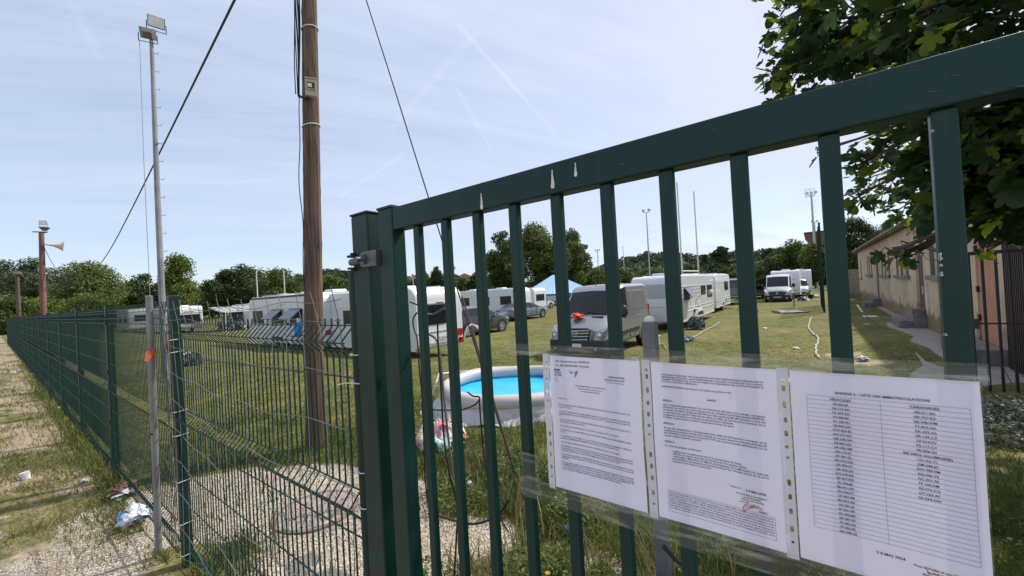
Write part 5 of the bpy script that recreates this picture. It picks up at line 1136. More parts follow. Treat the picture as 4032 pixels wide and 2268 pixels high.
def win_side(root, side, x0, x1, z0, z1, y, open_=0., mat='glass'):
    o = sheet_on(side, x0, x1, z0, z1, y, .018).build('window', 'darkplastic', root, bevel=.012)
    if not open_: sheet_on(side, x0+.04, x1-.04, z0+.04, z1-.04, y+.02, .012).build('pane', mat, o)
    else:   # top-hung pane pushed out
        mb = MB(); H_ = z1-z0; a = R(open_); yy = y+.03; dy, dz = H_*math.sin(a), H_*math.cos(a)
        P = [(x0, side*yy, z1), (x1, side*yy, z1), (x1, side*(yy+dy), z1-dz), (x0, side*(yy+dy), z1-dz)]
        n_ = Vector((0, side*dz, dy)).normalized()*.03; P2 = [tuple(Vector(p_)+n_) for p_ in P]
        mb.add(P+P2, [(0, 1, 2, 3), (4, 7, 6, 5), (0, 4, 5, 1), (1, 5, 6, 2), (2, 6, 7, 3), (3, 7, 4, 0)]); mb.build('open_pane', 'glass2', o)
        for xx in (x0+.04, x1-.04): mb = MB(); mb.bar((xx, side*(y+.02), z0+.1), (xx, side*(yy+dy*.8), z1-dz*.8), .015, .015); mb.build('stay', 'black', o)
def caravan(label, loc, rz, L=7., W_=2.3, H=2.65, z0=.38, wins=(), rear=None, front=None, axle=0., tandem=False, strip=True, boxes=((-.2, .55), (-.3, -1.)), towbar=True, rf=.55, group='caravans parked on the pitch', awnrail=None, tilt=0.):
    """x runs to the tow bar end, z from the ground; wins: (side, x0, x1, z0, z1, open angle)"""
    t = thing('caravan', label, 'caravan', loc, rz, group); h = L/2; y = W_/2
    prof = [(-h+.10, z0)]+[(-h, z0+.12)]+[(-h, H-.9)]+arc(-h+.42, H-.42, .42, 180, 90, 6)+arc(h-rf, H-rf*.8, rf*.8, 90, 20, 5)+[(h, z0+1.15), (h, z0+.5), (h-.12, z0)]
    prof = [(min(max(a, -h), h), b) for a, b in prof]; mb = MB(); mb.prism(prof, -y, y); mb.build('body', 'vanwhite', t, bevel=.07, seg=3, smooth=True)
    for s in (-1, 1):
        if strip:
            for (a, b) in ((H-.62, .035), (z0+.62, .03), (z0+.44, .03)): sheet_on(s, -h+.12, h-.15, a, a+b, y, .018).build('trim_strip', 'white', t)
        sheet_on(s, -h+.1, h-.1, z0-.02, z0+.07, y-.01, .02).build('skirt', 'white', t)
        ws = (axle-.40, axle+.40) if tandem else (axle,)
        for wx in ws: wheel(t, wx, s*(y-.02), .32, .2, 5)
        a0, a1 = (axle-.82, axle+.82) if tandem else (axle-.42, axle+.42)
        arch = [(a0, z0-.02), (a0+.05, z0+.22), (a0+.18, z0+.36), (a1-.18, z0+.36), (a1-.05, z0+.22), (a1, z0-.02), (a1-.10, z0-.02), (a1-.14, z0+.18), (a1-.24, z0+.27), (a0+.24, z0+.27), (a0+.14, z0+.18), (a0+.10, z0-.02)]
        mb = MB(); aa, bb = sorted((s*(y-.01), s*(y+.03)))
        vs = [(p_[0], aa, p_[1]) for p_ in arch]+[(p_[0], bb, p_[1]) for p_ in arch]; mb.add(vs, [(k, (k+1) % 12, 12+(k+1) % 12, 12+k) for k in range(12)]+[(k, k+1, 10-k, 11-k) for k in range(5)]+[(12+k, 13+k, 22-k, 23-k) for k in range(5)]); mb.build('wheel_arch', 'white', t)
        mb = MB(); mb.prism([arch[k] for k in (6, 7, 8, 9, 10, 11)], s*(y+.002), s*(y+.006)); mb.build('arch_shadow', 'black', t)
    for (s, a, b, c, d, op) in wins: win_side(t, s, a, b, c, d, y, op)
    for (bx, by) in boxes:
        mb = MB(); mb.prism([(bx*h-.42, H-.02), (bx*h-.34, H+.13), (bx*h+.34, H+.13), (bx*h+.42, H-.02)], by*.3-.34, by*.3+.34); mb.build('roof_vent', 'white', t, bevel=.03)
    mb = MB()
    for s in (-1, 1): mb.bar((-h*.7, s*(y-.15), H+.04), (h*.6, s*(y-.15), H+.04), .04, .04); 
    mb.build('roof_rail', 'white', t)
    if towbar:
        mb = MB(); 
        for s in (-1, 1): mb.bar((h-.3, s*.55, z0+.02), (h+1.05, s*.05, z0+.05), .07, .09)
        mb.build('tow_bar', 'galv', t); mb = MB(); mb.tube([(h+.85, .12, z0+.45), (h+.85, .12, .12)], .03, 8); mb.lathe((h+.85, .12, .10), [(.10, -.04), (.10, .04)], 12, 'y'); mb.build('jockey_wheel', 'galv', t)
    def endpanel(x, sgn, y0, y1, a, b, th=.02):
        mb = MB(); mb.box(min(x, x+sgn*th), max(x, x+sgn*th), y0, y1, a, b); return mb
    if front:
        for (y0, y1, a, b, mt, nm) in front: endpanel(h, 1, y0, y1, a, b).build(nm, mt, t, bevel=.01)
    if rear:
        for (y0, y1, a, b, mt, nm) in rear: endpanel(-h, -1, y0, y1, a, b, .03).build(nm, mt, t, bevel=.012)
    return t
def shape_on(t, side, y, pts, mat, name):
    mb = MB(); a, b = side*(y+.004), side*(y+.009); mb.prism(pts, a, b); mb.build(name, mat, t)
gA = gzf(-6.3, 24); HW = 2.7
# A: front end toward the gate, left side (+y) seen; local x = 24.0 - worldY
A = caravan('large white caravan with twin wheels and one open window, right of the silver van', (-6.36, 24.1, gA), R(-90), L=8.3, W_=2.36, H=2.72, wins=[(1, 2.0, 3.15, 1.42, 2.04, 35), (1, -1.75, -.6, 1.56, 2.08, 0), (1, -3.65, -2.25, 1.34, 2.08, 0)], axle=-.15, tandem=True, boxes=((.75, .3), (.1, -.4), (-.75, .4)),
            front=[(.72, .90, .98, 1.22, 'inkgrey', 'badge'), (-1.05, 1.05, 1.15, 1.17, 'vangrey', 'seam'), (-1.1, 1.1, 1.62, 2.30, 'vangrey', 'front_panel')])
shape_on(A, 1, 1.18, [(1.9, .62), (1.3, .72), (.95, 1.12), (.75, 1.38), (.35, 1.46), (-.3, 1.48), (.3, 1.40), (.58, 1.32), (.80, .98), (1.1, .66)], 'vangrey', 'swoosh_decal'); shape_on(A, 1, 1.18, [(.72, 1.55), (.62, 1.55), (.60, 1.75), (.67, 1.78), (.74, 1.75)], 'vangrey', 'badge')
for z_ in (1.5, 1.72, 1.92): shape_on(A, 1, 1.18, [(3.9, z_), (3.9, z_+.012), (-.5, z_+.012), (-.5, z_)], 'inkgrey', 'panel_seam')
mb = MB(); mb.box(.95, 1.35, 1.18, 1.50, .86, .89); mb.build('flap_shelf', 'white', A); mb = MB(); mb.box(1.05, 1.28, 1.18, 1.20, .66, .86); mb.build('service_hatch', 'darkplastic', A)
mb = MB(); mb.box(-.2, .3, 1.18, 1.2, .95, 1.2); mb.build('service_hatch', 'white', A)
B = caravan('white caravan with one dark side window parked behind the twin-wheeled caravan', (-6.78, 34.3, gA), R(-90), L=6.2, W_=2.36, H=2.78, wins=[(1, -2.1, -.55, 1.52, 2.22, 0)], axle=.35, boxes=((-.5, .5),), front=None)
shape_on(B, 1, 1.18, [(.55, 1.55), (.62, 1.85), (.75, 1.85), (.82, 1.55), (.68, 1.35)], 'vangrey', 'round_emblem'); mb = MB(); mb.box(-1.35, -1.0, 1.18, 1.42, .9, .93); mb.build('flap_shelf', 'white', B)
mb, p_ = gpath([(-5.55, 35.5), (-5.3, 35.3), (-5.1, 34.6)], .025); single('power_cable', mb, 'black', 'dark cable drooping from the second caravan side hatch to the grass', 'cable', p_)
# F: rear toward +X ; local x = -(worldX + 14.2), heading 180
gF = gzf(-13, 10)
F_ = caravan('white caravan showing its rear with red lights and a plate, behind the first gate bars', (-14.35, 9.95, gF), R(180), L=6.9, W_=2.3, H=2.58, wins=[(1, -2.9, -1.7, 1.3, 1.85, 0), (1, -.2, 1.1, 1.3, 1.85, 0)], axle=.1, rear=[(-.25, .78, 1.22, 1.93, 'glass', 'rear_window'), (-.62, .95, 1.955, 2.0, 'vangrey', 'rear_trim'), (-.15, .2, 1.96, 2.02, 'red', 'brake_light'), (.66, .98, .64, .86, 'red', 'tail_light'), (-1.08, -.66, .70, .94, 'red', 'tail_light'), (-1.12, -.82, .42, .62, 'red', 'fog_light'), (-1.1, 1.1, .96, .985, 'vangrey', 'rear_trim'), (-1.0, 1.0, .52, .60, 'vangrey', 'bumper_step'), (-1.1, 1.1, .40, .47, 'chrome', 'bumper_step'), (-.75, -.42, 1.18, 1.42, 'vangrey', 'service_hatch')])
mb = MB(); mb.box(-3.485, -3.478, -.30, .24, .66, .80); pl = mb.build('number_plate', 'white', F_)
V, Fc, wd = text_poly('FK-056-SX'); mb = MB(); s_ = .44/wd; mb.add([(-3.488, .20-a*s_, .685+b_*.115) for a, b_ in V], Fc); mb.build('plate_number', 'ink', pl)
# G: long side toward the gate
gG = gzf(-20, 9.5)
G_ = caravan('long white caravan with three windows propped open, behind the wooden pole', (-20.3, 9.6, gG), R(180), L=7.8, W_=2.4, H=2.62, wins=[(1, 2.05, 3.25, 1.28, 1.92, 0), (1, -.3, .85, 1.28, 1.95, 50), (1, -2.2, -1.05, 1.28, 1.95, 50), (1, -.85, -.4, 1.2, 1.34, 0)], axle=.45, tandem=True, boxes=((.6, -.4), (-.2, .3), (-.7, -.3)), rear=[(-.9, .2, 1.26, 1.92, 'glass', 'rear_window'), (.45, .8, 1.98, 2.03, 'red', 'brake_light'), (.85, 1.1, .8, 1.0, 'red', 'tail_light'), (-1.1, -.85, .8, 1.0, 'red', 'tail_light'), (-.2, .35, .76, .92, 'vangrey', 'number_plate'), (-1.1, 1.1, .50, .58, 'vangrey', 'bumper_step')])
shape_on(G_, 1, 1.2, [(.6, 1.98), (.1, 2.12), (-.6, 2.2), (-.6, 2.22), (.1, 2.15), (.65, 2.0)], 'vangrey', 'swoosh_decal'); shape_on(G_, 1, 1.2, [(-3.8, 2.50), (3.5, 2.50), (3.5, 2.60), (-3.8, 2.60)], 'darkplastic', 'roof_awning')
mb = MB(); mb.box(3.0, 4.6, 1.15, 2.0, 2.0, 2.03); 
mb = MB(); mb.add([(3.9, .6, 2.45), (4.9, .6, 1.75), (4.9, -.9, 1.75), (3.9, -.9, 2.45), (3.92, .6, 2.49), (4.92, .6, 1.79), (4.92, -.9, 1.79), (3.92, -.9, 2.49)], [(0, 1, 2, 3), (4, 7, 6, 5), (0, 4, 5, 1), (1, 5, 6, 2), (2, 6, 7, 3), (3, 7, 4, 0)]); mb.build('front_window_open', 'vanwhite', G_)
q = (-17.488, 7.900, 0.728); t = thing('blue_water_can', 'blue water canister with a pale cap standing by the long caravan door', 'canister', (q[0], q[1], gG)); mb = MB(); mb.lathe((0, 0, 0), [(.14, .0), (.15, .06), (.15, .44), (.12, .53), (.08, .56)], 18); mb.build('can', 'blue', t, smooth=True); mb = MB(); mb.lathe((0, 0, .56), [(.10, 0), (.10, .12), (.06, .15)], 14); mb.build('cap', 'white', t); mb = MB(); mb.lathe((0, 0, -.8), [(.25, 0), (.25, .8)], 12); 
mb = MB(); mb.box(-.28, .28, -.28, .28, -.02, .0)
t.location.z = gG+.85; st = thing('camp_stool', 'small dark camp stool under the blue water canister', 'stool', (q[0], q[1], gG)); mb = MB(); mb.box(-.24, .24, -.22, .22, .81, .845); mb.build('seat', 'darkplastic', st)
for sx_ in (-1, 1):
    for sy_ in (-1, 1): mb = MB(); mb.tube([(sx_*.25, sy_*.2, 0), (sx_*.18, sy_*.18, .81)], .014, 6); mb.build('leg', 'galv', st)
# H and neighbours, seen end-on
gH = gzf(-54, 12)
H_ = caravan('distant white caravan with a wide dark end window, left of the striped awning', (-54.6, 12.25, gH), R(180), L=7, W_=2.6, H=2.7, axle=0, rear=[(-1.08, 1.08, .98, 1.85, 'glass', 'end_window'), (-1.25, 1.25, 2.0, 2.04, 'vangrey', 'rear_trim'), (-.55, .25, 2.10, 2.16, 'inkgrey', 'lettering_strip'), (-1.25, 1.25, .60, .64, 'vangrey', 'rear_trim')], wins=[(1, -2.6, -1.4, 1.2, 1.8, 0)], group='distant caravans at the left')
q = Vector((-59.705, 9.989, -0.450)); H2 = caravan('white caravan seen through the wires right of the galvanised pole foot line', (q.x-3.4, q.y+.4, gzf(q.x, q.y)), R(180), L=6.6, W_=2.4, H=2.6, wins=[(1, -2.4, -1.2, 1.2, 1.8, 0), (1, .3, 1.6, 1.2, 1.8, 0)], rear=[(-.7, .7, 1.3, 1.95, 'glass', 'end_window'), (-1.1, 1.1, 1.0, 1.03, 'vangrey', 'rear_trim')], group='distant caravans at the left')
H2['label'] = 'white caravan farthest left, seen only through the fence mesh left of the steel pole'
H3 = caravan('white camper end beyond the striped awning, mostly hidden by the long caravan', (-58, 20.5, -.5), R(180), L=7, W_=2.4, H=2.6, rear=[(-.9, .5, 1.2, 1.8, 'glass', 'end_window')], group='distant caravans at the left')
H4 = caravan('far white caravan under the trees, between the two left caravans', (-66, 26.5, -.5), R(180), L=7, W_=2.4, H=2.6, rear=[(-.9, .9, 1.2, 1.8, 'glass', 'end_window')], group='distant caravans at the left')
# striped awning beside H
def awning(label, P, posts, mat, z0):
    c = sum((Vector(p) for p in P), Vector())/4; t = thing('awning', label, 'awning', (c.x, c.y, z0)); w = W(t)
    N = 10; mb = MB(); vs = []; rr = []
    for j in range(5):
        for i in range(N*4+1):
            f_, g_ = i/(N*4), j/4; a = Vector(P[0]).lerp(Vector(P[1]), f_); b = Vector(P[3]).lerp(Vector(P[2]), f_); p = a.lerp(b, g_); p.z -= .12*math.sin(math.pi*g_); vs.append(tuple(p)); rr.append(f_)
    mb.add(vs, [(j*(N*4+1)+i, j*(N*4+1)+i+1, (j+1)*(N*4+1)+i+1, (j+1)*(N*4+1)+i) for j in range(4) for i in range(N*4)], rr); mb.r = rr; w('canvas', mb, mat)
    for p in posts: mb = MB(); mb.tube([(p[0], p[1], z0), tuple(p)], .03, 6); w('tent_pole', mb, 'white')
    return t
awning('grey striped awning stretched out from the distant caravans', [(-50.5, 13.9, 1.95), (-50.5, 19.2, 1.95), (-46, 19.3, 1.35), (-46, 14.0, 1.35)], [(-46, 19.3, 1.35), (-46, 14.0, 1.35)], 'awnstripe', -.5)
def bench_set(label, c, rz):
    t = thing('camping_table', label, 'table', c, rz); mb = MB(); mb.box(-1, 1, -.4, .4, .72, .76); mb.build('tabletop', 'galv', t)
    for sx in (-1, 1):
        for sy in (-1, 1): mb = MB(); mb.bar((sx*.9, sy*.34, 0), (sx*.9, sy*.34, .72), .05, .05); mb.build('leg', 'galv', t)
bench_set('camping table standing beneath the striped awning', (-48, 16.8, -.5), R(80))
crumple('camp_gear', 'dark jumble of camping gear under the striped awning', 'gear', (-47.5, 15.2, -.45), 1.3, [('fleece', 1.2), ('paperwhite', .4), ('brown', .6)], 71, 1.1)
# I
I_ = caravan('white caravan with three square side windows behind the dark crossover car', (-23.6, 27.9, -.5), R(180), L=7.2, W_=2.35, H=2.62, wins=[(1, -3.15, -1.95, 1.25, 1.98, 0), (1, -.75, .6, 1.25, 1.98, 0), (1, 1.7, 2.7, 1.25, 1.98, 0)], axle=.2, boxes=((.55, .3), (-.35, .2)), rear=[(-1.05, 1.05, 1.05, 1.08, 'vangrey', 'rear_trim'), (-.35, .25, 2.08, 2.13, 'vangrey', 'lettering_strip')])
J_ = caravan('white caravan end directly behind the blue-grey saloon car', (-27.2, 36.2, -.5), R(180), L=7, W_=2.4, H=2.6, rear=[(-.8, .8, 1.2, 1.9, 'glass', 'end_window')])
C_ = caravan('white caravan parked directly behind the dark-nosed van', (-2.42, 54.2, -.5), R(-90), L=7.2, W_=2.5, H=2.95, boxes=((.72, .3), (.2, -.2)), front=[(-1.1, 1.1, 1.5, 1.52, 'vangrey', 'seam'), (.5, .95, 1.95, 2.0, 'vangrey', 'lettering_strip')], wins=[(1, -2, -.8, 1.3, 1.9, 0)])
E_ = caravan('white caravan farthest right, in front of the grandstand trees', (-1.65, 66.5, -.5), R(-86), L=7.5, W_=2.4, H=3.05, boxes=((.8, .1), (.2, -.2)), front=[(.3, .8, 2.0, 2.04, 'vangrey', 'lettering_strip'), (-1.1, 1.1, 1.1, 1.12, 'vangrey', 'seam')], wins=[(1, .8, 2.2, 1.3, 2.0, 0), (1, -1.8, -.4, 1.3, 2.0, 0)])
q = (-3.084, 63.109, -0.500); awning('grey canopy on thin poles left of the dark-nosed van', [(-6.6, 50, 1.45), (-6.6, 58, 1.45), (-3.7, 58, 2.25), (-3.7, 50, 2.25)], [(-6.5, 50.1, 1.45), (-6.5, 57.9, 1.45)], 'awning', -.5)
# dark shelter further left of it
q = Vector((-5.988, 42.295, -0.500)); t = thing('market_shelter', 'dark grey shelter with a white edge and glass sides behind the second caravan', 'shelter', (q.x-1.2, q.y+1.5, -.5)); w = W(t); x, y = q.x-1.2, q.y+1.5
mb = MB(); mb.prism([(y-1.8, 1.75), (y+1.8, 1.75), (y+1.8, 1.92), (y-1.8, 1.92)], x-2.2, x+2.2, 'yz'); w('roof', mb, 'white'); mb = MB(); mb.prism([(y-1.6, 1.0), (y-1.5, 1.74), (y+1.5, 1.74), (y+1.6, 1.0)], x-2.1, x+2.1, 'yz'); w('canvas', mb, 'fleece')
for sx in (-2.1, -.7, .7, 2.1): mb = MB(); mb.bar((x+sx, y-1.65, -.5), (x+sx, y-1.65, 1.75), .06, .06); w('tent_pole', mb, 'white')
mb = MB(); mb.box(x-2.0, x+2.0, y-1.6, y+1.6, .0, 1.0); w('side_cloth', mb, 'glass2'); mb = MB(); mb.box(x-2.2, x+2.3, y-2.6, y-1.9, .22, .26); w('counter', mb, 'white')
bench_set('pale camping table in front of the dark shelter', (q.x-.6, q.y-1.4, -.5), 0)
# striped marquee
q = Vector((-31.074, 51.752, 1.077)); t = thing('marquee', 'blue and white striped marquee with a pointed roof beyond the parked cars', 'tent', (q.x, q.y, -.5)); ax = Vector((math.cos(YAW), math.sin(YAW), 0)); ay = Vector((-ax.y, ax.x, 0))
mb = MB(); zE = (-31.068, 51.755, 1.196)[2]; zP = (-30.919, 51.835, 4.192)[2]; hw, hd, nn = 5.6, 3.8, 30; vs = []; rr = []
pk = [Vector((0, 0, zP+.5))]
ring = []
def edge(a, b, n_): return [a.lerp(b, k/n_) for k in range(n_)]
cs = [ax*-hw-ay*hd, ax*hw-ay*hd, ax*hw+ay*hd, ax*-hw+ay*hd]
for a, b in zip(cs, cs[1:]+cs[:1]): ring += edge(a, b, nn)
for p_ in ring: p_.z = zE+.5+.10*abs(math.sin(ring.index(p_)*.21))*0
L_ = []
for f_ in (1, .75, .5, .25, .06):
    for k, p_ in enumerate(ring): p = Vector((p_.x*f_, p_.y*f_, zE+.5+(zP-zE)*(1-f_)**1.12)); L_.append(p); rr.append((k % nn)/nn)
m_ = len(ring); mb.add([tuple(p) for p in L_], [(j*m_+k, j*m_+(k+1) % m_, (j+1)*m_+(k+1) % m_, (j+1)*m_+k) for j in range(4) for k in range(m_)]); mb.r = rr; rf_ = mb.build('roof', 'tent', t)
mb = MB(); mb.add([tuple(p) for p in ring]+[(p.x, p.y, p.z-.28) for p in ring], [(k, (k+1) % m_, m_+(k+1) % m_, m_+k) for k in range(m_)]); mb.build('valance', M('valance_blue', (.03, .16, .42), .7), t)
for p_ in cs+[(cs[0]+cs[1])/2, (cs[1]+cs[2])/2, (cs[0]*.66+cs[1]*.34)]: mb = MB(); mb.tube([(p_.x*.98, p_.y*.98, 0), (p_.x*.98, p_.y*.98, zE+.5)], .05, 6); mb.build('tent_pole', 'galv', t)
mb = MB()
for p_ in cs: mb.tube([(p_.x*.5, p_.y*.5, zE+.5+(zP-zE)*.45), (p_.x*1.35, p_.y*1.35, 0)], .02, 4)
for i_, p_ in enumerate(cs): mb = MB(); mb.tube([(p_.x, p_.y, zE+.5), (p_.x*1.35, p_.y*1.35, 0)], .02, 4); mb.build('guy_rope', 'black', t)
q2 = q+ay*14; K_ = caravan('white caravan half hidden behind the striped marquee', (q2.x-1, q2.y, -.5), YAW, L=8, W_=2.4, H=2.6, wins=[(-1, -3, -1.8, 1.2, 1.9, 0), (-1, -.4, .5, .5, 1.9, 0), (-1, 1.4, 2.6, 1.2, 1.9, 0)])
q3 = Vector((-76.943, 111.583, -0.500)); bench_set('dark picnic table left of the white hatchback', (q3.x-.5, q3.y, -.5), YAW)

def loft(st, rings, tagf):
    """st: stations along x with a dict of ring points (y,z) for the left half; returns {tag: MB}"""
    out = {}
    for i in range(len(st)-1):
        (xa, A_), (xb, B_) = st[i], st[i+1]
        for k in range(len(A_)-1):
            tg = tagf(i, k)
            if tg is None: continue
            for s in (1, -1):
                mb = out.setdefault(tg, MB()); P = [(xa, s*A_[k][0], A_[k][1]), (xa, s*A_[k+1][0], A_[k+1][1]), (xb, s*B_[k+1][0], B_[k+1][1]), (xb, s*B_[k][0], B_[k][1])]
                mb.add(P, [(0, 1, 2, 3) if s < 0 else (3, 2, 1, 0)])
    for e, (x, A_) in ((0, st[0]), (1, st[-1])):
        mb = out.setdefault('body', MB()); ring = [(x, y, z) for y, z in A_]+[(x, -y, z) for y, z in A_[::-1]]; mb.add(ring, [tuple(range(len(ring)))])
    return out
def weld(mb):
    seen = {}; mp = []; vs = []
    for v in mb.v:
        k = tuple(round(c, 4) for c in v)
        if k not in seen: seen[k] = len(vs); vs.append(v)
        mp.append(seen[k])
    fs = []
    for f in mb.f:
        g_ = []
        for i in f:
            if mp[i] not in g_: g_.append(mp[i])
        if len(g_) > 2: fs.append(tuple(g_))
    mb.v, mb.f = vs, fs; return mb
def car(label, loc, rz, L, Wd, H, paint, kind, group='cars parked on the pitch'):
    t = thing('parked_car', label, 'car', loc, rz, group); h = L/2; y = Wd/2
    # station: x, sill z, belt z, top z, plan half width factor, roof half width factor, is cabin
    if kind == 'saloon': S_ = [(-h, .45, .78, .80, .80), (-h+.12, .30, .95, 1.0, .93), (-h+.55, .24, .98, 1.08, .98), (-h+1.15, .22, .97, H-.10, 1), (-h+1.9, .22, .95, H, 1), (-h+2.5, .22, .93, H, 1), (h-1.75, .22, .92, H-.14, 1), (h-1.05, .22, .90, .98, 1), (h-.45, .24, .82, .86, .97), (h-.12, .30, .70, .74, .90), (h, .42, .58, .62, .76)]; cab = (2, 7)
    elif kind == 'suv': S_ = [(-h, .50, .95, .98, .82), (-h+.10, .36, 1.08, 1.14, .94), (-h+.50, .30, 1.10, H-.14, .98), (-h+1.0, .28, 1.10, H-.02, 1), (-h+1.8, .28, 1.08, H, 1), (-h+2.5, .28, 1.06, H-.02, 1), (h-1.75, .28, 1.04, H-.16, 1), (h-1.10, .28, 1.02, 1.12, 1), (h-.5, .30, .96, 1.02, .98), (h-.12, .34, .82, .88, .91), (h, .45, .70, .74, .78)]; cab = (1, 7)
    else: S_ = [(-h, .48, .88, .90, .82), (-h+.10, .32, 1.0, 1.06, .94), (-h+.45, .26, 1.0, H-.16, .98), (-h+1.0, .24, .99, H, 1), (-h+1.7, .24, .97, H, 1), (-h+2.3, .24, .95, H-.01, 1), (h-1.65, .24, .93, H-.14, 1), (h-1.0, .24, .92, 1.0, 1), (h-.45, .26, .84, .88, .97), (h-.12, .30, .72, .76, .9), (h, .42, .60, .64, .76)]; cab = (1, 7)
    st = []
    for i, (x, zb, zl, zt, f_) in enumerate(S_):
        Y_ = y*f_; tall = zt-zl > .18; rt = .70 if tall else .80
        ring = [(0, zb-.02), (Y_*.86, zb-.02), (Y_*.96, zb+.06), (Y_, zb+.28), (Y_*.99, (zb+zl)/2+.12), (Y_*.95, zl), (Y_*(rt+.045 if tall else .86), zt-(.07 if tall else .02)), (Y_*rt*.92, zt-.015), (0, zt+.02)]
        st.append((x, ring))
    def tg(i, k):
        if cab[0] <= i < cab[1]:
            if k == 5: return 'side_window' if cab[0] < i < cab[1]-0 else 'side_window'
            if k in (6, 7) and i in (cab[0],): return 'rear_window'
            if k in (6, 7) and i == cab[1]-1: return 'windscreen'
        return 'body'
    for nm, mb in loft(st, None, tg).items(): weld(mb).build(nm, paint if nm == 'body' else 'glass', t, smooth=True, angle=38)
    for s in (-1, 1):
        for wx in (-h+.80, h-.88):
            mb = MB(); mb.lathe((wx, s*(y-.035), .36), [(0, s*.035), (.42, s*.035), (.42, 0)], 24, 'y'); mb.build('wheel_arch', 'black', t)
            wheel(t, wx, s*(y+.012), .335 if kind != 'suv' else .36, .2, 5 if kind == 'saloon' else 6)
        mb = MB(); mb.box(-h+1.2, h-1.3, s*(y-.01) if s > 0 else -y-.01, y+.01 if s > 0 else -(y-.01), .22, .32); mb.build('sill_trim', 'darkplastic', t)
        for dx in (-.35, .62): mb = MB(); mb.box(dx-.25, dx-.08, min(s*(y-.02), s*(y+.02)), max(s*(y-.02), s*(y+.02)), .80, .83); mb.build('door_handle', paint, t)
        for dx in (h-1.75, .02, ): mb = MB(); mb.box(dx-.008, dx+.008, min(s*(y-.05), s*(y+.003)), max(s*(y-.05), s*(y+.003)), .35, .88); mb.build('door_gap', 'black', t)
        mb = MB(); mb.bar((.12, s*y*.955, S_[4][2]+.0), (.10, s*y*.75, H-.09), .06, .05); mb.build('door_pillar', 'black', t)
        mb = MB(); mb.ell((h-1.55, s*(y+.07), 1.0), (.09, .10, .075)); mb.build('wing_mirror', paint, t, smooth=True)
        mb = MB(); mb.box(h-.34, h-.10, min(s*y*.62, s*y*.90), max(s*y*.62, s*y*.90), .66, .78); mb.build('headlight', 'clearsky_lens', t, bevel=.03)
        mb = MB(); mb.box(-h-.01, -h+.16, min(s*y*.45, s*y*.93), max(s*y*.45, s*y*.93), .78 if kind != 'suv' else .92, .88 if kind != 'suv' else 1.02); mb.build('tail_light', 'red', t, bevel=.02)
    mb = MB(); mb.box(-h-.012, -h+.05, -.26, .26, .62, .73); mb.build('number_plate', 'white', t)
    mb = MB(); mb.box(-h-.02, -h+.2, -y*.78, y*.78, .26, .44); mb.build('rear_bumper', 'darkplastic', t, bevel=.03)
    mb = MB(); mb.box(h-.16, h+.02, -y*.66, y*.66, .28, .42); mb.build('front_grille', 'black', t, bevel=.02)
    return t
car('dark graphite crossover car with large alloy wheels, behind the gate bars', (-15.9, 17.15, gzf(-15, 17)), R(88), 4.5, 1.84, 1.60, 'greycar', 'suv')
car('blue-grey saloon car with wide red tail lights, between the crossover and the marquee', (-19.5, 27.0, -.5), R(88), 4.9, 1.88, 1.44, 'bluegrey', 'saloon')
car('small white hatchback parked in front of the striped marquee', (-26.8, 40.6, -.5), R(86), 4.2, 1.80, 1.50, 'silver', 'hatch')
car('silver car squeezed between the two caravans beyond the dark-nosed van', (-1.45, 58.0, -.5), R(-88), 4.4, 1.85, 1.9, 'silver', 'suv')
car('greenish car half hidden on the camera-left side of the dark-nosed van', (-5.6, 55, -.5), R(-80), 4.3, 1.8, 1.5, M('green_paint', (.20, .27, .25), .3, .3), 'hatch')

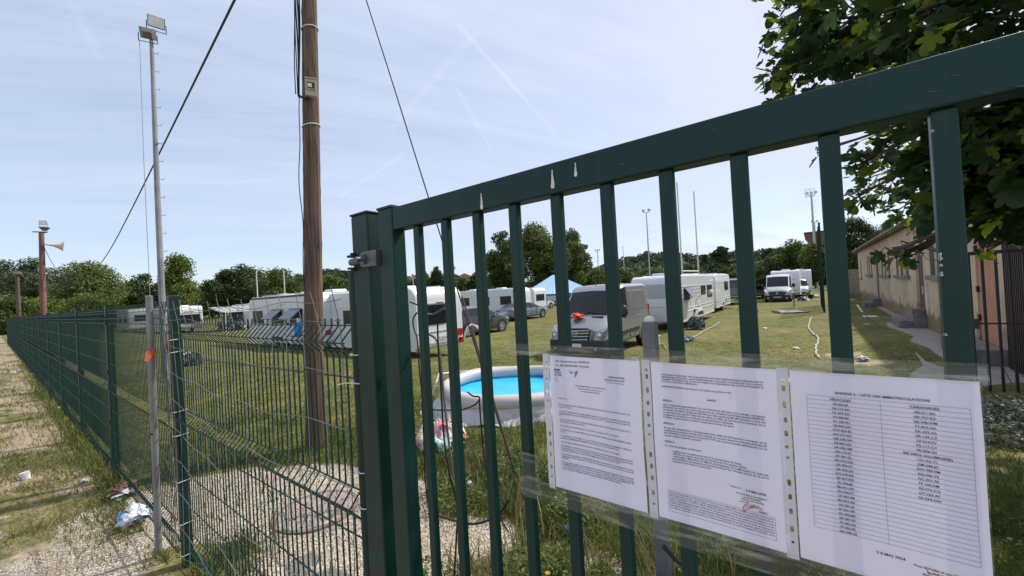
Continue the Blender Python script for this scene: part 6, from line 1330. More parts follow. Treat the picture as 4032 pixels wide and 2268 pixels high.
def van(label, loc, rz, L, Wd, H, paint, kind):
    t = thing('delivery_van', label, 'van', loc, rz, 'delivery vans on the pitch'); h = L/2; y = Wd/2
    # stations from rear to front: x, sill, belt, top, width factor, top width factor
    if kind == 'sprinter': S_ = [(-h, .50, 1.30, H-.22, .93, .86), (-h+.10, .42, 1.32, H-.06, .98, .90), (-h+.5, .40, 1.32, H, 1, .92), (-h+2.4, .40, 1.32, H, 1, .92), (h-2.35, .40, 1.30, H, 1, .91), (h-1.95, .40, 1.28, H-.05, 1, .88), (h-1.70, .40, 1.26, H-.22, 1, .86), (h-.98, .40, 1.22, 1.40, .99, .88), (h-.80, .40, 1.18, 1.30, .99, .86), (h-.35, .38, 1.02, 1.12, .96, .80), (h-.14, .36, .92, .98, .90, .72), (h-.03, .34, .60, .66, .80, .62), (h, .34, .50, .54, .74, .60)]; wsc = (6, 7); cabr = (4, 7)
    else: S_ = [(-h, .50, 1.25, H-.22, .94, .86), (-h+.10, .42, 1.28, H-.05, .98, .90), (-h+.5, .40, 1.30, H, 1, .91), (-h+2.4, .40, 1.30, H, 1, .91), (h-2.15, .40, 1.30, H, 1, .90), (h-1.85, .40, 1.30, H-.05, 1, .87), (h-1.60, .40, 1.28, H-.20, 1, .85), (h-.80, .40, 1.22, 1.42, .99, .86), (h-.62, .40, 1.15, 1.32, .98, .82), (h-.25, .38, .98, 1.10, .94, .72), (h-.10, .36, .86, .92, .88, .62), (h-.02, .34, .62, .68, .80, .58), (h, .34, .52, .56, .76, .56)]; wsc = (6, 7); cabr = (4, 7)
    st = []
    for (x, zb, zl, zt, f_, g_) in S_:
        Y_ = y*f_; ring = [(0, zb-.02), (Y_*.9, zb-.02), (Y_*.975, zb+.05), (Y_, zb+.28), (Y_, (zb+zl)/2+.12), (Y_*.985, zl), (y*g_*1.02*min(1, f_+.02), max(zl+.02, zt-.12)), (y*g_*.93*min(1, f_+.02), zt-.03), (y*g_*.45, zt), (0, zt+.012)]
        st.append((x, ring))
    def tg(i, k):
        if k >= 7 and wsc[0] <= i < wsc[1]: return 'windscreen'
        if k == 6 and wsc[0] <= i < wsc[1]: return 'body'
        if k == 5 and cabr[0] <= i < cabr[1]: return 'side_window'
        return 'body'
    for nm, mb in loft(st, None, tg).items(): weld(mb).build(nm, paint if nm == 'body' else 'glass', t, smooth=True, angle=34)
    sx = wsc[0]; P0_ = Vector((S_[sx][0], 0, S_[sx][3])); P1_ = Vector((S_[sx+1][0], 0, S_[sx+1][3]))
    nrm = Vector((P0_.z-P1_.z, 0, P1_.x-P0_.x)).normalized()
    for f_, s_ in ((.97, .30), (.97, -.30)):
        c_ = P0_.lerp(P1_, f_)+nrm*.03; mb = MB(); mb.bar(c_+Vector((0, s_+.35, 0)), c_+Vector((-.05, s_-.28, .07)), .025, .02); mb.build('wiper', 'black', t)
    def onfront(name, mat, pts, x, th=.03, **k):   # pts (y,z) polygon just proud of the nose at x
        mb = MB(); mb.prism(pts, x, x+th, 'yz'); return mb.build(name, mat, t, **k)
    bz = .66 if kind == 'sprinter' else .62
    # bumper: wrap-round dark moulding
    mb = MB(); pts = [(h-.95, y*1.005), (h-.55, y*1.0), (h-.22, y*.985), (h-.02, y*.92), (h+.06, y*.72), (h+.11, y*.4), (h+.12, 0)]; full = pts+[(a, -b) for a, b in pts[-2::-1]]
    z0_, z1_ = .22, bz; n_ = len(full); vs = [(a, b, z0_) for a, b in full]+[(a+.0, b, z1_) for a, b in full]+[(a-.12, b*.9, z1_+.02) for a, b in full]+[(a-.1, b*.9, z0_-.02) for a, b in full]
    mb.add(vs, [(k+r_*n_, k+1+r_*n_, k+1+((r_+1) % 4)*n_, k+((r_+1) % 4)*n_) for r_ in range(4) for k in range(n_-1)]+[(0, n_, 2*n_, 3*n_), (n_-1, 4*n_-1, 3*n_-1, 2*n_-1)]); mb.build('front_bumper', 'darkplastic', t, smooth=True, angle=40)
    if kind == 'sprinter':
        gw, gt, gb = .55, 1.02, .60
        gr = onfront('grille', 'black', [(-gw, gt-.02), (-gw*.82, gb+.06), (-gw*.55, gb), (gw*.55, gb), (gw*.82, gb+.06), (gw, gt-.02), (gw*.85, gt+.03), (-gw*.85, gt+.03)], h-.06, .07, bevel=.01)
        fr = [(-gw-.05, gt), (-gw*.82-.06, gb+.03), (-gw*.55-.03, gb-.05), (gw*.55+.03, gb-.05), (gw*.82+.06, gb+.03), (gw+.05, gt)]
        mb = MB(); 
        for a, b in zip(fr[:-1], fr[1:]): mb.bar((h+.01, a[0], a[1]), (h+.01, b[0], b[1]), .05, .05)
        mb.build('grille_frame', paint, t)
        for k, z in enumerate((.70, .80, .90, .985)):
            hw_ = gw*(.74+.22*(z-.6)/.42); mb = MB(); mb.bar((h+.02, -hw_, z), (h+.035, 0, z-.015), .03, .032); mb.bar((h+.035, 0, z-.015), (h+.02, hw_, z), .03, .032); mb.build('grille_slat', 'silver', gr)
        mb = MB(); mb.lathe((h+.05, 0, .86), [(.10, -.01), (.115, 0), (.10, .01)], 20, 'x', close=True)
        for k in range(3): a = R(90+120*k); mb.bar((h+.05, 0, .86), (h+.05, .1*math.cos(a), .86+.1*math.sin(a)), .012, .018)
        mb.build('round_badge', 'chrome', gr)
        for s in (-1, 1):
            hl = [(h-.05, .60, .66), (h-.10, .80, .62), (h-.34, .955, .70), (h-.62, .985, 1.08), (h-.44, .90, 1.04), (h-.14, .66, .95)]
            mb = MB(); hl = [Vector((a, s*b*y/.99, c)) for a, b, c in hl]; c_ = sum(hl, Vector())/6; mb.add([tuple(q+Vector((.05, s*.03, .0))) for q in hl]+[tuple(q-Vector((.10, s*.06, 0))) for q in hl], [tuple(range(6)), tuple(range(11, 5, -1))]+[(k, k+6, (k+1) % 6+6, (k+1) % 6) for k in range(6)]); o = mb.build('headlight', 'lampglass', t, smooth=True, angle=30)
            mb = MB(); mb.ell((h-.115, s*.78, .80), (.06, .085, .085)); mb.build('lamp', 'chrome', o, smooth=True); mb = MB(); mb.ell((h-.30, s*.86, .93), (.07, .08, .07)); mb.build('indicator', 'glass2', o, smooth=True)
            mb = MB(); mb.lathe((h+.05, s*.70, .40), [(.0, .02), (.04, .02), (.05, .0)], 14, 'x'); mb.build('fog_light', 'lampglass', t)
            mb = MB(); mb.box(h-1.06, h-.84, min(s*.25, s*.66), max(s*.25, s*.66), 1.30, 1.355); mb.build('hood_vent', 'black', t, bevel=.01)
            mb = MB(); mb.prism([(h-.3, .60), (h-.1, .42), (h-.1, .56)], s*(y*.9), s*(y*.93)); 
        mb = MB(); mb.box(h-.02, h+.125, -.42, .42, .28, .40); mb.build('air_intake', 'black', t)
        mb = MB(); mb.box(h+.11, h+.135, -.26, .26, .46, .57); mb.build('number_plate', 'white', t)
    else:
        mb = MB(); mb.prism([(-.72, .93), (-.60, .66), (-.3, .60), (.3, .60), (.60, .66), (.72, .93), (.3, 1.0), (-.3, 1.0)], h-.13, h+.03, 'yz'); gr = mb.build('grille', 'darkplastic', t, bevel=.02)
        for z in (.70, .80, .90): mb = MB(); mb.box(h+.03, h+.045, -.60, .60, z-.01, z+.01); mb.build('grille_slat', 'galv', gr)
        mb = MB(); o_ = [(0, .17), (.11, 0), (0, -.17), (-.11, 0)]; i_ = [(a*.55, b*.55) for a, b in o_]; vs = [(h+.06, a, .86+b) for a, b in o_]+[(h+.06, a, .86+b) for a, b in i_]+[(h+.04, a, .86+b) for a, b in o_]
        mb.add(vs, [(k, (k+1) % 4, 4+(k+1) % 4, 4+k) for k in range(4)]+[(k, 8+k, 8+(k+1) % 4, (k+1) % 4) for k in range(4)]); mb.build('diamond_badge', 'chrome', gr)
        mb = MB(); mb.box(h+.11, h+.135, -.27, .27, .40, .51); pl_ = mb.build('number_plate', 'white', t)
        for k in range(7): mb = MB(); mb.box(h+.136, h+.139, -.21+.065*k, -.17+.065*k, .425, .485); mb.build('plate_mark', 'inkgrey', pl_)
        for s in (-1, 1):
            hl = [Vector((a, s*b*y/1.0, c)) for a, b, c in ((h-.06, .62, .66), (h-.12, .80, .66), (h-.30, .97, .92), (h-.42, .985, 1.16), (h-.26, .88, 1.05), (h-.10, .70, .86))]
            mb = MB(); mb.add([tuple(q+Vector((.05, s*.02, .0))) for q in hl]+[tuple(q-Vector((.10, s*.05, 0))) for q in hl], [tuple(range(6)), tuple(range(11, 5, -1))]+[(k, k+6, (k+1) % 6+6, (k+1) % 6) for k in range(6)]); mb.build('headlight', 'clearsky_lens', t, smooth=True, angle=30)
            mb = MB(); mb.lathe((h+.05, s*.72, .36), [(.0, .03), (.06, .03), (.075, .0)], 12, 'x'); mb.build('fog_light', 'clearsky_lens', t)
    for s in (-1, 1):
        for wx in (-h+1.05, h-.95):
            mb = MB(); mb.lathe((wx, s*(y-.06), .40), [(0, s*.063), (.43, s*.063), (.43, 0)], 26, 'y'); mb.build('wheel_arch', 'black', t)
            wheel(t, wx, s*(y+.012), .36, .24, 7)
            mb = MB(); vs = []
            for k in range(15):
                q_ = R(-8+196*k/14)
                for (r_, o_) in ((.43, .016), (.49, .004), (.49, -.03), (.43, -.03)): vs.append((wx+r_*math.cos(q_), s*(y+o_), .40+r_*math.sin(q_)))
            mb.add(vs, [(k*4+m_, k*4+(m_+1) % 4, (k+1)*4+(m_+1) % 4, (k+1)*4+m_) for k in range(14) for m_ in range(4)]+[(0, 1, 2, 3), (59, 58, 57, 56)]); mb.build('arch_lip', paint, t, smooth=True)
        a, b = sorted((s*(y-.01), s*(y+.022)))
        mb = MB(); mb.box(-h+1.6, h-1.5, a, b, .66, .80); mb.build('side_moulding', 'darkplastic' if kind == 'sprinter' else paint, t, bevel=.01)
        mb = MB(); mb.box(-h+1.3, h-3.0, a, s*(y+.006) if s > 0 else b, 1.16, 1.18) if s > 0 else mb.box(-h+1.3, h-3.0, -y-.006, b, 1.16, 1.18); mb.build('door_rail', 'chrome', t)
        def wy(z): return y*(1.0 if z < .72 else (1.0-.015*(z-.72)/.6 if z < 1.32 else .985-(z-1.32)*.052))
        def wallstrip(a0, a1, z0_, z1_, pr, lean=0.):
            mb = MB(); vs = []
            for z in (z0_, z1_):
                for (xx, o_) in ((a0, -.03), (a1, -.03), (a1, pr), (a0, pr)): vs.append((xx+(lean if z == z1_ else 0), s*(wy(z)+o_), z))
            return mb.add(vs, [(0, 3, 2, 1), (4, 5, 6, 7), (0, 1, 5, 4), (1, 2, 6, 5), (2, 3, 7, 6), (3, 0, 4, 7)])
        for dx in (h-1.35, h-2.45, -h+2.1, -h+.5):
            wallstrip(dx-.006, dx+.006, .5, 1.30, .002).build('door_gap', 'black', t)
            if dx < h-2: wallstrip(dx-.006, dx+.006, 1.34, H-.20, .002).build('door_gap', 'black', t)
        for (a0, a1) in ((-h+.62, -h+2.0), (-h+2.2, h-2.55)): wallstrip(a0, a1, 1.40, H-.26, .010, .03).build('pressed_panel', paint, t, bevel=.02)
        mb = MB(); mb.ell((h-1.35, s*(y+.17), 1.48), (.10, .13, .22)); mb.bar((h-1.4, s*(y-.05), 1.35), (h-1.36, s*(y+.12), 1.38), .06, .06); mb.build('wing_mirror', 'darkplastic', t, smooth=True)
        mb = MB(); mb.box(-h-.012, -h+.08, min(s*y*.84, s*y*.985), max(s*y*.84, s*y*.985), 1.05, 1.55); mb.build('tail_light', 'red', t, bevel=.02)
    mb = MB(); mb.tube([(h-2.2, -.1, H), (h-2.35, -.1, H+.22)], .008, 5); mb.ell((h-2.2, -.1, H+.02), (.06, .03, .03)); mb.build('aerial', 'black', t)
    return t
sv = van('silver delivery van with chrome slatted grille, a red cloth on its bonnet', (-6.35, 13.95, gzf(-6.2, 13)), R(-87), 5.1, 2.04, 2.42, 'beigesilver', 'sprinter')
q = sv.matrix_basis @ Vector((1.82, -.22, 1.325)); crumple('red_cloth', 'bright red-orange cloth crumpled on the bonnet of the silver van', 'cloth', tuple(q), .24, [('redcloth', 1)], 9, .35)
q = sv.matrix_basis @ Vector((-1.2, 1.25, .0)); crumple('orange_gear', 'orange and dark tools heaped under the rear of the silver van', 'gear', (q[0], q[1], q[2]+.02), .22, [('redcloth', .4), ('darkplastic', .6)], 60, .8)
van('white delivery van with dark lower nose and diamond badge facing the gate', (-2.75, 46.7, -.5), R(-90), 5.2, 2.10, 2.55, 'silver', 'master')
q = (-4.845, 11.210, -0.350); crumple('green_rag', 'small teal and dark rag in the grass beside the galvanised post', 'rag', (q[0]+.35, q[1]+.6, gzf(q[0], q[1])), .14, [(M('teal_cloth', (.1, .3, .3), .7), .5), ('fleece', .4)], 61, .4)
# ---------------------------------------------------------------- building along the right
WX, BY0, BY1, BZ0, BZ1 = 3.2, 12.85, 46.6, -.6, 3.60
b = thing('changing_rooms', 'long low cream building with narrow slot windows, doors and stained walls at right', 'building', (WX, 30, -.35)); w = W(b)
open_ = []   # (y0, y1, z0, z1, kind)
for y0, y1, z0, z1, k in ((43.9, 44.6, 1.35, 2.95, 'w'), (38.9, 39.5, 1.62, 2.95, 'w'), (37.7, 38.3, 1.62, 2.95, 'w'), (36.5, 37.1, 1.62, 2.95, 'w'), (33.3, 34.3, .12, 2.9, 'd'), (31.2, 31.8, 1.62, 2.85, 'w'), (29.9, 30.5, 1.62, 2.85, 'w'), (28.6, 29.2, 1.62, 2.85, 'w'),
                         (26.0, 26.6, 1.60, 2.80, 'w'), (24.8, 25.4, 1.60, 2.80, 'w'), (23.5, 24.1, 1.60, 2.80, 'w'), (20.7, 21.7, .16, 2.75, 'd'), (18.9, 19.6, 1.6, 2.75, 'w'), (17.7, 18.3, 1.6, 2.75, 'w'), (13.45, 14.8, .0, 2.75, 'o')): open_.append((y0, y1, z0, z1, k))
ys = sorted({BY0, BY1, *[o[0] for o in open_], *[o[1] for o in open_]}); zs = sorted({BZ0, BZ1, .4, *[o[2] for o in open_], *[o[3] for o in open_]})
mb = MB()
for y0, y1 in zip(ys[:-1], ys[1:]):
    for z0, z1 in zip(zs[:-1], zs[1:]):
        ym, zm = (y0+y1)/2, (z0+z1)/2
        if not any(o[0] < ym < o[1] and o[2] < zm < o[3] for o in open_): mb.quad((WX, y0, z0), (WX, y0, z1), (WX, y1, z1), (WX, y1, z0))
for (y0, y1, z0, z1, k) in open_:
    d = .05; mb.quad((WX, y0, z0), (WX+d, y0, z0), (WX+d, y0, z1), (WX, y0, z1)); mb.quad((WX, y1, z0), (WX, y1, z1), (WX+d, y1, z1), (WX+d, y1, z0)); mb.quad((WX, y0, z1), (WX+d, y0, z1), (WX+d, y1, z1), (WX, y1, z1)); mb.quad((WX, y0, z0), (WX, y1, z0), (WX+d, y1, z0), (WX+d, y0, z0))
mb.quad((WX, BY1, BZ0), (WX, BY1, BZ1), (WX+7, BY1, BZ1+.9), (WX+7, BY1, BZ0)); mb.quad((WX, BY0, BZ0), (WX+7, BY0, BZ0), (WX+7, BY0, BZ1+.9), (WX, BY0, BZ1)); mb.quad((WX+7, BY0, BZ0), (WX+7, BY1, BZ0), (WX+7, BY1, BZ1+.9), (WX+7, BY0, BZ1+.9))
w('wall', mb, 'stucco')
for (y0, y1, z0, z1, k) in open_:
    mb = MB(); dd_ = .15; mb.box(WX+.18-dd_, WX+.215-dd_, y0+.002, y1-.002, z0+.002, z1-.002)
    o = w({'w': 'window', 'd': 'door', 'o': 'orange_door'}[k], mb, {'w': 'recess', 'd': 'recess', 'o': 'orangedoor'}[k])
    if k == 'w':
        mb = MB(); mb.box(WX+.01, WX+.03, (y0+y1)/2-.02, (y0+y1)/2+.02, z0+.001, z1-.001); mb.box(WX+.01, WX+.03, y0+.001, y0+.05, z0+.001, z1-.001); mb.box(WX+.01, WX+.03, y1-.05, y1-.001, z0+.001, z1-.001); mb.v = [tuple(Vector(q)-b.location) for q in mb.v]; mb.build('frame', 'concrete', o)
    if k in 'do':
        mb = MB(); mb.box(WX+.02, WX+.07, y0+.08, y0+.12, (z0+z1)/2-.15, (z0+z1)/2+.02); mb.v = [tuple(Vector(q)-b.location) for q in mb.v]; mb.build('handle', 'iron', o)
        if k == 'o':
            for zz_ in (1.2, 2.2, .5): mb = MB(); mb.box(WX-.02, WX+.04, y1-.08, y1-.0, zz_, zz_+.14); mb.v = [tuple(Vector(q)-b.location) for q in mb.v]; mb.build('hinge', 'iron', o)
for (y0, y1, z) in ((43.7, 44.8, 1.35), (36.3, 39.7, 1.62), (28.4, 32.0, 1.62), (23.2, 26.8, 1.60), (17.5, 19.8, 1.6)):
    mb = MB(); mb.box(WX-.11, WX+.16, y0, y1, z-.15, z-.003); w('window_sill', mb, 'concrete', bevel=.01)
# downpipe stains are in the wall; the pilaster beside the dark door
mb = MB(); mb.box(WX-.05, WX-.002, 21.75, 22.1, -.5, 3.5); w('pilaster', mb, 'stucco')
q = (3.190, 34.381, 3.229); mb = MB(); mb.lathe((WX-.012, q[1], q[2]), [(.10, 0), (.07, .004), (.07, .02), (0, .02)], 14, 'x', close=True); w('wall_vent', mb, 'iron')
mb = MB()
for (dy, dz, hy, hz) in ((0, 0, .10, .03), (.06, -.09, .03, .09), (-.07, -.10, .04, .05), (.0, -.22, .09, .03), (-.05, -.16, .02, .06)): mb.box(WX+.028, WX+.029, 21.2+dy-hy, 21.2+dy+hy, 1.15+dz-hz, 1.15+dz+hz)
w('paint_mark', mb, 'bird')
# roof: sheet with ragged tile edge
mb = MB(); X0, Z0 = WX-.34, BZ1-.02
mb.prism([(X0, Z0), (X0, Z0+.10), (WX+7.3, Z0+1.15), (WX+7.3, Z0+1.0), (WX, Z0+.04)], BY0-.3, BY1+.35, 'xz'); rf_ = w('roof', mb, 'tile')
mb = MB(); rg = random.Random(5); y_ = BY0-.28
while y_ < BY1+.3:
    mb.add([(X0-.05, y_, Z0+.06), (X0-.05, y_+.11, Z0+.15+rg.uniform(-.01, .02)), (X0-.05, y_+.22, Z0+.06), (X0+1.0, y_, Z0+.22), (X0+1.0, y_+.11, Z0+.31), (X0+1.0, y_+.22, Z0+.22)], [(0, 1, 2), (0, 3, 4, 1), (1, 4, 5, 2)]); y_ += .24
mb.v = [tuple(Vector(q)-b.location) for q in mb.v]; mb.build('roof_tiles', 'tile', rf_)
mb = MB(); mb.cyl((WX+1.2, 27.5, 3.6), (WX+1.2, 27.5, 4.6), .12, n=10)
# steps
def steps(yc, ln, zt, lab=None):
    for (x0, x1, z) in ((WX-.36, WX-.004, zt), (WX-.74, WX-.362, zt-.24)):
        mb = MB(); mb.box(x0, x1, yc-ln/2, yc+ln/2, -.5, z); w('step', mb, 'concrete', bevel=.015)
steps(21.6, 2.0, .19); steps(34.0, 2.0, .17)
mb = MB(); mb.box(WX-.35, WX-.004, 20.75, 21.7, .192, .36); w('step', mb, 'concrete', bevel=.01)
# raised platform before the salmon door
mb = MB(); mb.box(WX-.55, WX-.004, 13.0, 15.6, -.5, .02); w('door_platform', mb, 'concrete', bevel=.02)
# grey block wall beyond the far corner, with steps
t = thing('block_wall', 'low grey concrete block wall beyond the far corner of the cream building', 'wall', (2.6, 48.5, -.5)); w = W(t); mb = MB(); mb.box(1.75, 3.9, 48.3, 48.6, -.5, 2.05); w('wall', mb, 'concrete'); mb = MB(); mb.box(1.7, 3.95, 48.25, 48.65, 2.053, 2.12); w('coping', mb, 'slab')
for (x0, x1, z) in ((2.25, 3.1, .05), (1.7, 2.24, -.18)): mb = MB(); mb.box(x0, x1, 46.9, 48.2, -.5, z); w('step', mb, 'concrete')
# railing and dark gate
t = thing('iron_railing', 'black iron railing in front of the salmon door of the cream building', 'railing', (2.7, 10.3, -.3)); w = W(t)
z0, z1 = -.15, 2.06
mb = MB(); mb.bar((1.95, 10.3, z1), (3.9, 10.3, z1), .05, .06); w('top_rail', mb, 'iron'); mb = MB(); mb.bar((2.05, 10.3, .85), (3.9, 10.3, .85), .02, .025); w('mid_rail', mb, 'iron')
for k in range(13): x = 2.0+.152*k; mb = MB(); mb.bar((x, 10.3, z0-.2), (x, 10.3, z1), .034, .034); w('bar', mb, 'iron')
mb = MB(); mb.bar((2.02, 10.31, z0-.2), (2.02, 10.31, z1+.02), .06, .06); w('post', mb, 'iron'); mb = MB(); mb.box(2.02, 2.22, 10.26, 10.33, .76, .93); w('lock_box', mb, 'brown')
t = thing('barred_gate', 'tall rusty brown barred gate against the near end of the cream building', 'gate', (3.15, 12.5, -.3)); w = W(t)
for k in range(15): y = 11.3+.095*k; mb = MB(); mb.bar((3.12, y, -.3), (3.12, y, 2.9), .03, .03); w('bar', mb, 'brown')
for z in (-.1, 1.3, 2.9): mb = MB(); mb.bar((3.15, 11.2, z), (3.15, 12.72, z), .05, .06); w('cross_rail', mb, 'brown')
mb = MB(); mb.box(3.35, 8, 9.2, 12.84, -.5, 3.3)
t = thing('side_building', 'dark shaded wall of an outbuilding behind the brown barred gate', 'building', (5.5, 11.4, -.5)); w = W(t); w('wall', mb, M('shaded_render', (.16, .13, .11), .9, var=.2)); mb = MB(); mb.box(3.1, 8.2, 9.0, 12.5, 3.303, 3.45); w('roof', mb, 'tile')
# tall green mesh posts
q = Vector((.43, 30.6, -.5)); t = thing('tall_mesh_fence', 'tall narrow run of green mesh fence standing on the pitch edge, seen almost edge-on', 'fence', (q.x, q.y, -.5)); w = W(t)
for k in range(4): y = 30.6+2.6*k; mb = MB(); mb.box(.36-.01*k, .47-.01*k, y-.04, y+.04, -.6, 5.0); w('fence_post', mb, 'post')
vs = []
for k in range(79): y = 30.6+.1*k; d_ = .008; x = .43-.004*k*.1; 
for k in range(79):
    y = 30.6+.1*k; x = .43-.0038*k*.1; A_ = [(x-.006, y-.006, -.5), (x+.006, y-.006, -.5), (x+.006, y+.006, -.5), (x-.006, y+.006, -.5)]; B_ = [(a, c, 4.9) for a, c, _ in A_]
    for r_ in range(4): vs += [A_[r_], A_[(r_+1) % 4], B_[(r_+1) % 4], B_[r_]]
npmesh('mesh', np.array(vs)-np.array(t.location), 4, 'wire', parent=t)
# grandstand and far buildings
q = Vector((0.535, 115.820, 10.186)); t = thing('grandstand', 'grandstand with a flat brown overhanging roof beyond the pitch', 'grandstand', (q.x+6, q.y+6, -.5)); w = W(t)
zt = (-0.722, 114.852, 11.472)[2]; x0 = (-1.234, 114.463, 11.508)[0]; y0 = q.y
mb = MB(); mb.prism([(x0, zt), (x0+1.8, zt-2.9), (x0+7, zt-2.9), (x0+7, zt)], y0, y0+22, 'xz'); w('roof', mb, M('stand_soffit', (.20, .10, .07), .8)); mb = MB(); mb.box(x0-.1, x0+7.1, y0-.1, y0+22.1, zt+.01, zt+.35); w('roof_edge', mb, 'brown')
mb = MB(); mb.box(x0+4, x0+6.8, y0+1, y0+21, -.5, zt-2.91); w('terrace', mb, 'concrete')
for k in range(4): mb = MB(); mb.box(x0+2.4, x0+2.8, y0+2+5*k, y0+2.5+5*k, -.5, zt-2.91); w('column', mb, 'concrete')
q = Vector((1.215, 135.072, -0.500)); t = thing('salmon_hut', 'salmon painted hut at the far end of the pitch', 'hut', (q.x+3, q.y+3, -.5)); w = W(t)
mb = MB(); mb.box(q.x+.2, q.x+1.8, q.y, q.y+4, -.5, 2.9); w('wall', mb, MT['house']); mb = MB(); mb.box(q.x-2.2, q.x+.198, q.y+.5, q.y+4, -.5, 1.9); w('annex', mb, MT['housewhite']); mb = MB(); mb.box(q.x-.1, q.x+2.1, q.y-.2, q.y+4.2, 2.903, 3.05); w('roof', mb, 'tile')
q = Vector((5.457, 92.038, 0.825)); t = thing('salmon_house', 'salmon coloured house partly hidden behind the grey block wall', 'house', (q.x+3, q.y+2, -.5)); w = W(t)
mb = MB(); mb.box(q.x-2, q.x+7, q.y, q.y+7, -.5, (5.613, 92.122, 3.969)[2]); w('wall', mb, 'house'); mb = MB(); zz_ = (5.613, 92.122, 3.969)[2]; mb.prism([(q.x-2.3, zz_+.003), (q.x+2.5, zz_+1.4), (q.x+7.3, zz_+.003)], q.y-.3, q.y+7.3, 'xz'); w('roof', mb, 'tile')
q = Vector((15.298, 149.606, 11.889)); t = thing('flat_roof_block', 'pale flat-roofed block rising behind the cream building and tree', 'building', (q.x+6, q.y+5, -.5)); w = W(t)
mb = MB(); mb.box((12.991, 147.841, 13.153)[0], (12.991, 147.841, 13.153)[0]+16, q.y, q.y+10, -.5, (14.013, 148.624, 12.531)[2]); w('wall', mb, MT['slab']); mb = MB(); mb.box((12.991, 147.841, 13.153)[0]-.5, (12.991, 147.841, 13.153)[0]+16.5, q.y-.5, q.y+10.5, (14.013, 148.624, 12.531)[2]+.01, (14.013, 148.624, 12.531)[2]+.7); w('roof', mb, 'galv')
def house(label, p, wd, hh, mat='house'):
    p = Vector(p); t = thing('far_house', label, 'house', (p.x, p.y, -.5), YAW, 'distant houses among the trees'); mb = MB(); mb.box(-wd/2, wd/2, -wd/3, wd/3, 0, p.z+.5-hh*.3); mb.build('wall', mat, t)
    mb = MB(); zt = p.z+.5-hh*.3+.01; mb.prism([(-wd/2-.4, zt), (0, zt+hh*.3), (wd/2+.4, zt)], -wd/3-.4, wd/3+.4, 'xz'); mb.build('roof', M('clay_tiles', (.45, .22, .14), .85), t)
    for k in (-.25, .2): mb = MB(); mb.box(wd*k-.4, wd*k+.4, -wd/3-.03, -wd/3-.005, zt-2.4, zt-1.1); mb.build('window', 'recess', t)
house('salmon house with a tiled roof between the trees behind the gate bars', (-94.037, 98.037, 8.837), 6, 5); house('pale house high among the trees behind the first gate gap', (-208.909, 167.712, 15.174), 12, 6, 'housewhite'); house('pale tiled house on the wooded hillside behind the floodlight mast', (-111.604, 291.827, 11.742), 12, 6, 'housewhite'); house('long low tiled house before the hill, left of the dark shelter', (-15.617, 113.684, 2.830), 9, 2, 'house')

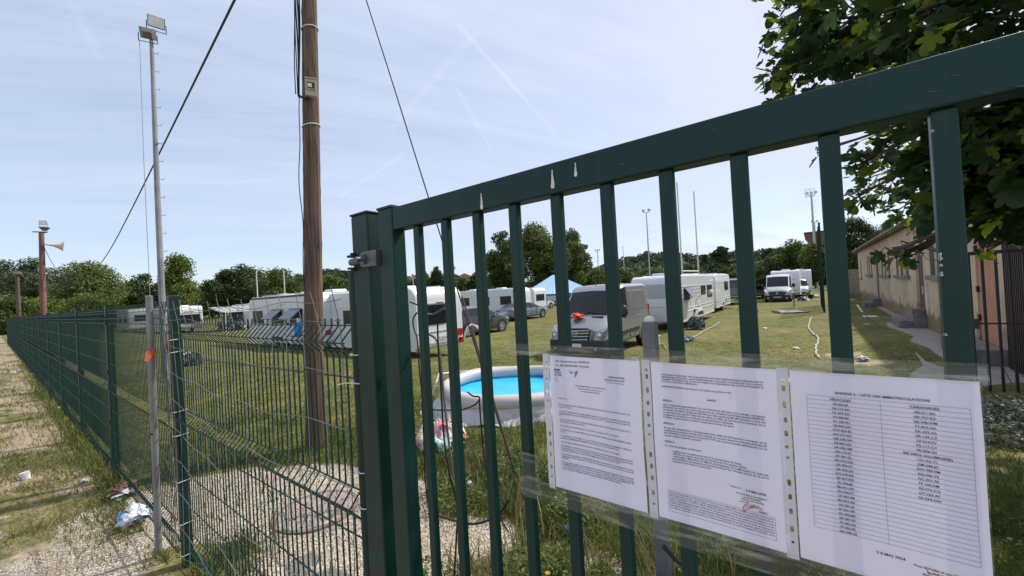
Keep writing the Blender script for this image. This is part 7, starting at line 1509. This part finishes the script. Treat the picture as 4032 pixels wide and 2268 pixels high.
# ---------------------------------------------------------------- trees
MT['leaf_dark'] = foliage('leaves_dark', (0.020, 0.041, 0.012), (0.123, 0.157, 0.038), .2, mid=(0.055, 0.087, 0.020))
MT['leaf_mid'] = foliage('leaves_mid', (0.038, 0.068, 0.017), (0.23, 0.26, 0.055), .32, mid=(0.105, 0.145, 0.034))
MT['leaf_light'] = foliage('leaves_light', (0.050, 0.094, 0.013), (0.286, 0.330, 0.050), .32, mid=(0.132, 0.187, 0.026))
MT['leaf_grey'] = foliage('leaves_grey', (0.042, 0.062, 0.029), (0.182, 0.195, 0.098), .2, mid=(0.085, 0.111, 0.049))
MT['leaf_pine'] = foliage('needles', (0.021, 0.042, 0.018), (0.105, 0.138, 0.053), .15, mid=(0.051, 0.083, 0.032))
def tree(label, px, ztop, wd, mat='leaf_mid', seed=0, n=5200, leaf=.26, base=None, kind='round', trunk=True, name='tree', cat='tree', group='trees round the sports ground', shape=1., zb=None):
    """px: (x, y) of the trunk; ztop: height of the top; wd: crown width"""
    rg = np.random.default_rng(seed); x0, y0 = px[0], px[1]; z0 = -.5; H = ztop-z0; 
    t = thing(name, label, cat, (x0, y0, z0), group=group)
    lo = {'round': .12, 'bush': .0, 'pine': .55, 'tall': .10, 'plane': .10}[kind] if base is None else base
    # clump centres inside an uneven egg
    nc = int(26*shape)+14 if kind != 'plane' else 75
    C_ = []
    while len(C_) < nc:
        u = rg.uniform(-1, 1, 3)
        if np.linalg.norm(u) > 1: continue
        zf = (u[2]+1)/2; env = {'round': (1-abs(2*zf-.9)**2.2*.75), 'bush': (1-zf**2*.6), 'pine': (1-abs(2*zf-.6)**2*.6), 'tall': (1-zf**1.4*.80)*(.8+.2*math.sin(zf*14)), 'plane': (1-abs(2*zf-1.0)**2.6*.45)}[kind]
        env = max(env, .12); C_.append((u[0]*wd/2*env*.86, u[1]*wd/2*env*.86, H*(lo+(1-lo)*(.06+.88*zf))))
    C_ = np.array(C_); rad = wd*rg.uniform(.09, .20, nc)*(1.1 if kind != 'plane' else .75); rad = np.minimum(rad, (H-C_[:, 2])*.9+.25)
    wts = rad**2; idx = rg.choice(nc, n, p=wts/wts.sum()); d = rg.normal(size=(n, 3)); d /= np.linalg.norm(d, axis=1)[:, None]
    rr = rad[idx]*np.clip(rg.normal(.88, .2, n), .2, 1.25); c = C_[idx]+d*rr[:, None]*np.array([1, 1, .78 if kind != 'pine' else .45])
    c[:, 2] = np.clip(c[:, 2], .1, None)
    V = leaf_quads(c, leaf*rg.uniform(.6, 1.35, n), rg, up=.25, ratio=.75)
    rnd = np.clip(.46+.20*rg.normal(size=n)+(rg.random(nc)[idx]-.5)*.6, 0, 1)
    npmesh('crown', V, 4, mat, rnd, parent=t)
    if trunk:
        r0 = max(.14, wd*.028); mb = MB(); lean = rg.uniform(-.03, .03, 2)*H; mid = (lean[0], lean[1], H*.45); mb.tube([(0, 0, -.3), (lean[0]*.4, lean[1]*.4, H*.2), mid, (lean[0]*1.3, lean[1]*1.3, H*.8)], [r0*1.25, r0, r0*.75, r0*.25], 8); mb.build('trunk', 'bark', t, smooth=True)
        for k in range(6 if kind != 'bush' else 3):
            c = C_[rg.integers(nc)]; mb = MB(); z_ = H*rg.uniform(.22, .5); mb.tube([(lean[0]*.6, lean[1]*.6, z_), (c[0]*.5, c[1]*.5, (z_+c[2])/2+.2), tuple(c)], [r0*.55, r0*.38, r0*.12], 6); mb.build('limb', 'bark', t, smooth=True)
    return t
def T(label, P, wpx, mat, seed, n=5200, leaf=.26, kind='round', wdep=None, **k):
    """P: the top of the crown in the world, with its distance"""
    (x, y, z), dist = P; return tree(label, (x, y), z, wpx/1000*dist, mat, seed, n, leaf, kind=kind, **k)
TREES = [
 ('ragged grey-green tree at the far left edge behind the grey pole', ((-113.077, 1.938, 12.514), 70), 120, 'leaf_grey', 1, 'round'),
 ('airy grey-green tree behind the loudspeaker pole', ((-103.428, 4.240, 12.474), 66), 110, 'leaf_grey', 2, 'round'),
 ('spiky grey tree just right of the loudspeaker pole', ((-109.038, 7.529, 11.154), 72), 90, 'leaf_grey', 3, 'round'),
 ('broad dark green tree below the end of the overhead cable', ((-89.812, 9.576, 10.382), 62), 155, 'leaf_mid', 4, 'round'),
 ('low dark tree left of the tall floodlight mast', ((-111.081, 16.042, 9.396), 80), 90, 'leaf_dark', 5, 'round'),
 ('dark tree directly behind the tall floodlight mast', ((-112.269, 20.155, 9.972), 84), 100, 'leaf_dark', 6, 'round'),
 ('tall pale yellow-green tree right of the tall floodlight mast', ((-71.090, 16.258, 10.031), 56), 112, 'leaf_light', 7, 'tall'),
 ('dark rounded tree between the pale tree and the left rugby posts', ((-103.921, 31.509, 10.455), 88), 90, 'leaf_dark', 8, 'round'),
 ('big dark tree mass above the left caravans, left half', ((-104.777, 35.865, 11.865), 92), 130, 'leaf_dark', 9, 'round'),
 ('big green tree behind the left rugby posts', ((-89.823, 37.194, 9.911), 84), 130, 'leaf_mid', 10, 'round'),
 ('dark tree immediately left of the wooden pole', ((-98.782, 45.471, 8.867), 96), 90, 'leaf_dark', 11, 'round'),
 ('olive tree immediately right of the wooden pole', ((-86.428, 47.319, 8.535), 90), 90, 'leaf_mid', 12, 'round'),
 ('dark tree hidden behind the thick gate post', ((-86.284, 54.954, 9.143), 96), 100, 'leaf_dark', 13, 'round'),
 ('tree behind the gate stile gap with a lamp post before it', ((-83.172, 62.351, 7.974), 100), 80, 'leaf_mid', 14, 'round'),
 ('small round tree between the second and third gate bars', ((-74.312, 62.802, 7.719), 95), 70, 'leaf_mid', 15, 'round'),
 ('slender dark tree behind the second gate bar', ((-66.248, 60.126, 8.515), 88), 60, 'leaf_dark', 16, 'tall'),
 ('green tree left of the salmon house', ((-65.106, 63.504, 8.481), 90), 66, 'leaf_mid', 17, 'round'),
 ('dark tree right of the salmon house', ((-59.156, 65.524, 7.136), 88), 60, 'leaf_dark', 18, 'round'),
 ('light shrub low at the left of the plane trees', ((-45.873, 53.029, 5.130), 70), 50, 'leaf_light', 19, 'bush'),
 ('green tree right of the plane trees, behind the marquee', ((-35.541, 75.929, 5.893), 82), 110, 'leaf_mid', 23, 'round'),
 ('dark tree behind the roof of the silver van', ((-38.603, 96.205, 5.847), 100), 90, 'leaf_dark', 24, 'round'),
 ('green tree behind the tallest gate gap with the slim mast', ((-30.602, 96.000, 5.792), 95), 110, 'leaf_mid', 25, 'round'),
 ('green tree between the tall rugby posts', ((-21.257, 90.539, 5.799), 85), 80, 'leaf_mid', 26, 'round'),
 ('dark tree right of the tall rugby posts', ((-18.610, 101.334, 5.999), 92), 90, 'leaf_dark', 27, 'round'),
 ('tall dark umbrella pine above the second caravan', ((-21.912, 133.911, 12.386), 120), 50, 'leaf_pine', 28, 'pine'),
 ('small umbrella pine between the rugby posts and the tall pine', ((-25.872, 130.935, 9.779), 120), 26, 'leaf_pine', 29, 'pine'),
 ('umbrella pine on the ridge above the dark-nosed van', ((-10.202, 142.814, 11.083), 120), 36, 'leaf_pine', 30, 'pine'),
 ('green tree left of the grandstand with a wide crown', ((-3.224, 97.910, 9.357), 80), 110, 'leaf_mid', 31, 'round'),
 ('green tree in front of the grandstand roof', ((0.198, 87.974, 7.365), 70), 80, 'leaf_mid', 32, 'round'),
 ('lower green tree behind the dark-nosed van', ((-9.625, 98.115, 5.542), 84), 110, 'leaf_mid', 33, 'round'),
 ('green tree behind the dark shelter', ((-13.577, 102.653, 5.133), 90), 90, 'leaf_mid', 34, 'round'),
 ('dark leafy tree between the thick right gate bar and the cream building', ((5.311, 81.777, 10.536), 62), 112, 'leaf_dark', 35, 'round'),
 ('pale green bush growing along the bottom of the left treeline', ((-85.471, 4.143, 4.867), 55), 160, 'leaf_light', 36, 'bush'),
 ('green bush behind the far end of the mesh fence', ((-80.874, 1.354, 4.966), 50), 110, 'leaf_mid', 37, 'bush'),
 ('olive bush under the broad dark tree', ((-74.996, 8.328, 4.815), 52), 150, 'leaf_mid', 38, 'bush')]
for lab, P, wpx, mat, sd_i, kind in TREES:
    T(lab, P, wpx, mat, 100+sd_i, n=15000 if P[1] < 75 else 10000, leaf=.0021*P[1] if kind != 'pine' else .2, kind=kind)
for lab, P, wpx, sd_i, mt in (('left crown of the group of big plane trees behind the gate', ((-45.369, 58.342, 13.550), 74), 128, 20, 'leaf_mid'), ('tallest plane tree in the middle of the big group', ((-42.674, 65.392, 15.071), 78), 185, 21, 'leaf_mid'), ('right, sunlit plane tree of the big group', ((-36.913, 67.272, 13.491), 76), 135, 22, 'leaf_mid')):
    T(lab, P, wpx, mt, sd_i, n=26000, leaf=.17, kind='plane')
# back row, filling to the ground
rg = np.random.default_rng(77)
BACK = [(-134.335, 17.241, 7.745), (-136.606, 21.789, 8.320), (-136.768, 27.947, 7.965), (-131.749, 31.758, 7.823), (-126.657, 35.609, 9.148), (-115.111, 38.114, 7.412), (-115.837, 43.837, 7.757), (-112.278, 50.308, 7.444), (-109.110, 55.227, 7.179), (-102.967, 59.890, 7.189), (-95.960, 65.211, 6.917), (-89.850, 69.856, 6.268), (-83.706, 74.519, 6.277), (-79.018, 80.598, 5.473), (-72.740, 85.358, 5.930), (-59.382, 80.440, 5.102), (-52.972, 85.300, 5.654), (-49.777, 94.004, 5.434), (-45.152, 103.796, 5.113), (-39.718, 110.431, 5.182), (-32.584, 115.850, 4.905), (-25.427, 121.280, 5.076), (-19.172, 126.028, 5.086), (-12.917, 130.775, 5.096), (-7.091, 126.413, 4.751), (-1.865, 117.827, 4.536), (-133.042, 11.956, 6.759), (-138.775, 7.602, 6.981), (-143.811, 3.782, 6.793), (4.472, 110.077, 5.014), (7.893, 112.667, 5.625)]
WHERE = ['far left edge', 'loudspeaker pole', 'overhead cable end', 'tall mast', 'pale tree', 'left caravans', 'wooden pole', 'gate post', 'gate stile', 'salmon house', 'plane trees', 'marquee', 'silver van', 'slim mast', 'rugby posts', 'second caravan', 'dark-nosed van', 'grandstand']
for k, P in enumerate(BACK):
    dd = math.hypot(P[0], P[1]); t_ = tree('bushy tree of the unbroken green row that closes the view behind the pitch', (P[0], P[1]), P[2], 11.5, ('leaf_dark', 'leaf_mid', 'leaf_dark')[k % 3], 300+k, 6500, .25, kind='bush', name='hedge_tree', group='hedge trees closing the view behind the pitch')
# far wooded hills
def hill(name, P, base_z, depth, seed):
    """ridge: list of (x, y, z) crest points"""
    P = [Vector(p) for p in P]; n = len(P); mb = MB(); vs = []
    for j, (f_, g_) in enumerate(((-1.1, 0), (-.7, .35), (-.35, .75), (0, 1), (.6, .8), (1.5, 0))):
        for p in P:
            d_ = Vector((p.x, p.y, 0)).normalized(); q = p+d_*depth*f_; vs.append((q.x, q.y, base_z+(p.z-base_z)*g_))
    mb.add(vs, [(j*n+i, j*n+i+1, (j+1)*n+i+1, (j+1)*n+i) for j in range(5) for i in range(n-1)]); o = mb.build(name, M('hill_scrub', (.035, .05, .022), .95, var=.4, scale=.03), smooth=True); o['kind'] = 'structure'
    rg = np.random.default_rng(seed); m = 26000; j = rg.uniform(0, 3.2, m); i = rg.uniform(0, n-1.001, m); V_ = np.array(vs).reshape(6, n, 3); j0 = j.astype(int); i0 = i.astype(int); fj, fi = (j-j0)[:, None], (i-i0)[:, None]
    c = (V_[j0, i0]*(1-fj)*(1-fi)+V_[j0+1, i0]*fj*(1-fi)+V_[j0, i0+1]*(1-fj)*fi+V_[j0+1, i0+1]*fj*fi)
    nt_ = 900; tc = rg.integers(0, m, nt_); ti = rg.integers(0, nt_, m); s_ = depth*.030*rg.uniform(.5, 1.5, nt_); d = rg.normal(size=(m, 3)); d /= np.linalg.norm(d, axis=1)[:, None]; d[:, 2] = np.abs(d[:, 2])
    c = c[tc][ti]+d*s_[ti][:, None]; o = npmesh('hillside_wood', leaf_quads(c, depth*.0085*rg.uniform(.6, 1.4, m), rg, .3, .8), 4, 'leaf_pine', np.clip(rg.random(nt_)[ti]*.7+rg.random(m)*.3, 0, 1)); o['kind'] = 'stuff'; o['label'] = 'dense woodland covering the '+('low' if seed == 2 else 'main')+' hill beyond the trees'
hill('hills', [(-250.910, 462.265, 14.695), (-225.589, 481.390, 23.337), (-200.268, 500.515, 31.979), (-172.957, 521.169, 38.918), (-136.567, 523.735, 33.902), (-100.672, 525.930, 28.559), (-69.906, 549.254, 31.208), (-35.371, 575.451, 32.631), (-1.031, 576.457, 28.119), (42.716, 609.726, 22.282), (93.685, 648.503, 14.094)], -2, 150, 1)
hill('distant_hills', [(-1394.321, 573.352, 42.235), (-1330.048, 621.687, 83.308), (-1277.339, 661.508, 100.447), (-1236.000, 692.918, 97.544), (-1184.713, 731.972, 86.128), (-1103.004, 794.270, 60.854), (-1040.671, 841.559, 62.990), (-958.767, 903.962, 41.609)], -2, 300, 2)
# ---------------------------------------------------------------- fig tree
MT['fig'] = foliage('fig_leaves', (.022, .048, .018), (.42, .50, .04), .55, .38, mid=(.060, .112, .024))  # bright yellow-green end of the ramp imitates backlit leaves
def fig_leaf():
    """outline of a lobed fig leaf, stalk at the origin, length about 1"""
    import math as m_
    pts = []; lob = [(-150, .30), (-125, .50), (-106, .48), (-92, .34), (-76, .62), (-62, .76), (-50, .66), (-42, .42), (-32, .66), (-20, .88), (-10, .97), (0, 1.02), (10, .97), (20, .88), (32, .66), (42, .42), (50, .66), (62, .76), (76, .62), (92, .34), (106, .48), (125, .50), (150, .30)]
    for a, r in lob: pts.append((.32+.68*r*m_.cos(m_.radians(a)) if abs(a) < 90 else .30+.55*r*m_.cos(m_.radians(a)), .68*r*m_.sin(m_.radians(a))))
    return np.array(pts)
def fig_leaves(c, size, rg, down=.5):
    o = fig_leaf(); k = len(o); n = len(c)
    ax = rg.normal(size=(n, 3)); ax[:, 2] = ax[:, 2]*.6-down; ax /= np.linalg.norm(ax, axis=1)[:, None]
    up = rg.normal(size=(n, 3))*.6+np.array([0, 0, 1.]); up -= ax*(ax*up).sum(1)[:, None]; up /= np.linalg.norm(up, axis=1)[:, None]; sd = np.cross(ax, up)
    bendk = rg.uniform(-.28, .12, n)
    def P(u, v): 
        u, v = np.broadcast_to(u, n), np.broadcast_to(v, n); return c+(ax*u[:, None]+sd*v[:, None]+up*((bendk*u*u+.16*np.abs(v)))[:, None])*size[:, None]
    ctr = P(.34, 0.); T_ = []
    for i in range(k-1): T_ += [ctr, P(o[i, 0], o[i, 1]), P(o[i+1, 0], o[i+1, 1])]
    T_ += [ctr, P(0., 0.), P(o[0, 0], o[0, 1]), ctr, P(o[-1, 0], o[-1, 1]), P(0., 0.)]
    return np.stack(T_, 1).reshape(-1, 3), (k+1)
rg = np.random.default_rng(5); base = Vector((2.35, 2.25, 0)); t = thing('fig_tree', 'large dark fig tree with big lobed leaves overhanging the gate at right', 'tree', tuple(base))
BL = [(((0.270, 4.326, 3.917)), .56, 200, 1.), (((0.426, 4.322, 3.554)), .38, 80, 1.), (((0.074, 4.305, 3.687)), .38, 70, 1.), (((-0.100, 4.298, 3.666)), .20, 34, 1.), (((-0.012, 4.359, 4.203)), .24, 38, 1.), (((0.747, 4.062, 3.679)), .80, 400, 1.), (((1.010, 3.639, 3.210)), .70, 400, 1.), (((0.590, 4.310, 4.575)), 1.0, 220, 1.), (((1.143, 4.230, 4.315)), 1.0, 240, 1.), (((1.330, 3.755, 3.412)), .8, 300, 1.),
      (((0.336, 4.138, 2.699)), .14, 13, 1.), (((0.294, 4.234, 2.441)), .12, 8, 1.), (((0.570, 4.943, 2.697)), .32, 80, .6), (((0.752, 5.209, 2.505)), .34, 95, .6), (((0.788, 4.608, 2.631)), .36, 95, .75), (((0.847, 3.901, 2.470)), .42, 170, 1.), (((0.978, 3.748, 2.517)), .40, 200, 1.), (((0.985, 3.626, 2.705)), .45, 170, 1.), (((1.200, 3.665, 2.561)), .5, 240, 1.), (((0.633, 4.371, 1.963)), .09, 7, .8), (((0.473, 4.249, 1.975)), .06, 4, .8), (((0.561, 4.316, 2.006)), .07, 4, .8), (((0.719, 4.434, 2.206)), .16, 18, .8), (((0.886, 3.933, 2.207)), .16, 34, 1.), (((1.052, 3.933, 2.204)), .16, 34, 1.), (((0.939, 4.101, 1.943)), .05, 4, .7), (((1.032, 4.046, 2.014)), .07, 6, .7), (((0.778, 3.845, 2.735)), .4, 110, 1.), (((0.075, 4.314, 2.887)), .04, 2, 1.), (((0.564, 4.559, 2.937)), .20, 26, .9)]
BL += [((2.3, 6.6, 2.9), .95, 420, 1.3), ((2.9, 5.6, 3.0), 1., 420, 1.3), ((2.5, 4.5, 3.0), .9, 380, 1.3), ((3.2, 7.4, 3.2), 1., 380, 1.3), ((2.2, 7.6, 3.1), .7, 260, 1.2), ((3.0, 4.0, 3.2), .9, 300, 1.3)]  # out-of-view crown clumps, added to throw shade on the ground at right
cs_, sz_, tw = [], [], []
for (c, r_, m, lz) in BL:
    m = int(m*1.0); d = rg.normal(size=(m, 3)); d /= np.linalg.norm(d, axis=1)[:, None]; q = np.array(c)+d*(r_*rg.uniform(.15, 1, m)**.45)[:, None]
    cs_.append(q); sz_.append(rg.uniform(.085, .185, m)*lz)
    tw.append((Vector(c), r_, q))
cs_ = np.concatenate(cs_); sz_ = np.concatenate(sz_); keep = cs_[:, 1] > GY+.22; cs_, sz_ = cs_[keep], sz_[keep]
V, k_ = fig_leaves(cs_, sz_, rg); npmesh('crown', V-np.array(base), 3, 'fig', np.clip(rg.beta(1.6, 3.2, len(cs_))+(rg.random(len(cs_)) > .95)*.5, 0, 1), parent=t)
tk = MB(); tk.tube([(0, 0, -.2), (.02, .05, .8), (-.05, .15, 1.6), (-.03, .2, 2.6)], [.16, .13, .11, .08], 12); tk.build('trunk', 'bark', t, smooth=True)
for i, (c, r_, q) in enumerate(tw):
    c = c-base; s0 = Vector((-.03, .2, 2.0+.15*(i % 4))); m1 = s0.lerp(c, .5)+Vector((0, .12, .45)); mb = MB(); mb.tube([s0, s0.lerp(m1, .5)+Vector((0, 0, .1)), m1, m1.lerp(c, .6), c], [.04, .03, .020, .012, .006], 6)
    for k in range(min(9, len(q))):
        e = Vector(q[k*max(1, len(q)//9)])-base
        if e.y+base.y < GY+.2: continue
        mb.tube([c.lerp(m1, .25*rg.random()), c.lerp(e, .5)+Vector((0, 0, .04)), e], [.008, .006, .003], 5)
    mb.build('branch', 'bark', t, smooth=True)
# silvery shrub and dark ground plants under it
c = (1.615, 6.642, 0.275); rg = np.random.default_rng(9); n = 5200; u = rg.normal(size=(n, 3)); u /= np.linalg.norm(u, axis=1)[:, None]
MT['silverleaf'] = foliage('silver_leaves', (.05, .055, .045), (.36, .37, .34), .15, .6, mid=(.13, .14, .12))
t = thing('silver_shrub', 'low shrub with small silvery leaves right of the notices', 'shrub', (c[0]+.2, c[1], gzf(c[0], c[1]))); q = np.array([.0, 0, c[2]-gzf(c[0], c[1])-.28])+u*(rg.uniform(.35, 1, n)**.4)[:, None]*np.array([.85, .60, .42]); q[:, 2] = np.abs(q[:, 2])
npmesh('foliage', leaf_quads(q, rg.uniform(.014, .032, n), rg, .2, .5), 4, 'silverleaf', rg.random(n), parent=t)
for k in range(14):
    a = rg.uniform(0, 6.28); mb = MB(); mb.tube([(0, 0, 0), (.3*math.cos(a), .3*math.sin(a), .35), (.7*math.cos(a), .5*math.sin(a), .6+.2*rg.random())], [.012, .008, .004], 5); mb.build('stem', 'bark', t)
def k_shade(x, y, rg): return (y > .9) & (x > .5) & (rg.random(len(x)) < .95) & (np.hypot(x-c[0]-.2, y-c[1]) > .3)
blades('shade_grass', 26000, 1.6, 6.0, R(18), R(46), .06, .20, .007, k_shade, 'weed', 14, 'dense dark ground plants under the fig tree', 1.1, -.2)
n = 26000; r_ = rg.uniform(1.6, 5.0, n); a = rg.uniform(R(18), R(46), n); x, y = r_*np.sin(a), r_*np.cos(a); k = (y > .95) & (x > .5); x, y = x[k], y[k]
o = npmesh('shade_plants', leaf_quads(np.stack([x, y, gz(x, y)+rg.uniform(.0, .22, len(x))], 1), rg.uniform(.012, .028, len(x)), rg, .6), 4, 'weed', rg.random(len(x))*.5); o['kind'] = 'stuff'; o['label'] = 'leafy creeping ground cover under the fig tree'  # leaf tones held to the dark end to deepen the shade here
